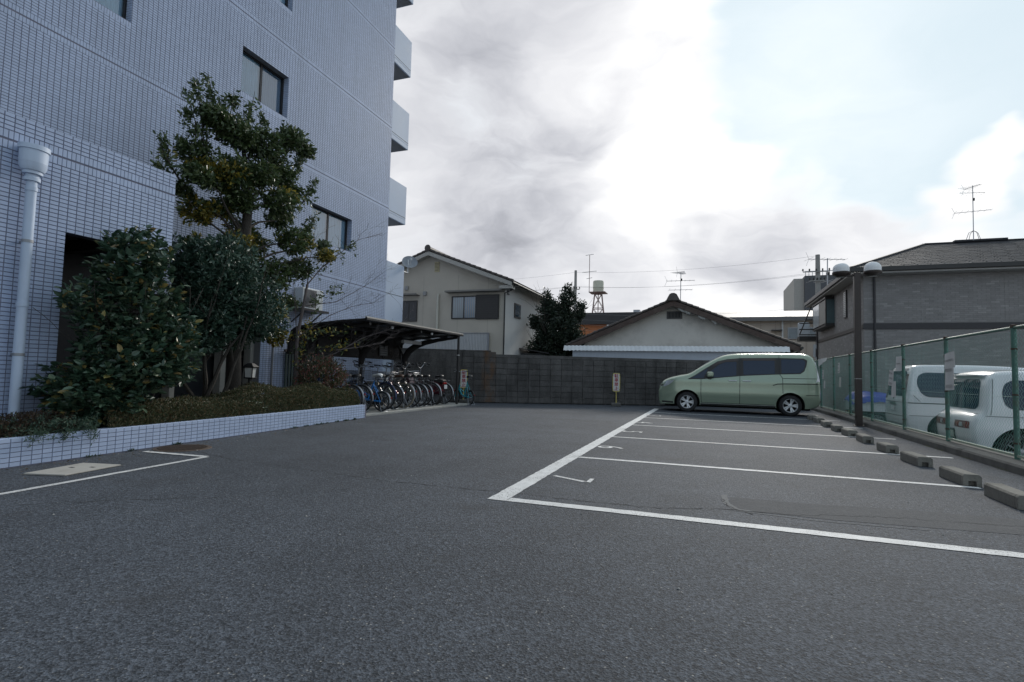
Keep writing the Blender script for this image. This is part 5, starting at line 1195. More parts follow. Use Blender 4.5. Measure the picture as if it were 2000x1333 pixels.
# ------------------------------------------------------------------ beige two-storey house
HX0, HX1, HY0, HY1 = -16.2, -8.6, 22.4, 30.0; RX = -12.25; EZ = 5.24; RZ = 6.62
hb = thing('beige_house', 'beige two storey house with a tiled gable roof behind the block wall', 'house', ((HX0+HX1)/2, 25.5, 0))
beige = mat('beige render', (.49, .45, .385), .85, var=.06, scale=1.2, bump=.2, bscale=80, dirt=(.39, .355, .305, .45), dscale=.9)
gside = mat('side wall lit tone', (.52, .515, .50), .8, var=.05, scale=1.5, bump=.1)  # lighter copy of the wall colour: light on the right-facing side painted in
mb = MB(); mb.add([(HX0, HY0, -.3), (HX1, HY0, -.3), (HX1, HY0, EZ+.05), (RX, HY0, RZ-.08), (HX0, HY0, EZ+.0)], [(0,1,2,3,4)])
mb.build('front_wall', beige, hb)
mb = MB(); mb.add([(HX1, HY0, -.3), (HX1, HY1, -.3), (HX1, HY1, EZ+.05), (HX1, HY0, EZ+.05)], [(0,1,2,3)]); mb.build('side_wall', gside, hb)
mb = MB(); mb.add([(HX0, HY0, -.3), (HX0, HY1, -.3), (HX0, HY1, EZ), (HX0, HY0, EZ)], [(0,3,2,1)]); mb.add([(HX0, HY1, -.3), (HX1, HY1, -.3), (HX1, HY1, EZ), (RX, HY1, RZ-.08), (HX0, HY1, EZ)], [(4,3,2,1,0)]); mb.build('rear_wall', gside, hb)
rf = MB(); OV = .5; EXR, EXL = HX1+.5, HX0-.5
sl = (RZ-EZ)/(HX1-RX); zr = RZ-sl*(EXR-RX); zl = RZ-sl*(RX-EXL)
slab3(rf, [(RX, HY0-OV, RZ), (EXR, HY0-OV, zr), (EXR, HY1+.4, zr), (RX, HY1+.4, RZ)], .1); slab3(rf, [(RX, HY0-OV, RZ), (EXL, HY0-OV, zl), (EXL, HY1+.4, zl), (RX, HY1+.4, RZ)], .1)
roof = rf.build('roof', whitebd, hb)
me = None
def tile_course(parent, xa, za, xb, zb, y0, y1, name='roof_tile'):
    """stepped tile courses up one slope; each course is one strip with a rolled lower edge and a rolled verge"""
    L_ = sqrt((xb-xa)**2+(zb-za)**2); n = int(L_/.26); d = Vector((xb-xa, 0, zb-za)).normalized(); nn = Vector((-d.z, 0, d.x)); nn = nn if nn.z > 0 else -nn
    for i in range(n):
        a = Vector((xa, 0, za))+d*(L_*i/n); b = Vector((xa, 0, za))+d*(L_*(i+1)/n+.03); mb = MB(); vs_ = []
        pr = [a+nn*.02, a+nn*.085, a+d*.06+nn*.09, b+nn*.05, b+nn*.02]
        for y in (y0, y1): vs_ += [(p.x, y, p.z) for p in pr]
        mb.add(vs_, [(0,1,2,3,4), (9,8,7,6,5)]+[(k, 5+k, 5+(k+1) % 5, (k+1) % 5) for k in range(5)]); mb.tube([tuple(a+nn*.06+Vector((0, y0+.06, 0))), tuple(b+nn*.045+Vector((0, y0+.06, 0)))], [.06, .05], 8)
        mb.build(name, kawara, parent)
tile_course(roof, EXR+.03, zr, RX+.05, RZ, HY0-OV-.03, HY1+.4); tile_course(roof, EXL-.03, zl, RX-.05, RZ, HY0-OV-.03, HY1+.4)
mb = MB(); mb.tube([(RX, HY0-OV-.05, RZ+.1), (RX, HY1+.4, RZ+.1)], .13, 10); mb.build('ridge', kawara, roof, smooth=True)
mb = MB(); mb.lathe([(0, 0), (.14, 0), (.16, .04), (.08, .07), (0, .07)], 14, Matrix.Translation((RX, HY0-OV-.03, RZ+.13)) @ Matrix.Rotation(pi/2, 4, 'X')); mb.build('ridge_end', kawara, roof, smooth=True)
for s_, ex, ez in ((1, EXR, zr), (-1, EXL, zl)):
    mb = MB(); y = HY0-OV-.02; vs_ = [(RX, y, RZ-.02), (ex, y, ez-.02), (ex, y, ez-.19), (RX, y, RZ-.19)]; vs_ += [(a, y+.05, c_) for a, b, c_ in vs_]
    mb.add(vs_, [(0,1,2,3) if s_ < 0 else (3,2,1,0), (4,5,6,7), (0,4,5,1), (1,5,6,2), (2,6,7,3), (3,7,4,0)]); mb.build('barge_board', whitebd, roof)
mb = MB(); mb.box(EXR-.6, EXR-.02, HY0-OV+.03, HY0-.01, zr-.28, zr-.14); mb.build('eave_return', whitebd, roof)
mb = MB(); mb.tube([(EXR+.05, HY0-OV, zr-.04), (EXR+.05, HY1+.4, zr-.04)], .055, 10); mb.tube([(EXR+.05, HY0-.2, zr-.08), (EXR-.1, HY0-.15, zr-.3), (HX1+.03, HY0-.06, zr-.42), (HX1+.03, HY0-.06, .2)], .035, 10); mb.build('gutter', gutm, hb, smooth=True)
cur2 = mat('pale green curtain', (.5, .55, .53), .9, var=.05); gl2 = glass_mat('house glass', (.6, .68, .72), .14)
win_y(hb, -11.2, -9.95, 3.5, 4.55, HY0-.02, gutm, gl2, 2, name='window', back=[cur2, dkcurt])
mb = MB(); mb.box(-9.95, -8.85, HY0-.09, HY0-.01, 3.48, 4.58); shb = mb.build('shutter_box', gutm, hb)
for i in range(10): mb = MB(); mb.box(-9.9, -8.9, HY0-.1, HY0-.091, 3.52+i*.104, 3.6+i*.104); mb.build('louvre', mat('dark brown louvre', (.045, .04, .038), .5), shb)
win_y(hb, -13.9, -13.0, 3.4, 4.4, HY0-.02, gutm, mat('dark net pane', (.03, .03, .032), .2), 2, name='window')
for x0, x1, z in ((-11.4, -8.62, 4.70), (-14.1, -12.88, 4.63)): mb = MB(); mb.box(x0, x1, HY0-.4, HY0-.005, z, z+.035); mb.box(x0, x1, HY0-.4, HY0-.36, z+.036, z+.07); mb.build('awning', mat('awning', (.20, .19, .175), .6), hb)
mb = MB(); mb.box(-12.15, -11.9, HY0-.03, HY0-.003, 5.72, 6.2); v = mb.build('gable_vent', mat('cream vent', (.50, .44, .28), .6), hb)
for i in range(6): mb = MB(); mb.box(-12.12, -11.93, HY0-.045, HY0-.031, 5.78+i*.065, 5.81+i*.065); mb.build('louvre', mat('vent shade', (.26, .23, .15), .7), v)
mb = MB(); mb.tube([(-11.9, HY0-.07, 1.2), (-11.9, HY0-.07, 4.6), (-11.9, HY0-.0, 4.68)], .055, 10); mb.build('soil_pipe', mat('cream pipe', (.5, .485, .42), .5), hb, smooth=True)
for x, z in ((-12.6, 4.72), (-13.6, 5.0)): mb = MB(); mb.box(x-.09, x+.09, HY0-.1, HY0-.003, z-.09, z+.1); mb.build('vent_hood', mat('grey hood', (.30, .30, .30), .6), hb, bevel=.02)
mb = MB(); mb.box(HX1+.003, HX1+.1, HY0+.25, HY0+.42, 4.6, 4.85); mb.build('vent_hood', mat('grey hood', (.30, .30, .30), .6), hb, bevel=.02)
for x in (-14.5, -12.7, -10.9, -9.4): mb = MB(); mb.box(x-.005, x+.005, HY0-.003, HY0-.001, .0, EZ+.3); mb.build('panel_joint', mat('joint', (.25, .235, .2), .8), hb)
mb = MB(); mb.box(HX1+.002, HX1+.05, 23.65, 24.5, 3.68, 4.36); w = mb.build('side_window', gutm, hb); mb = MB(); mb.add([(HX1+.053, 23.71, 3.74), (HX1+.053, 24.44, 3.74), (HX1+.053, 24.44, 4.30), (HX1+.053, 23.71, 4.30)], [(0,1,2,3)]); mb.build('pane', mat('bluish pane', (.05, .07, .09), .08), w)
mb = MB(); corrug(mb, -14.6, -9.25, 1.2, 2.83, HY0-.12, .075, .012); mb.build('corrugated_panel', mat('pale grey sheet', (.40, .41, .42), .45, metal=.3, var=.08), hb, smooth=True)
mb = MB(); mb.box(-9.3, -9.25, HY0-.15, HY0-.1, 1.2, 2.85); mb.box(-14.6, -9.25, HY0-.15, HY0-.1, 2.832, 2.86); mb.build('panel_trim', alloy, hb)
sh_ = thing('lean_to_roof', 'low dark lean-to roof at the beige house side behind the wall', 'shed', (-8.2, 24, 0)); mb = MB(); mb.box(-8.55, -7.3, 24.6, 26.5, 0, 2.05); mb.build('wall', mat('dark shed', (.04, .04, .042), .7), sh_); mb = MB(); slab3(mb, [(-8.57, 24.4, 2.3), (-7.1, 24.4, 2.08), (-7.1, 26.6, 2.08), (-8.57, 26.6, 2.3)], .05); mb.build('roof', gutm, sh_)

# ------------------------------------------------------------------ low gabled house
GY = 25.0; GXL, GXR, GXM = -6.25, 3.4, -1.53; GZ, GE = 4.42, 2.42
gh = thing('gabled_house', 'old single storey house with a wide whitewashed gable behind the wall', 'house', (-1.5, 29, 0))
plaster = mat('stained plaster', (.72, .68, .62), .9, var=.07, scale=1.2, bump=.3, bscale=60, dirt=(.42, .39, .35, .75), dscale=.75)
V, F = fill([(GXL+.5, -.2), (GXR-.5, -.2), (GXR-.5, GE+.12), (GXM, GZ-.12), (GXL+.5, GE+.12)], [], 1.)
mb = MB(); mb.add([(x, GY, z) for x, z in V], F.tolist()); mb.build('gable_wall', plaster, gh)
mb = MB(); mb.box(GXL+.5, GXR-.5, GY+.02, GY+7.5, -.2, GE); mb.build('rear_wall', plaster, gh)
rf = MB(); slab3(rf, [(GXM, GY-.5, GZ), (GXR, GY-.5, GE), (GXR, GY+8, GE), (GXM, GY+8, GZ)], .1); slab3(rf, [(GXM, GY-.5, GZ), (GXL, GY-.5, GE), (GXL, GY+8, GE), (GXM, GY+8, GZ)], .1)
oldwood = mat('weathered brown board', (.085, .058, .048), .8, var=.3, scale=5, dirt=(.16, .13, .11, .6), dscale=3)
roof = rf.build('roof', oldwood, gh)
tile_course(roof, GXR+.02, GE, GXM+.05, GZ, GY-.53, GY+8); tile_course(roof, GXL-.02, GE, GXM-.05, GZ, GY-.53, GY+8)
for ex in (GXR, GXL):
    mb = MB(); y = GY-.52; vs_ = [(GXM, y, GZ+.0), (ex, y, GE+.0), (ex, y, GE-.24), (GXM, y, GZ-.24)]; vs_ += [(a, y+.05, c_) for a, b, c_ in vs_]
    mb.add(vs_, [(3,2,1,0) if ex > 0 else (0,1,2,3), (4,5,6,7), (0,4,5,1), (1,5,6,2), (2,6,7,3), (3,7,4,0)]); mb.build('barge_board', oldwood, roof)
mb = MB(); mb.tube([(GXM, GY-.56, GZ+.12), (GXM, GY+8, GZ+.12)], .14, 10); mb.build('ridge', kawara, roof, smooth=True)
mb = MB(); mb.prism([(-.3, -.12), (.3, -.12), (.22, .04), (.15, .17), (.06, .22), (-.06, .22), (-.15, .17), (-.22, .04)], -.62, -.54, Matrix.Translation((GXM, GY, GZ+.1)) @ Matrix(((1,0,0,0),(0,0,1,0),(0,1,0,0),(0,0,0,1)))); mb.build('ridge_end', kawara, roof, bevel=.02)
mb = MB(); mb.box(-1.83, -1.17, GY-.04, GY-.004, 3.66, 4.0); v = mb.build('gable_vent', mat('vent frame', (.13, .125, .12), .7), gh)
mb = MB(); mb.box(-1.77, -1.23, GY-.05, GY-.041, 3.71, 3.95); mb.build('vent_opening', blackm, v)
for i in range(9): x = -1.74+i*.061; mb = MB(); mb.box(x-.012, x+.012, GY-.065, GY-.051, 3.71, 3.95); mb.build('vent_bar', mat('vent frame', (.13, .125, .12), .7), v)
r_ = random.Random(5)   # flaking patches under the right barge
for x, w in ((-1.2, .28), (-.95, .3), (-.35, .32), (.15, .2)):
    z = GZ-(GZ-GE)/(GXR-GXM)*(x-GXM)-.29; mb = MB(); mb.add([(x-w/2, GY-.53, z+.09), (x+w/2, GY-.53, z-.03), (x+w/2-.03, GY-.53, z-.10), (x, GY-.53, z-.06), (x-w/2+.04, GY-.53, z+.02)], [(4,3,2,1,0)]); mb.build('flaked_patch', pale_m, roof)
sheetm = mat('white corrugated sheet', (.72, .73, .74), .5, metal=0., var=.1, scale=3); bluesheet = mat('pale blue grey sheet', (.50, .54, .60), .5, metal=.2, var=.08, scale=2, dirt=(.36, .38, .40, .4))
mb = MB(); n = 260; vs_ = []
for i in range(n+1): x = -6.35+(9.35)*i/n; a = .018*sin(2*pi*i/5.); vs_ += [(x, GY-.80, 2.19+a*.6), (x, GY-.62, 2.42+a*.6)]
mb.add(vs_, [(2*i, 2*i+2, 2*i+3, 2*i+1) for i in range(n)]); mb.build('pent_roof', sheetm, gh, smooth=True)
mb = MB()
for i in range(int(8.8/.16)):
    x = -5.95+i*.16; mb.box(x, x+.118, GY-.62, GY-.6, 1.2, 2.19); mb.box(x+.1185, x+.1595, GY-.61, GY-.6, 1.2, 2.19)
mb.build('sheet_wall', bluesheet, gh)
mb = MB(); mb.tube([(GXR+.06, GY-.6, GE-.05), (GXR+.06, GY+8, GE-.05)], .06, 8); mb.tube([(GXR+.06, GY-.5, GE-.08), (GXR-.3, GY-.4, GE-.4), (GXR-.45, GY-.4, GE-.42)], .035, 8); mb.build('gutter', gutm, gh, smooth=True)
antenna('tall thin aerial with two arrays on the whitewashed gable house ridge', (-1.28, 25.6, 4.45), 1.4, .8, rot=.12, base=False, els=((.72, 0), (.42, 3), (.97, 60)))

# ------------------------------------------------------------------ brick-clad house on the right
BX0, BX1, BY0, BY1 = 5.6, 16.0, 24.4, 34.0; BE = 5.45
br = thing('brick_house', 'grey brick clad two storey house with a hipped slate roof beyond the fence', 'house', (10.5, 29, -.33))
brm = mat('grey brown brick siding', (.255, .243, .236), .85, var=.1, scale=3, rnd=.08, bump=.3, bscale=70); brl = mat('paler brick', (.283, .27, .262), .85, var=.1, rnd=.15); brg = mat('brick joint', (.225, .215, .209), .9, var=.1)
mb = MB(); mb.box(BX0, BX1, BY0, BY1, -.5, BE-.05); mb.build('wall', brg, br)
Bk, Bl = [], []; r_ = random.Random(8)
for k in range(int((BE+.4)/.075)):
    z = -.3+.075*k
    if 3.05 < z < 3.36: continue
    u = -(k % 2)*.13
    while u < 9.9:
        a, b_ = max(0, u)+.004, min(u+.262, 9.9)-.004
        if b_-a > .03: (Bl if r_.random() < .2 else Bk).append((a, b_, z+.003, min(z+.072, BE-.06)))
        u += .266
for T_, m_ in ((Bk, brm), (Bl, brl)):
    V, F = tile_mesh(T_, lambda u, v, d: (BX0+u, BY0-d, v), .005, .002); np_obj('bricks', V, F, m_, br, 'stuff')
    V, F = tile_mesh([t for t in T_ if t[1] < BY1-BY0-.1], lambda u, v, d: (BX0-d, BY1-u, v), .005, .002); np_obj('bricks', V, F, m_, br, 'stuff')
band = mat('dark band', (.035, .033, .036), .5)
mb = MB(); mb.box(BX0-.03, BX1, BY0-.045, BY0+.0, 3.12, 3.34); mb.build('storey_band', band, br)
mb = MB(); mb.box(BX0-.045, BX0, BY0, BY1, 3.15, 3.3); mb.build('storey_band', mat('brown band', (.075, .066, .06), .6), br)
slate = mat('dark slate', (.027, .029, .036), .7, var=.18, scale=3, rnd=.22); EX0, EY0, EX1, EY1 = BX0-.5, BY0-.5, BX1+.5, BY1+.5; RY = 29.2; RXA, RXB, RZ2 = EX0+4.0, 12.8, 7.35
rf = MB(); A_, B2, C_, D2 = (EX0, EY0, BE), (EX1, EY0, BE), (EX1, EY1, BE), (EX0, EY1, BE); r1, r2 = (RXA, RY, RZ2), (RXB, RY, RZ2)
for q in ((A_, B2, r2, r1), (B2, C_, r2), (C_, D2, r1, r2), (D2, A_, r1)): slab3(rf, list(q), .05)
roof = rf.build('roof', slate, br)
# slate courses on the two slopes one can see
S_ = []
n1, n2 = 24, 40
Pq = lambda s_, t: None
V_, F_ = [], []
def course(a, b, c_, d, nrow, wid):
    a, b, c_, d = map(Vector, (a, b, c_, d)); nn = (b-a).cross(d-a).normalized(); nn = nn if nn.z > 0 else -nn
    for i in range(nrow):
        f0, f1 = i/nrow, (i+1.15)/nrow; p0, p1 = a.lerp(d, f0), b.lerp(c_, f0); q0, q1 = a.lerp(d, min(1, f1)), b.lerp(c_, min(1, f1)); L_ = (p1-p0).length; m_ = max(1, int(L_/wid))
        for j in range(m_):
            o = len(V_); s0 = max(0, (j-.5*(i % 2))/m_)+.0015; s1 = min(1, (j+1-.5*(i % 2))/m_)-.0015; h = random.uniform(.017, .024)
            for p, q_, s_, hh in ((p0, p1, s0, h), (p0, p1, s1, h), (q0, q1, s1, .004), (q0, q1, s0, .004)): V_.append(tuple(p.lerp(q_, s_)+nn*hh))
            for s_ in (s0, s1): V_.append(tuple(p0.lerp(p1, s_)))
            F_.append((o, o+1, o+2, o+3)); F_.append((o+4, o+5, o+1, o))
course(A_, B2, r2, r1, 26, .42); course(D2, A_, r1, r1, 26, .42)
np_obj('slates', np.array(V_), np.array(F_), slate, roof, 'stuff')
mb = MB()
for a, b_ in ((A_, r1), (r1, r2), (D2, r1), (B2, r2)): mb.beam(Vector(a)+Vector((0, 0, .03)), Vector(b_)+Vector((0, 0, .03)), .14, .05)
mb.build('ridge_capping', slate, roof)
mb = MB(); mb.box(RXA+1.1, RXA+3.0, RY-.12, RY+.12, RZ2+.03, RZ2+.12); mb.build('ridge_vent', slate, roof, bevel=.01)
mb = MB(); mb.box(EX0-.06, EX1, EY0-.09, EY0-.0, BE-.17, BE-.0); mb.box(EX0-.09, EX0-.0, EY0, EY1, BE-.17, BE-.0); mb.build('gutter', gutm, br, bevel=.01)
mb = MB(); mb.box(EX0, EX1, EY0, BY0+.0, BE-.24, BE-.18); mb.box(EX0, BX0, BY0+.001, EY1, BE-.24, BE-.18); mb.build('soffit', mat('soffit board', (.40, .39, .37), .8), br)
mb = MB(); mb.tube([(BX0+.35, BY0-.06, BE-.2), (BX0+.35, BY0-.06, -.3)], .042, 8); mb.tube([(BX0-.08, BY1-.3, BE-.2), (BX0-.08, BY1-.3, -.3)], .042, 8); mb.build('rain_pipe', band, br, smooth=True)
for x in (BX0+1.9, BX0+4.4): mb = MB(); mb.box(x-.004, x+.004, BY0-.012, BY0-.0095, 3.36, BE-.25); mb.build('panel_joint', brl, br)
# bay window, slim window and balcony rails on the side facing the lot
mb = MB(); mb.box(BX0-.4, BX0-.002, 29.6, 33.1, 3.72, 3.8); mb.box(BX0-.4, BX0-.002, 29.6, 33.1, 5.06, 5.14); bay = mb.build('bay_window', gutm, br)
mb = MB(); mb.box(BX0-.39, BX0-.003, 29.62, 29.68, 3.8, 5.06); mb.box(BX0-.39, BX0-.003, 33.02, 33.08, 3.8, 5.06); mb.box(BX0-.39, BX0-.33, 31.2, 31.32, 3.8, 5.06); mb.build('frame', gutm, bay)
mb = MB(); mb.box(BX0-.34, BX0-.004, 29.605, 29.615, 3.86, 5.0); mb.build('side_pane', mat('teal pane', (.10, .15, .16), .06), bay)
mb = MB(); mb.box(BX0-.385, BX0-.375, 31.33, 33.0, 3.86, 5.0); mb.build('pane', mat('bright pane', (.45, .48, .5), .06), bay)
mb = MB(); mb.box(BX0-.387, BX0-.377, 29.7, 31.2, 3.86, 5.0); mb.build('shutter', mat('grey beige shutter', (.25, .24, .22), .6), bay)
mb = MB(); mb.box(BX0-.06, BX0-.002, 27.0, 27.5, 3.85, 5.05); sw_ = mb.build('slim_window', gutm, br)
mb = MB()
for i in range(14): mb.box(BX0-.072, BX0-.061, 27.05, 27.45, 3.9+i*.08, 3.95+i*.08)
mb.build('louvre_glass', mat('frosted louvre', (.42, .43, .42), .3), sw_)
mb = MB()
for z in (3.6, 3.9, 4.25): mb.box(BX0-.9, BX0-.0, BY1+.12, BY1+.16, z, z+.06)
mb.beam((BX0-.9, BY1+.14, 3.6), (BX0-.3, BY1+.14, 5.2), .06, .06); mb.box(BX0-.9, BX0, BY1+.1, BY1+1.0, 3.3, 3.55); mb.build('balcony_rail', gutm, br)
antenna('aerial on a four legged stand on the brick clad house roof', (RXA+1.75, RY-.2, RZ2+.05), 2.45, .85, rot=-.25, els=((.52, 8), (.86, 30), (.97, -40)))

# ------------------------------------------------------------------ things farther off
om = mat('orange brick render', (.42, .16, .07), .85, var=.12, scale=.8, dirt=(.3, .11, .05, .5))
ob = thing('orange_building', 'orange walled building with a dark flat roof behind the gabled house', 'building', (-9, 56, 0))
mb = MB(); mb.box(-14, -6.6, 52, 62, -.4, 6.0); mb.build('wall', om, ob)
mb = MB(); mb.box(-14.4, -6.0, 51.5, 62.5, 6.0, 7.1); mb.build('roof_parapet', mat('dark roof sheet', (.035, .035, .038), .7, var=.15, scale=1), ob)
for x in (-10.6, -9.9): mb = MB(); mb.box(x, x+.62, 51.93, 51.98, 4.4, 5.4); w = mb.build('window', mat('window dark', (.12, .13, .14), .15), ob); mb = MB(); mb.box(x+.28, x+.34, 51.9, 51.93, 4.4, 5.4); mb.build('mullion', alloy, w)
mb = MB(); mb.box(-9.3, -8.7, 51.6, 51.95, 5.4, 5.95); mb.build('vent_box', acw, ob); mb = MB(); mb.box(-7.0, -6.4, 53, 54, 7.1, 7.5); mb.build('roof_vent', alloy, ob)
wt = thing('water_tower', 'pale water tank on a rust streaked lattice tower behind the orange building', 'water tower', (-13, 66, 0))
tred = mat('faded red steel', (.24, .17, .16), .7, var=.3, scale=3)
TX, TY = -13.0, 66.
for z0, z1, r0, r1 in ((6.4, 8.4, 1.35, 1.1), (8.4, 10.4, 1.1, .85)):
    pass
def leg(a, z): r_ = 1.55-(z-5)*.155; return (TX+r_*cos(a), TY+r_*sin(a), z)
for k in range(4): a = pi/4+k*pi/2+.2; mb = MB(); mb.tube([leg(a, 0), leg(a, 11.3)], .075, 6); mb.build('leg', tred, wt)
mb = MB()
for za, zb in ((5.5, 7.4), (7.4, 9.3), (9.3, 11.1)):
    for k in range(4): a, b_ = pi/4+k*pi/2+.2, pi/4+(k+1)*pi/2+.2; mb.tube([leg(a, za), leg(b_, zb)], .03, 4); mb.tube([leg(b_, za), leg(a, zb)], .03, 4); mb.tube([leg(a, zb), leg(b_, zb)], .045, 4)
mb.tube([(TX, TY, 5), (TX, TY, 11.4)], .06, 6); mb.build('bracing', tred, wt)
mb = MB(); mb.lathe([(0, 11.3), (.62, 11.3), (.66, 11.35), (.64, 11.8), (.68, 11.83), (.68, 11.9), (.66, 11.93), (.66, 12.55), (.6, 12.72), (0, 12.78)], 20, Matrix.Translation((TX, TY, 0))); mb.build('tank', mat('cream tank', (.48, .47, .38), .5), wt, smooth=True)
mb = MB(); mb.box(TX-1.0, TX+1.0, TY-1.0, TY+1.0, 11.2, 11.28); mb.tube([(TX-.95, TY-.9, 11.2), (TX-.95, TY-.9, 15.8)], .04, 5)
mb.build('platform', tred, wt); mb = MB()
for z, l in ((15.8, .5), (13.7, .9), (12.9, .35)): mb.tube([(TX-.95-l, TY-.9, z), (TX-.95+l, TY-.9, z+.1)], .03, 4)
mb.build('aerial', alloy, wt)
rb = thing('beige_building', 'long beige two storey building with a grey roof right of the gabled house', 'building', (7.3, 46, 0))
rbm = mat('pinkish beige siding', (.42, .365, .31), .8, var=.05, scale=.7)
mb = MB(); mb.box(-2, 17, 44, 54, -.4, 5.55); mb.build('wall', rbm, rb); mb = MB(); slab3(mb, [(-2.6, 43.4, 5.65), (17.5, 43.4, 5.65), (17.5, 49, 6.7), (-2.6, 49, 6.7)], .3); mb.build('roof', mat('grey roof sheet', (.17, .17, .175), .6, var=.1), rb)
for i in range(18): x = -1.5+i*1.0; mb = MB(); mb.box(x-.02, x+.02, 43.97, 43.995, -.2, 5.5); mb.build('siding_joint', mat('siding joint', (.33, .285, .24), .8), rb)
for x, w in ((1.9, 1.1), (5.3, .75), (6.55, .75), (9.3, .8)):
    mb = MB(); mb.box(x, x+w, 43.9, 43.99, 4.05, 4.9); wv = mb.build('window', alloy, rb); mb = MB(); mb.box(x+.06, x+w-.06, 43.88, 43.9, 4.11, 4.84); mb.build('pane', mat('grey pane', (.22, .25, .27), .15), wv)
for x in (4.2, 7.1): mb = MB(); mb.box(x, x+.7, 43.5, 43.98, 3.0 if x > 5 else 4.65, 3.12 if x > 5 else 4.72); mb.build('hood', gutm, rb)
mb = MB(); mb.tube([(4.95, 43.9, 0), (4.95, 43.9, 5.6)], .06, 6); mb.build('rain_pipe', acw, rb)
dt = thing('dark_tower', 'distant dark grey tower block with a pale left edge', 'building', (15.5, 88, 0))
mb = MB(); mb.box(12.3, 20, 84, 96, -.4, 15.6); mb.build('wall', mat('tower dark grey', (.075, .08, .09), .7), dt); mb = MB(); mb.box(11.0, 12.28, 84.5, 96, -.4, 15.3); mb.build('pale_side', mat('tower pale side', (.34, .33, .31), .8), dt)
mb = MB()
for i in range(18): mb.tube([(12.4+i*.42, 84.05, 15.6), (12.4+i*.42, 84.05, 16.2)], .04, 4)
mb.tube([(12.3, 84.05, 16.2), (19.9, 84.05, 16.2)], .05, 4); mb.build('roof_rail', alloy, dt)
polec = mat('pole concrete', (.27, .265, .255), .85, var=.12, scale=3)
def pole(label, x, y, h, arm, r=.17, trans=True):
    t = thing('utility_pole', label, 'utility pole', (x, y, 0)); mb = MB(); mb.tube([(x, y, -.4), (x, y, h)], [r*1.25, r*.8], 12); mb.build('pole', polec, t, smooth=True)
    for z, l in arm:
        mb = MB(); mb.beam((x-l, y-.2, z), (x+l*.7, y-.2, z), .06, .06); a = mb.build('cross_arm', polec, t)
        for k in range(5): xx = x-l+l*1.7*k/4; mb = MB(); mb.lathe([(0, 0), (.03, 0), (.06, .04), (.03, .08), (.06, .11), (.02, .16), (0, .16)], 8, Matrix.Translation((xx, y-.2, z+.05))); mb.build('insulator', blkpl, a)
    if trans:
        for dx in (-.85, .75): mb = MB(); mb.lathe([(0, 0), (.33, 0), (.36, .05), (.36, 1.05), (.3, 1.12), (0, 1.15)], 14, Matrix.Translation((x+dx, y, h-5.6))); c_ = mb.build('transformer', mat('transformer grey', (.33, .36, .39), .5), t, smooth=True)
        
        for zb in (h-4.3, h-5.7): mb = MB(); mb.beam((x-.8, y-.1, zb), (x+.8, y-.1, zb), .08, .08); mb.build('bracket', gutm, t)
        for a_ in ((x-.35, x-.1, y-.5, y-.2, 2.6, 3.4), (x-.25, x-.05, y-.5, y-.2, h-6.9, h-6.2)): mb = MB(); mb.box(*a_); mb.build('meter_box', mat('transformer grey', (.33, .36, .39), .5), t)
    return t
pole('grey utility pole with two transformers beside the brick clad house', 6.62, 40.0, 9.35, ((8.2, .9), (7.6, .5)))
pole('slim utility pole rising behind the broad tree', -10.35, 43, 9.6, ((8.0, .55),), .13, False)
wr = thing('overhead_wires', 'thin overhead wires strung between the two utility poles', 'wires', (-1.5, 41.5, 8))
def wire(p, q, sag, n=14): return [tuple(Vector(p).lerp(Vector(q), i/n)-Vector((0, 0, sag*4*(i/n)*(1-i/n)))) for i in range(n+1)]
wm = mat('wire', (.22, .22, .23), .6)
for dz, dx, sg in ((9.4, 0, .35), (8.25, -.6, .4), (8.25, .1, .4), (5.6, 0, .4), (5.2, 0, .4), (4.75, 0, .38), (6.05, 0, .35)):
    mb = MB(); mb.tube(wire((-10.35+dx, 42.8, dz), (6.6+dx, 39.8, dz-.15), sg), .006, 4); mb.tube(wire((-10.35+dx, 42.8, dz), (-34, 48, dz+1), .5), .006, 4); mb.build('wire', wm, wr)
for f, z in ((.29, 5.6), (.29, 5.2), (.29, 4.75), (.29, 6.05)):
    p = Vector((-10.35, 42.8, z)).lerp(Vector((6.6, 39.8, z-.15)), f)-Vector((0, 0, .4*4*f*(1-f)))
    mb = MB(); mb.lathe([(0, -.09), (.06, -.06), (.06, .06), (0, .09)], 8, Matrix.Translation(p)); mb.build('spacer', blkpl, wr)
antenna('small aerial far behind the right hand utility pole', (9.3, 52, 6.3), 5.2, 2.0, rot=.3, base=False, els=((.98, 0), (.62, 5)))
# broad tree between the houses
bgm = leaf_mat('broad tree leaf', [(0, (.014, .026, .018)), (.5, (.026, .042, .026)), (.85, (.04, .056, .034)), (1, (.06, .07, .045))], rough=.45, trans=.2)
bt2 = thing('broad_tree', 'broad dark evergreen tree between the beige house and the gabled house', 'tree', (-6.9, 25.5, 0))
segs, ends = [], []
branchy((-7.0, 25.4, 0), (.0, 0, 1), 1.6, .16, 0, .5, 2, .3, .05, 5, segs, ends); ends.clear()
for d, l in (((.6, 0, 1), 1.5), ((-.6, .1, 1), 1.5), ((.1, -.6, 1), 1.4), ((.1, .6, 1), 1.5), ((.25, .1, 1.2), 2.0), ((-.3, -.1, 1.2), 2.0), ((1, .2, .4), 1.2), ((-1, -.1, .4), 1.2)): branchy((-7.0, 25.4, 1.4), d, l, .07, 2, .6, 3, .25, .12, 5, segs, ends)
limbs_mb(segs).build('trunk', bark, bt2, smooth=True)
T_, D_ = [], []
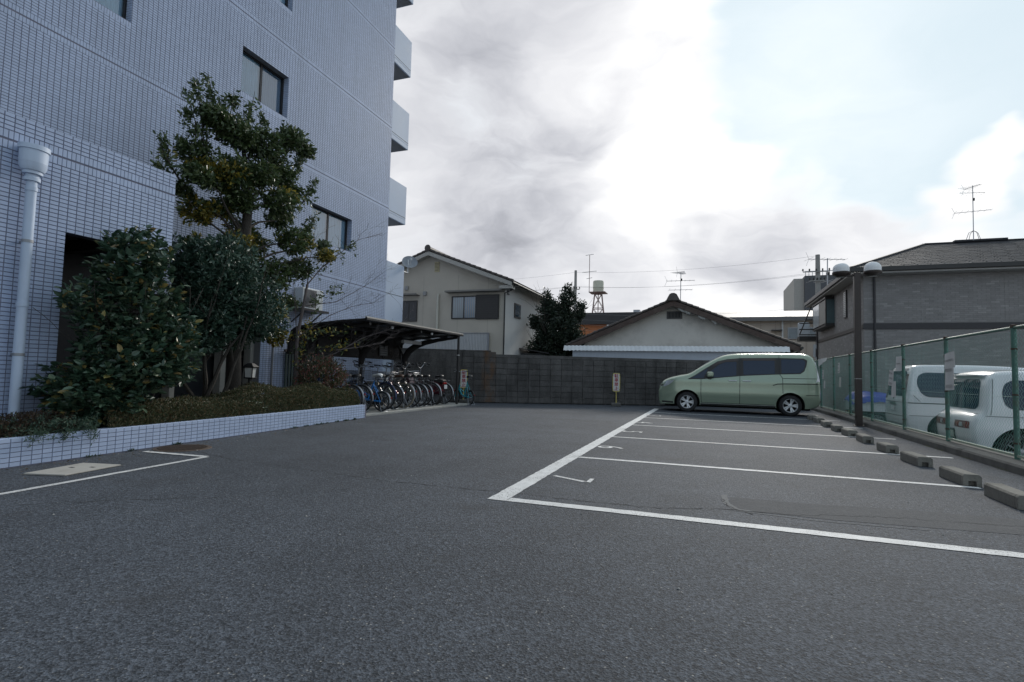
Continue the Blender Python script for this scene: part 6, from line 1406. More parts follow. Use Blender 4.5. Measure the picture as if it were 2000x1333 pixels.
for c, r, n in (((-6.9, 25.4, 2.9), (1.25, 1.2, 1.15), 420), ((-7.5, 25.3, 2.4), (.8, .9, .7), 190), ((-6.2, 25.3, 2.6), (.9, .9, .8), 230), ((-6.8, 25.4, 3.9), (.85, .8, .7), 190), ((-7.35, 25.4, 4.4), (.4, .4, .75), 60), ((-6.45, 25.4, 4.6), (.45, .45, .7), 70), ((-5.85, 25.4, 4.0), (.35, .4, .5), 40), ((-7.8, 25.3, 3.5), (.45, .5, .4), 55), ((-7.0, 25.2, 1.8), (1.2, .9, .5), 160)):
    t, d = ell_tips(c, r, n, .4); T_.append(t); D_.append(d)
T_ = np.concatenate(T_); D_ = np.concatenate(D_); T_[:, 0] = -7.0+(T_[:, 0]+6.9)*1.08; T_[:, 2] = 1.4+(T_[:, 2]-1.4)*1.06; P, A = sprays(T_, D_, .34, 22, .18); V, F = leaves(P, A, .125, LEAF4, .5, .8); np_obj('crown', V, F, bgm, bt2, 'stuff')
# ------------------------------------------------------------------ vehicles
import bmesh
cglass = mat('tinted car glass', (.012, .026, .056), .04, var=.02, spec=.45)  # blue of reflected surroundings put into the dark base colour
rimm = mat('bright alloy wheel', (.62, .63, .64), .35, metal=.4, var=.06); lampclear = mat('clear lamp', (.55, .57, .6), .1, metal=.3, var=.15, scale=30, coat=.5); lampred = mat('red lamp', (.22, .008, .012), .12, var=.15, scale=30, coat=.5)
seam = mat('door seam', (.01, .011, .01), .6); trim = mat('black trim', (.018, .017, .017), .45); linerm = mat('wheel liner', (.008, .008, .008), .9)
def curve_pts(pts, n=6, closed=False):
    """Catmull-Rom through 2-D points"""
    P = [np.array(p, float) for p in pts]; out = []
    for i in range(len(P)-1):
        a = P[max(i-1, 0)]; b = P[i]; c_ = P[i+1]; d = P[min(i+2, len(P)-1)]
        for k in range(n):
            t = k/n; out.append(.5*((2*b)+(c_-a)*t+(2*a-5*b+4*c_-d)*t*t+(-a+3*b-3*c_+d)*t**3))
    out.append(P[-1]); return [tuple(p) for p in out]
class Car:
    """rounded extrusion of a side outline: x from the nose (0) to the tail, y to both sides, z up"""
    def __init__(s, root, outline, bottom, W, belt, arches, tumble=.2, rf=.1, fx=.9, fnarrow=.26, rx=.4, rnarrow=.08, crown=.03, L=4.7):
        s.root = root; s.out = curve_pts(outline, 5); s.W = W; s.belt = belt; s.arches = arches; s.tum = tumble; s.rf = rf
        s.fx, s.fn, s.rx, s.rn, s.crown, s.L = fx, fnarrow, rx, rnarrow, crown, L
        b = []                                  # bottom edge, rear to front, following the wheel arches
        xs = s.out[-1][0]; zb = bottom
        for cx, cz, r in sorted(arches, key=lambda q: -q[0]):
            h = sqrt(max(1e-6, r*r-(zb-cz)**2)) if abs(zb-cz) < r else 0; a0 = atan2(zb-cz, h)
            for k in range(19): a = a0+(pi-2*a0)*k/18; b.append((cx+r*cos(a), cz+r*sin(a)))
        s.poly = s.out + [(s.out[-1][0]-.25, zb)] + b + [(s.out[0][0]+.12, zb)]
        s.rear = [(x, z) for x, z in s.out if x > L*.7]
    def hw(s, x, z):
        x = np.asarray(x, float); z = np.asarray(z, float)
        t = np.clip((s.fx-x)/s.fx, 0, 1); q = np.clip((x-(s.L-s.rx))/s.rx, 0, 1)
        y = s.W*(1-s.fn*t**2.2)*(1-s.rn*q**2)
        return y - np.clip(z-s.belt, 0, 9)*s.tum - np.clip(z-s.belt, 0, 9)**2*.06 - np.clip(.5-z, 0, 1)*.16 + .012*np.exp(-((z-.62)/.12)**2)
    def side(s, P):
        P = np.asarray(P, float); d = poly_dist(P, s.out, False); y = s.hw(P[:, 0], P[:, 1])
        k = np.clip(d, 0, s.rf); return y - (s.rf-np.sqrt(np.maximum(0, s.rf**2-(s.rf-k)**2)))
    def body(s, m, name='body'):
        o = np.array(s.out); extra = []
        nrm = []
        for i in range(len(o)):
            d = o[min(i+1, len(o)-1)]-o[max(i-1, 0)]; d = d/np.linalg.norm(d); nrm.append((-d[1], d[0]))
        nrm = np.array(nrm); s.nrm = nrm
        for f in (.12, .3, .55, .85): extra += [tuple(o[i]-nrm[i]*s.rf*f) for i in range(len(o))]
        V, F = fill(s.poly, [], .085, extra); y = s.side(V)
        mb = MB()
        for sg in (1, -1): mb.add([(V[i, 0], sg*y[i], V[i, 1]) for i in range(len(V))], [tuple(f) if sg < 0 else tuple(reversed(f)) for f in F.tolist()])
        K = 13; yo = s.side(o); vs_ = []
        for i in range(len(o)):
            for j in range(K): u = -1+2*j/(K-1); c_ = s.crown*(1-u*u); vs_.append((o[i, 0]+nrm[i, 0]*c_, u*yo[i], o[i, 1]+nrm[i, 1]*c_))
        mb.add(vs_, [(i*K+j, i*K+j+1, (i+1)*K+j+1, (i+1)*K+j) for i in range(len(o)-1) for j in range(K-1)])
        ob = mb.build(name, m, s.root)
        bm = bmesh.new(); bm.from_mesh(ob.data); bmesh.ops.remove_doubles(bm, verts=bm.verts, dist=2e-4); bmesh.ops.recalc_face_normals(bm, faces=bm.faces); bm.to_mesh(ob.data); bm.free()
        ob.data.shade_smooth(); ob.data.set_sharp_from_angle(angle=R(50)); s.bd = ob
        mb = MB(); x0, x1 = s.out[0][0]+.15, s.out[-1][0]-.15; mb.box(x0, x1, -s.W*.62, s.W*.62, .17, .75)
        mb.build('underbody', linerm, s.root)
        for cx, cz, r in s.arches:
            for sg in (1, -1):
                mb = MB(); n = 20; vs_ = []
                for k in range(n+1):
                    a = -.35+(pi+.7)*k/n; x, z = cx+r*1.005*cos(a), cz+r*1.005*sin(a); yy = float(s.hw(x, z)); vs_ += [(x, sg*(yy-.012), z), (x, sg*(s.W*.6), z)]
                mb.add(vs_, [(2*k, 2*k+1, 2*k+3, 2*k+2) for k in range(n)]); mb.build('wheel_liner', linerm, s.root)
        return ob
    def patch(s, poly, m, name, off=.004, sides=(-1, 1), parent=None, step=.09, smooth=True, rnd=0):
        if rnd: poly = round_poly(poly, rnd)
        V, F = fill(poly, [], step); y = s.side(V)+off; r_ = None
        for sg in sides:
            mb = MB(); mb.add([(V[i, 0], sg*y[i], V[i, 1]) for i in range(len(V))], [tuple(f) if sg < 0 else tuple(reversed(f)) for f in F.tolist()])
            r_ = mb.build(name, m, parent or s.root); fixn(r_, smooth, (0, sg, 0))
        return r_
    def line(s, pts, w, m, name, off=.003, sides=(-1, 1)):
        P = []
        for a, b in zip(pts, pts[1:]):
            a, b = np.array(a), np.array(b); n = max(1, int(np.linalg.norm(b-a)/.06))
            for i in range(n): P.append(a+(b-a)*i/n)
        P.append(np.array(pts[-1])); P = np.array(P); vs_ = []; T = np.gradient(P, axis=0); T /= np.linalg.norm(T, axis=1, keepdims=True); N_ = np.c_[-T[:, 1], T[:, 0]]*w/2
        A, B = P+N_, P-N_; ya, yb = s.side(A)+off, s.side(B)+off
        for sg in sides:
            mb = MB(); vs_ = []
            for i in range(len(P)): vs_ += [(A[i, 0], sg*ya[i], A[i, 1]), (B[i, 0], sg*yb[i], B[i, 1])]
            mb.add(vs_, [(2*i, 2*i+1, 2*i+3, 2*i+2) for i in range(len(P)-1)])
            o = mb.build(name, m, s.root)
        return o
    def end(s, z0, z1, u0, u1, m, name, rear=True, off=.005, parent=None, rnd=.0, nz=10, nu=12):
        """panel lying on the tail (or nose), between two heights and two side fractions"""
        o = np.array(s.out); xm = s.L*.5; q = o[o[:, 0] > xm] if rear else o[o[:, 0] < xm]; q = q[np.argsort(q[:, 1])]
        mb = MB(); vs_ = []
        for i in range(nz+1):
            z = z0+(z1-z0)*i/nz; x = float(np.interp(z, q[:, 1], q[:, 0])); yo = float(s.side([(x, z)])[0]); e = min(i, nz-i)/nz*(z1-z0); ins = 0
            if rnd and e < rnd: ins = (rnd-sqrt(max(0, rnd**2-(rnd-e)**2)))
            for j in range(nu+1):
                u = u0+(u1-u0)*j/nu; y = u*yo; 
                if ins: yc = (u0+u1)/2*yo; hwid = abs(u1-u0)/2*yo; y = yc+(y-yc)*(hwid-ins)/hwid
                c_ = s.crown*(1-(y/yo)**2)+off; vs_.append((x+(c_ if rear else -c_), y, z))
        K = nu+1; mb.add(vs_, [(i*K+j, i*K+j+1, (i+1)*K+j+1, (i+1)*K+j) for i in range(nz) for j in range(nu)]); ob = mb.build(name, m, parent or s.root); fixn(ob, True, (1 if rear else -1, 0, .2)); return ob
    def top(s, i0, i1, inset, m, name, off=.005):
        """pane lying on the top skin between two outline points (windscreen)"""
        o = np.array(s.out); K = 13; yo = s.side(o); vs_ = []; idx = range(i0, i1+1)
        for i in idx:
            for j in range(K): u = (-1+2*j/(K-1))*(1-inset); c_ = s.crown*(1-u*u)+off; vs_.append((o[i, 0]+s.nrm[i, 0]*c_, u*yo[i], o[i, 1]+s.nrm[i, 1]*c_))
        n = len(list(idx)); mb = MB(); mb.add(vs_, [(i*K+j, i*K+j+1, (i+1)*K+j+1, (i+1)*K+j) for i in range(n-1) for j in range(K-1)]); ob = mb.build(name, m, s.root); fixn(ob, True, (0, 0, 1)); return ob
def fixn(o, smooth, d):
    me = o.data; s_ = sum((p.normal.dot(Vector(d))*p.area for p in me.polygons))
    if s_ < 0: me.flip_normals()
    if smooth: me.shade_smooth(); me.set_sharp_from_angle(angle=R(50))
def round_poly(poly, r, n=5):
    out = []; k = len(poly)
    for i in range(k):
        p, a, b = np.array(poly[i]), np.array(poly[i-1]), np.array(poly[(i+1) % k]); da, db = a-p, b-p; la, lb = np.linalg.norm(da), np.linalg.norm(db); q = min(r, la*.45, lb*.45); s0, s1 = p+da/la*q, p+db/lb*q
        for j in range(n+1): t = j/n; out.append(tuple((1-t)**2*s0+2*t*(1-t)*p+t*t*s1))
    return out
def car_wheel(root, x, y, r, w=.19, rr=.21, spokes=10, rim_m=None, sg=-1, paired=False, thin=False):
    """tyre, dished rim and spokes; sg = side the face looks to"""
    M = Matrix.Translation((x, y, r)) @ Matrix.Rotation(pi/2 if sg < 0 else -pi/2, 4, 'X')
    mb = MB(); h = w/2; mb.lathe([(rr-.012, -h*.8), (rr, -h), (r-.05, -h*1.05), (r-.015, -h*.86), (r, -h*.45), (r, h*.45), (r-.015, h*.86), (r-.05, h*1.05), (rr, h), (rr-.012, h*.8)], 40, M); ty = mb.build('wheel', rubber, root, smooth=True, sharp=50)
    mb = MB(); mb.lathe([(rr, h*.92), (rr-.008, h*.98), (rr-.02, h*.86), (rr-.03, h*.3), (rr-.03, -h*.4), (0, -h*.4)], 40, M); rim = mb.build('rim', rim_m or alloy, ty, smooth=True, sharp=40)
    mb = MB(); mb.lathe([(rr-.031, h*.2), (0, h*.2)], 30, M); mb.build('rim_shade', linerm, ty)
    mb = MB()
    for k in range(spokes):
        t = 2*pi*k/spokes
        for dt in ((-.17, .17) if paired else (0,)):
            w0, w1 = (.012, .009) if thin else ((.016, .021) if paired else (.020, .030))
            c_, s_ = cos(t+dt), sin(t+dt); a = Vector((c_, s_, 0)); b = Vector((-s_, c_, 0)); vs_ = []
            for rad, ww, zt in ((.035, w0, h*.72), (rr*.6, (w0+w1)/2, h*.80), (rr-.018, w1, h*.86)):
                for q in (-1, 1): vs_ += [tuple(a*rad+b*ww*q+Vector((0, 0, zt))), tuple(a*rad+b*ww*1.15*q+Vector((0, 0, zt-.03)))]
            mb.add([tuple(M @ Vector(v)) for v in vs_], [(0,2,6,4), (4,6,10,8), (0,4,5,1), (4,8,9,5), (2,3,7,6), (6,7,11,10)])
    mb.lathe([(.06, h*.6), (.058, h*.78), (.03, h*.84), (0, h*.85)], 20, M); mb.build('spokes', rim_m or alloy, ty, smooth=True, sharp=30)
    return ty
def gpaint(n, c, metal=.3, rough=.3): return mat('car paint '+n, c, rough, metal=metal, var=.03, scale=2, coat=.8)
# --- green minivan, nose to the aisle
green = gpaint('pale green', (.31, .375, .275), .3, .24)
gv = thing('minivan', 'pale green minivan parked nose out in the end stall by the block wall', 'van', (-1.66, 18.83, 0), 0., None, local=True)
c = Car(gv, [(.13, .20), (.09, .34), (.085, .50), (.09, .66), (.14, .82), (.24, .95), (.42, 1.045), (.7, 1.125), (1.04, 1.205), (1.3, 1.375), (1.63, 1.58), (1.95, 1.75), (2.22, 1.82), (2.6, 1.85), (3.34, 1.865), (4.0, 1.86), (4.36, 1.84), (4.53, 1.74), (4.62, 1.50), (4.68, 1.15), (4.71, .85), (4.71, .55), (4.67, .36), (4.60, .27)], .235, .86, 1.0, [(.97, .315, .385), (3.89, .315, .385)], tumble=.17, rf=.11, L=4.72)
c.body(green)
trimp = c.patch([(.98, 1.025), (1.22, 1.165), (1.52, 1.375), (1.87, 1.60), (2.15, 1.675), (2.58, 1.715), (3.55, 1.73), (4.26, 1.72), (4.36, 1.66), (4.33, 1.5), (4.27, 1.34), (4.16, 1.255), (3.63, 1.235), (2.58, 1.165), (1.79, 1.075), (1.41, 1.035)], trim, 'window_surround', .003)
for poly in ([(1.10, 1.06), (1.60, 1.385), (1.47, 1.075)], [(1.64, 1.10), (1.66, 1.28), (1.92, 1.50), (2.1, 1.575), (2.42, 1.60), (2.41, 1.175), (1.82, 1.10)], [(2.61, 1.63), (3.48, 1.645), (3.48, 1.25), (2.61, 1.20)]): c.patch(poly, cglass, 'side_window', .0075, rnd=.03)
c.patch([(3.66, 1.69), (4.25, 1.685), (4.31, 1.62), (4.26, 1.40), (4.16, 1.285), (3.66, 1.262)], cglass, 'quarter_window', .0075, rnd=.04)
visor = mat('smoked visor', (.05, .035, .03), .2)
c.patch([(1.66, 1.43), (1.92, 1.605), (2.15, 1.665), (2.46, 1.685), (2.46, 1.615), (2.12, 1.59), (1.9, 1.52)], visor, 'window_visor', .012); c.patch([(2.58, 1.70), (3.52, 1.715), (3.52, 1.65), (2.58, 1.635)], visor, 'window_visor', .012)
c.patch([(.135, .79), (.25, .915), (.4, .975), (.585, .985), (.50, .90), (.41, .83), (.28, .775)], lampclear, 'headlight', .006, rnd=.02)
c.patch([(.15, .80), (.2, .86), (.25, .85), (.2, .79)], trim, 'headlight_bezel', .009)
c.patch([(4.50, 1.70), (4.585, 1.60), (4.655, 1.22), (4.675, 1.03), (4.56, 1.01), (4.615, 1.15), (4.59, 1.40)], mat('clear tail lamp', (.62, .62, .64), .12, metal=.2, coat=.5, var=.05), 'tail_lamp', .006)
for pts in ([(1.39, 1.03), (1.385, .62), (1.40, .31)], [(2.515, 1.73), (2.51, 1.17), (2.50, .31)], [(3.60, 1.83), (3.61, 1.24), (3.685, 1.12), (3.69, .66)], [(1.40, .31), (3.47, .31)], [(4.29, .635), (4.7, .635)], [(2.515, 1.73), (2.515, 1.80)], [(3.69, 1.115), (4.64, 1.125)]): c.line(pts, .015, seam, 'seam')
c.line([(3.42, .90), (3.55, .945), (3.72, .955), (4.69, .97)], .026, seam, 'slide_rail')
c.line([(1.37, .262), (3.49, .262)], .05, trim, 'sill'); c.line([(1.37, .292), (3.49, .292)], .012, mat('sill trim', (.4, .43, .38), .3), 'sill_trim', .006)
c.line([(.2, .3), (.55, .29)], .05, trim, 'bumper_lip')
for x0, x1 in ((2.19, 2.43), (2.58, 2.82)):
    c.patch([(x0+.07, .965), (x0+.17, .965), (x0+.17, 1.065), (x0+.07, 1.065)], green, 'handle_cup', .002)
    for sg in (-1, 1):
        y = float(c.side([(x0+.1, 1.02)])[0]); mb = MB(); mb.box(x0, x1, sg*y+(.004 if sg > 0 else -.036), sg*y+(.036 if sg > 0 else -.004), 1.0, 1.03); mb.build('door_handle', rimm, gv, bevel=.01)
for sg in (-1, 1):
    y = float(c.side([(1.66, 1.14)])[0]); mb = MB(); a, b = (sg*(y+.03), sg*(y+.26)); mb.box(1.56, 1.76, min(a, b), max(a, b), 1.11, 1.27); mi = mb.build('mirror', green, gv, bevel=.045)
    mb = MB(); a, b = sg*(y-.03), sg*(y+.1); mb.box(1.6, 1.7, min(a, b), max(a, b), 1.055, 1.109); mb.build('mirror_foot', trim, mi, bevel=.01)
c.top(42, 56, .08, cglass, 'windscreen')
c.end(1.2, 1.72, -.86, .86, cglass, 'rear_window', rnd=.06); c.end(.75, .88, -.2, .2, mat('white plate', (.62, .62, .62), .5), 'number_plate', off=.012); c.end(.42, .56, -.8, .8, trim, 'lower_grille', rear=False); c.end(.70, .80, -.7, .7, chrome, 'grille_bar', rear=False)
for x in (.97, 3.89):
    for sg in (-1, 1): car_wheel(gv, x, sg*.745, .315, .19, .208, 5, rimm, sg, paired=True)
# --- white minivan backed up to the fence from the neighbouring lot
white = gpaint('white', (.78, .80, .81), .0, .25)
wv_ = thing('minivan', 'white minivan with dark glass seen from behind through the fence', 'van', (4.36+4.6, 16.25, -.33), pi, None, local=True)
c = Car(wv_, [(.10, .22), (.05, .45), (.06, .7), (.25, .95), (.75, 1.10), (1.25, 1.42), (1.7, 1.70), (2.1, 1.79), (3.0, 1.84), (3.9, 1.84), (4.3, 1.82), (4.42, 1.74), (4.50, 1.45), (4.56, 1.08), (4.59, .95), (4.60, .62), (4.57, .38), (4.5, .28)], .23, .85, 1.0, [(.9, .32, .4), (3.76, .32, .41)], tumble=.08, rf=.065, rx=.25, rnarrow=.04, crown=.02, L=4.6)
c.body(white)
c.patch([(2.45, 1.06), (2.45, 1.64), (4.20, 1.66), (4.32, 1.58), (4.36, 1.38), (4.28, 1.16), (4.16, 1.08)], cglass, 'side_window', .006, rnd=.09); c.patch([(1.2, 1.10), (1.75, 1.55), (2.35, 1.6), (2.35, 1.08)], cglass, 'front_window', .006, rnd=.06)
for pts in ([(2.4, 1.7), (2.4, .3)], [(3.36, 1.05), (3.34, .72)], [(4.3, .96), (4.44, 1.12)], [(3.5, .64), (4.57, .63)], [(4.16, .93), (4.57, .935)]): c.line(pts, .009, seam, 'seam')
c.line([(2.2, .925), (4.55, .93)], .022, seam, 'slide_rail')
for s0 in (-1, 1): c.end(1.0, 1.62, s0*.99, s0*.80, lampred if False else mat('smoked red lamp', (.16, .05, .06), .12, coat=.5), 'tail_lamp', nu=4)
c.end(1.08, 1.70, -.79, .79, cglass, 'rear_window', rnd=.07); c.end(1.70, 1.76, -.8, .8, cglass, 'spoiler_shade')
c.end(.86, .93, -.30, .30, chrome, 'garnish', off=.02); c.end(.70, .86, -.22, .22, mat('plate recess', (.42, .43, .44), .4), 'plate_recess', off=.006); c.end(.72, .83, -.17, .17, mat('white plate', (.62, .62, .62), .5), 'number_plate', off=.012)
c.end(.60, .612, -.97, .97, seam, 'seam'); c.end(.30, .42, -.9, .9, mat('grey bumper', (.30, .31, .31), .5), 'lower_bumper'); c.end(.93, .94, -.97, .97, seam, 'seam')
for s0 in (-1, 1): mb = MB(); mb.lathe([(.03, 0), (.045, .0), (.045, .06), (.03, .06)], 14, Matrix.Translation((4.52, s0*.6, .36)) @ Matrix.Rotation(pi/2, 4, 'Y')); mb.build('fog_lamp', chrome, wv_, smooth=True)
mb = MB(); mb.tube([(4.585, -.08, 1.03), (4.60, -.03, 1.0), (4.60, .03, 1.06), (4.585, .07, 1.02)], .01, 6); mb.build('badge', trim, wv_)
mb = MB(); mb.tube([(4.56, .05, 1.12), (4.57, -.2, 1.16), (4.55, -.42, 1.2)], .012, 5); mb.build('rear_wiper', trim, wv_)
for sg in (-1, 1):
    y = float(c.side([(2.6, .98)])[0]); mb = MB(); mb.box(2.48, 2.72, min(sg*y, sg*(y+.03)), max(sg*y, sg*(y+.03)), .98, 1.01); mb.build('door_handle', rimm, wv_, bevel=.008)
    mb = MB(); mb.box(1.15, 1.3, min(sg*(y-.02), sg*(y+.2)), max(sg*(y-.02), sg*(y+.2)), 1.1, 1.28); mb.build('mirror', white, wv_, bevel=.03)
for x in (.9, 3.76):
    for sg in (-1, 1): car_wheel(wv_, x, sg*.74, .32, .2, .21, 7, alloy, sg)
# --- rounded boxy white hatchback nearer the camera
wc = thing('hatchback', 'boxy rounded white hatchback with a low red lamp strip behind the fence', 'car', (4.12+3.9, 12.05, -.33), pi, None, local=True)
c = Car(wc, [(.10, .22), (.05, .4), (.05, .7), (.12, .92), (.5, 1.02), (.95, 1.08), (1.2, 1.40), (1.42, 1.58), (1.9, 1.63), (2.8, 1.645), (3.4, 1.63), (3.6, 1.56), (3.68, 1.4), (3.72, 1.05), (3.76, .92), (3.86, .84), (3.90, .70), (3.89, .5), (3.84, .32), (3.76, .26)], .22, .845, .95, [(.72, .31, .39), (3.26, .31, .395)], tumble=.07, rf=.075, rx=.4, rnarrow=.07, crown=.025, L=3.9)
c.body(white)
c.patch([(2.62, 1.00), (2.6, 1.47), (3.34, 1.49), (3.46, 1.42), (3.50, 1.22), (3.45, 1.05), (3.34, 1.00)], cglass, 'side_window', .006, rnd=.12); c.patch([(1.35, 1.02), (1.5, 1.42), (2.45, 1.45), (2.47, 1.02)], cglass, 'front_window', .006, rnd=.1)
c.end(.98, 1.50, -.88, .82, cglass, 'rear_window', rnd=.09); c.end(.655, .775, .25, .985, lampred, 'tail_lamp', off=.006, rnd=.02); c.end(.655, .775, -.985, -.25, lampred, 'tail_lamp', off=.006, rnd=.02); c.end(.675, .75, .5, .66, lampclear, 'reversing_lamp', off=.010); c.end(.675, .75, -.66, -.5, lampclear, 'reversing_lamp', off=.010)
c.end(.42, .62, -.26, .26, trim, 'plate_recess', off=.004); c.end(.46, .58, -.19, .19, mat('pale green plate', (.5, .58, .5), .5), 'number_plate', off=.010); c.end(.30, .40, -.75, .75, linerm, 'lower_grille', off=.004)
for u in (-.6, -.45, -.3, .3, .45, .6): c.end(.31, .39, u-.02, u+.02, white, 'grille_fin', off=.012, nu=2, nz=3)
for pts in ([(2.55, 1.58), (2.55, .35)], [(3.6, 1.5), (3.64, 1.0), (3.66, .9)], [(2.6, .88), (3.72, .88)]): c.line(pts, .008, seam, 'seam')
c.end(.905, .913, -.95, .95, seam, 'seam'); c.end(.975, .99, .35, .52, trim, 'badge_strip', off=.006, nu=3, nz=2)
mb = MB(); mb.tube([(3.745, -.04, .965), (3.765, .0, .935), (3.765, .01, .985), (3.745, .05, .95)], .009, 6); mb.build('badge', trim, wc)
mb = MB(); mb.tube([(3.72, .1, 1.02), (3.73, -.12, 1.05), (3.72, -.36, 1.08)], .011, 5); mb.build('rear_wiper', trim, wc)
mb = MB(); mb.box(3.56, 3.74, -.62, .62, 1.545, 1.575); mb.build('roof_spoiler', white, wc, bevel=.012)
for x in (.72, 3.26):
    for sg in (-1, 1): car_wheel(wc, x, sg*.735, .31, .19, .225, 10, chrome, sg, thin=True)
# --- small white flatbed truck under a blue tarpaulin
kt = thing('flatbed_truck', 'small white flatbed truck with a blue tarpaulin over its bed behind the fence', 'truck', (4.15, 19.75, -.33), 0., None, local=True)
mb = MB(); mb.box(0, 2.0, -.7, .7, .52, .56); mb.box(0, .04, -.7, .7, .56, .86); mb.box(.041, 2.0, -.7, -.66, .56, .86); mb.box(.041, 2.0, .66, .7, .56, .86); mb.build('bed', white, kt, bevel=.008)
tarp = mat('blue tarpaulin', (.025, .055, .36), .45, var=.12, scale=3, bump=.4, bscale=9)
mb = MB(); N, K = 26, 18; vs_ = []; r_ = random.Random(4)
for i in range(N+1):
    for j in range(K+1):
        x = -.05+2.1*i/N; y = -.76+1.52*j/K; e = min(i/N, 1-i/N, j/K, 1-j/K); z = .99+.07*sin(x*3.1+y)+.05*sin(y*5+x*2)+r_.gauss(0, .006)
        if e < .1: z = z-(1-e/.1)**1.6*.22+.02*sin(i*1.7+j*2.1)
        vs_.append((x, y, z))
mb.add(vs_, [(i*(K+1)+j, (i+1)*(K+1)+j, (i+1)*(K+1)+j+1, i*(K+1)+j+1) for i in range(N) for j in range(K)]); mb.build('tarpaulin', tarp, kt, smooth=True)
mb = MB(); mb.box(-.02, .01, -.7, .7, .40, .52); mb.box(.05, 3.1, -.5, .5, .3, .5); mb.build('chassis', trim, kt)
for s0 in (-1, 1): mb = MB(); mb.box(-.035, -.021, min(s0*.42, s0*.62), max(s0*.42, s0*.62), .42, .5); mb.build('tail_lamp', lampred, kt)
mb = MB(); mb.box(-.034, -.021, -.16, .16, .42, .5); mb.build('number_plate', mat('yellow plate', (.5, .42, .08), .5), kt)
mb = MB(); mb.prism([(2.05, .3), (2.05, 1.7), (2.2, 1.76), (2.85, 1.76), (3.05, 1.65), (3.28, .95), (3.3, .3)], -.7, .7, Matrix(((1,0,0,0),(0,0,1,0),(0,1,0,0),(0,0,0,1)))); cab = mb.build('cab', white, kt, bevel=.05)
mb = MB(); mb.box(2.03, 2.045, -.55, .55, 1.15, 1.6); mb.build('rear_window', cglass, cab)
for x in (.55, 2.75):
    for sg in (-1, 1): car_wheel(kt, x, sg*.62, .27, .15, .16, 8, alloy, sg)
# ------------------------------------------------------------------ chain-link fence along the right
FX = 3.75; FT = 1.83; FB = .16; F0, F1 = 2.3, 23.6
fgreen = mat('green coated steel', (.075, .17, .135), .55, var=.2, scale=6, dirt=(.10, .085, .05, .75), dscale=5); wgreen = mat('faded green wire', (.20, .40, .34), .5, var=.2, scale=3)
fe = thing('chain_link_fence', 'green chain link fence standing on the kerb between the two lots', 'fence', (FX, 13, .12))
posts = [22.2, 20.05, 17.9, 15.68, 13.32, 11.14, 8.95, 6.75, 4.55, 2.35, 23.55]
for y in posts:
    mb = MB(); mb.tube([(FX, y, .1), (FX, y, FT+.02)], .032, 12); p = mb.build('post', fgreen, fe, smooth=True)
    for z in (.32, .95, 1.55): mb = MB(); mb.lathe([(.033, -.012), (.037, -.012), (.037, .012), (.033, .012)], 10, Matrix.Translation((FX, y, z))); mb.build('clamp', rust, p)
    mb = MB(); mb.lathe([(.033, -.02), (.038, -.02), (.038, .02), (.0, .026)], 12, Matrix.Translation((FX, y, FT+.02))); mb.build('post_cap', rust, p)
mb = MB(); mb.tube([(FX-.0, F0, FT), (FX, F1, FT)], .021, 8); mb.build('top_rail', fgreen, fe, smooth=True)
mb = MB(); mb.beam((FX-.0, F0, FB), (FX, F1, FB), .035, .03); mb.build('bottom_rail', mat('pale green rail', (.30, .36, .28), .6, dirt=(.2, .15, .08, .6)), fe)
mb = MB()
for z in (.92,): mb.tube([(FX-.004, F0, z), (FX-.004, F1, z)], .0022, 4)
mb.build('tension_wire', wgreen, fe)
# woven wires: each one zigzags up and hooks round its neighbours
PW, PHt, rad = .074, .038, .0025
nW = int((F1-F0)/PW); nz = int((FT-FB-.01)/PHt); ys = F0+PW*(np.arange(nW)+.5); zz = FB+.005+PHt*np.arange(nz+1)
zig = (np.arange(nz+1) % 2)*2-1
C = np.zeros((nW, nz+1, 3)); C[:, :, 1] = ys[:, None]+zig[None]*PW*.5*1.04; C[:, :, 2] = zz[None]; C[:, :, 0] = FX-.004+.0028*((np.arange(nz+1) % 2)*2-1)[None]
C[:, :, 1] += rng.normal(size=(nW, 1))*.004
offs = np.array([(0, rad), (rad*1.2, 0), (0, -rad), (-rad*1.2, 0)])
V = C[:, :, None, :].repeat(4, 2); V[..., 0] += offs[:, 0]; V[..., 1] += offs[:, 1]
idx = np.arange(nW*(nz+1)*4).reshape(nW, nz+1, 4); a = idx[:, :-1]; b = idx[:, 1:]
F = np.stack([a, np.roll(a, -1, 2), np.roll(b, -1, 2), b], -1).reshape(-1, 4); np_obj('wire_mesh', V.reshape(-1, 3), F, wgreen, fe, 'stuff', smooth=True)
# paper notices tied to it
paper = mat('weathered paper', (.56, .56, .55), .8, var=.06, scale=8); ink = mat('printed ink', (.06, .06, .065), .8)
def notice(label, y, z, w, h, rows_, tilt=0., bold=False):
    t = thing('notice', label, 'notice', (FX-.045, y, z), 0, 'paper notices tied to the fence', local=True); t.rotation_euler = (tilt, 0, 0)
    mb = MB(); n = 6; vs_ = []
    for i in range(n+1): yy = -w/2+w*i/n; vs_ += [(.012*sin(i*.9), yy, -h/2), (.006*sin(i*1.1+1), yy, h/2)]
    mb.add(vs_, [(2*i, 2*i+1, 2*i+3, 2*i+2) for i in range(n)]); mb.build('sheet', paper, t, smooth=True)
    rr = random.Random(int(y*100)); mb = MB()
    for k in range(rows_):
        zz_ = h*.32-h*.66*k/max(1, rows_-1) if rows_ > 1 else 0; yy = -w*.38
        while yy < w*.36:
            l = rr.uniform(.012, .03)*(1.4 if bold else 1); hh = h*(.06 if bold else .03)
            for q in (-1, 0, 1): mb.box(-.0135, -.0125, yy, yy+l*.8, zz_+q*hh*.8-.0025, zz_+q*hh*.8+.0025)
            mb.box(-.0135, -.0125, yy+l*.35, yy+l*.45, zz_-hh, zz_+hh); yy += l+.012
    stuff(mb.build('print', ink, t))
    return t
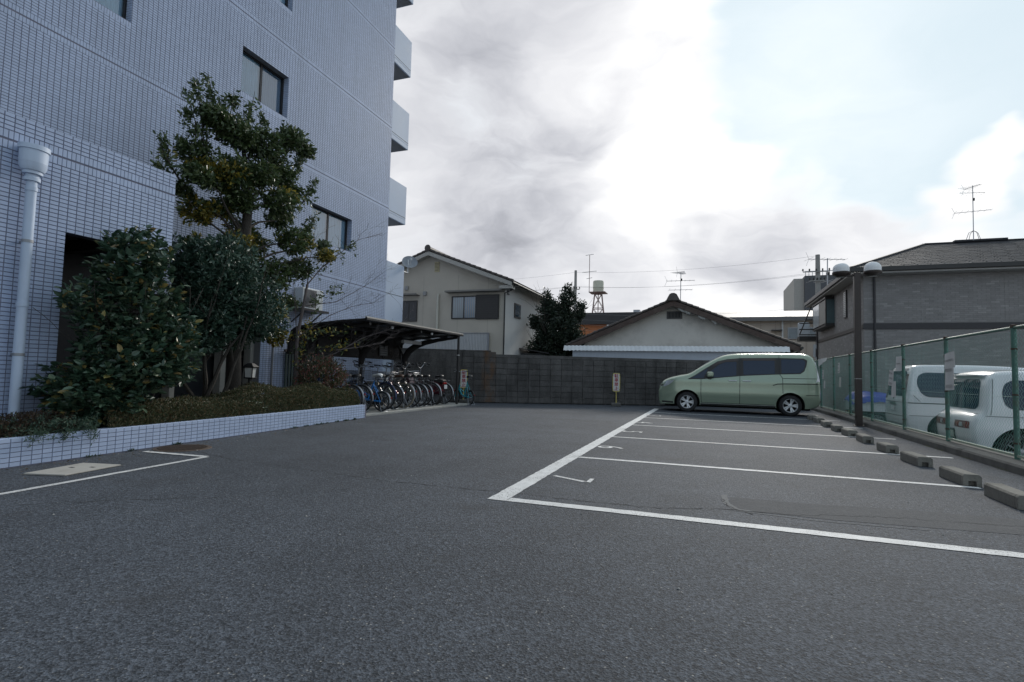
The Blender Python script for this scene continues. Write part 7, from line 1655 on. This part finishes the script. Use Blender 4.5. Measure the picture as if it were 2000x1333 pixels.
notice('small white paper near the far end of the fence, upper of a pair', 21.6, 1.30, .26, .3, 3)
notice('small paper low on the far end of the fence', 21.35, .95, .22, .26, 0)
notice('white paper left of the twin lamp post, upper of a pair', 19.1, 1.48, .26, .32, 3)
notice('paper left of the twin lamp post, lower of a pair', 18.95, 1.05, .24, .3, 0)
notice('paper just right of the lamp post, upper of two', 16.85, 1.45, .24, .36, 2)
notice('paper just right of the lamp post, lower of two', 16.8, .97, .22, .34, 0)
notice('wide white paper tied to a fence post above the white minivan', 13.45, 1.47, .36, .30, 1)
notice('tilted white paper with dark print by the minivan rear glass', 13.98, 1.17, .30, .34, 3, .12, True)
notice('plain paper with faded print in front of the minivan rear glass', 13.82, .93, .28, .34, 0)
notice('tilted white paper strip with one printed line above the hatchback', 10.88, 1.46, .40, .26, 1, -.10, True)
notice('large paper with two printed rows right of the post above the hatchback', 10.9, 1.17, .34, .40, 2, -.05, True)
bn = thing('plastic_sheet', 'crumpled white plastic sheet folded over the far end of the fence', 'sheet', (FX-.05, 21.7, 1.75)); mb = MB(); vs_ = []
for i in range(9):
    y = 20.9+1.6*i/8; vs_ += [(FX-.035+.01*sin(i*2), y, FT+.03), (FX-.06+.02*sin(i*1.7), y, FT-.05-.22*i/8+.015*sin(i*3))]
mb.add(vs_, [(2*i, 2*i+1, 2*i+3, 2*i+2) for i in range(8)]); mb.build('folds', mat('white plastic', (.66, .66, .65), .35), bn, smooth=True)
# ------------------------------------------------------------------ twin lamp post
lp = thing('lamp_post', 'brown twin armed lamp post with two white domed lamps by the fence', 'lamp post', (3.35, 15.27, 0)); brn = mat('dark brown steel', (.045, .034, .030), .45, metal=.2, var=.12)
PXc, PYc = 3.37, 15.27
mb = MB(); mb.box(PXc-.07, PXc+.07, PYc-.07, PYc+.07, 0, 3.74); mb.build('post', brn, lp, bevel=.008); mb = MB(); mb.box(PXc-.1, PXc+.1, PYc-.1, PYc+.1, 0, .02); mb.build('base_plate', brn, lp)
mb = MB(); mb.box(PXc-.0715, PXc+.0715, PYc-.0715, PYc+.0715, 1.14, 1.15); mb.build('band', fit, lp)
mb = MB(); mb.box(PXc-.25, PXc+.25, PYc-.03, PYc+.03, 3.655, 3.715); mb.build('arm', brn, lp, bevel=.006)
dome = mat('milky lamp dome', (.88, .88, .88), .6, var=.02, trans=.12)
for x in (PXc-.335, PXc+.335):
    mb = MB(); mb.lathe([(.0, 3.64), (.10, 3.64), (.125, 3.665), (.185, 3.70), (.195, 3.715), (.195, 3.765), (.182, 3.77)], 30, Matrix.Translation((x, PYc, 0))); l = mb.build('lamp', brn, lp, smooth=True)
    mb = MB(); mb.lathe([(.0, 3.636), (.1, 3.638)], 24, Matrix.Translation((x, PYc, 0))); mb.build('lens', mat('lamp lens', (.35, .34, .31), .4), l)
    mb = MB(); mb.lathe([(.18, 3.768), (.182, 3.84)]+[(.182*cos(a), 3.84+.155*sin(a)) for a in [pi/2*k/9 for k in range(1, 10)]]+[(0, 3.995)], 30, Matrix.Translation((x, PYc, 0))); mb.build('dome', dome, l, smooth=True)
# ------------------------------------------------------------------ concrete wheel stops
ws = mat('worn wheel stop', (.205, .195, .17), .92, var=.25, scale=9, bump=.7, bscale=70, dirt=(.075, .07, .06, .8), dscale=4)
stops = [(2.50, 5.98, 6.62), (2.50, 7.10, 7.70), (2.50, 8.45, 9.06), (2.50, 9.78, 10.22), (2.52, 11.12, 11.70), (2.52, 12.3, 12.8), (2.50, 13.35, 13.8), (2.50, 14.45, 15.0), (2.55, 15.7, 16.3), (2.55, 16.7, 17.25)]
wl = ['nearest concrete wheel stop at the frame edge below the fence', 'concrete wheel stop second from the camera along the fence', 'concrete wheel stop third from the camera beside the painted line', 'concrete wheel stop fourth from the camera', 'concrete wheel stop fifth from the camera, in line with the lamp post shadow side', 'concrete wheel stop just in front of the lamp post', 'concrete wheel stop beside the lamp post foot', 'concrete wheel stop just past the lamp post', 'concrete wheel stop between the farthest one and the one past the lamp post', 'farthest wheel stop beside the minivan rear wheel']
wl[4] = 'concrete wheel stop fifth from the camera'
for (x, y0, y1), lab in zip(stops, wl):
    t = thing('wheel_stop', lab, 'wheel stop', (x+.085, (y0+y1)/2, 0), random.gauss(0, .025), 'concrete wheel stops', local=True); l = (y1-y0)/2
    prof = [(-.085, 0), (-.085, .105), (-.07, .125), (.06, .125), (.085, .10), (.085, 0)]
    mb = MB(); M = Matrix(((1,0,0,0),(0,0,1,0),(0,1,0,0),(0,0,0,1)))
    # both ends carry a small drainage notch, so the block is built from a body and two notched end pieces
    mb.prism(prof, -l+.05, l-.05, M); 
    for a, b in ((-l, -l+.05), (l-.05, l)): mb.prism([(-.085, 0), (-.085, .105), (-.07, .125), (.06, .125), (.085, .10), (.085, 0), (.035, 0), (.035, .055), (-.035, .055), (-.035, 0)], a, b, M)
    o = mb.build('block', ws, t, bevel=.006); o.location.x = 0
# ------------------------------------------------------------------ no parking signs
yel = mat('yellow enamel', (.55, .45, .12), .5, var=.12, dirt=(.3, .2, .08, .4)); swh = mat('sign white', (.62, .62, .60), .5); sred = mat('sign red', (.34, .03, .045), .5)
def no_parking(label, x, y, rz):
    t = thing('no_parking_sign', label, 'sign', (x, y, 0), rz, 'no parking signs', local=True)
    M = Matrix(((1,0,0,0),(0,0,1,0),(0,1,0,0),(0,0,0,1)))
    mb = MB(); mb.prism(round_poly([(-.13, .52), (.13, .52), (.13, 1.17), (-.13, 1.17)], .06), -.012, .006, M); b = mb.build('board', yel, t)
    mb = MB(); mb.prism(round_poly([(-.105, .545), (.105, .545), (.105, 1.145), (-.105, 1.145)], .045), -.016, -.0125, M); mb.build('face', swh, b)
    for i, ch in enumerate('駐車禁止'):
        v, f = text_mesh(ch, .155, 0.0); mb = MB(); zc = 1.075-.148*i
        ys_ = [p[1] for p in v]; cy = (max(ys_)+min(ys_))/2; xs_ = [p[0] for p in v]; cx = (max(xs_)+min(xs_))/2; k = .135/max(max(xs_)-min(xs_), max(ys_)-min(ys_))
        for ox, oz in ((0, 0), (.004, .0), (0, .004), (-.004, -.002)): mb.add([((p[0]-cx)*k+ox, -.0175-abs(ox)*.05-abs(oz)*.07, (p[1]-cy)*k+zc+oz) for p in v], f)
        stuff(mb.build('letter', sred, b))
    for z in (.6, 1.1):
        for sx in (-.118, .118): mb = MB(); mb.box(sx-.01, sx+.01, -.02, -.0125, z-.012, z+.012); mb.build('clip', blkpl, b)
    mb = MB(); mb.tube([(0, .012, .12), (0, .012, .9)], .017, 8); mb.build('stem', yel, t, smooth=True)
    mb = MB(); mb.box(-.17, .17, -.14, .14, 0, .12); mb.build('foot', dkconc, t, bevel=.02)
no_parking('red lettered no parking sign standing against the block wall', -3.12, 19.35, .18)
no_parking('red lettered no parking sign beside the turquoise folding bicycle', -8.12, 17.35, .3)
# pebbles, leaves and grit lying about
pm = mat('pebble', (.3, .29, .27), .9, var=.3, rnd=.4); mb = MB(); r_ = random.Random(21)
for i in range(150):
    x, y = (r_.uniform(-6.4, 3.3), r_.uniform(2.2, 16)) if r_.random() < .7 else (r_.uniform(-7.0, -6.4), r_.uniform(3, 10))
    if x < -6.46-.09*(y-2)+.05: continue
    s_ = r_.uniform(.004, .011); a = r_.uniform(0, 3); mb.add([(x+s_*cos(a+k*1.57)*r_.uniform(.7, 1.3), y+s_*sin(a+k*1.57), .003) for k in range(4)]+[(x, y, .003+s_*.7)], [(0,1,4),(1,2,4),(2,3,4),(3,0,4)])
tag(stuff(mb.build('pebbles', pm)), 'tiny pale pebbles scattered over the asphalt', 'pebbles'); 
fl = leaf_mat('fallen leaf', [(0, (.10, .06, .03)), (.6, (.16, .11, .05)), (1, (.08, .06, .03))], rough=.8); n = 260
y = rng.uniform(3.2, 10, n); x = np.interp(y, [2.0, 10.2], [-6.46, -7.2])+np.abs(rng.normal(size=n))*.22+.02; P = np.c_[x, y, np.full(n, .008)]; A = rng.normal(size=(n, 3))*np.array([1, 1, .1]); V, F = leaves(P, A, .032, LEAF4, 2., .2); tag(np_obj('fallen_leaves', V, F, fl, None, 'stuff'), 'dry fallen leaves along the foot of the planter', 'leaves')
wd2 = thing('weed_tufts', 'small green weeds growing along the foot of the planter', 'weeds', (-6.7, 5, 0)); y = np.repeat(rng.choice(np.linspace(3.6, 10, 40), 16), 26); x = np.interp(y, [2.0, 10.2], [-6.46, -7.2])+.012+np.abs(rng.normal(size=len(y)))*.012; P = np.c_[x, y+rng.normal(size=len(y))*.035, np.full(len(y), .004)]; A = rng.normal(size=(len(y), 3))*.6+np.array([.2, 0, .8]); V, F = leaves(P, A, .035, LEAFN, .2, .8); np_obj('blades', V, F, ug, wd2, 'stuff')
for o in bpy.data.objects:
    if '_local' in o: del o['_local']
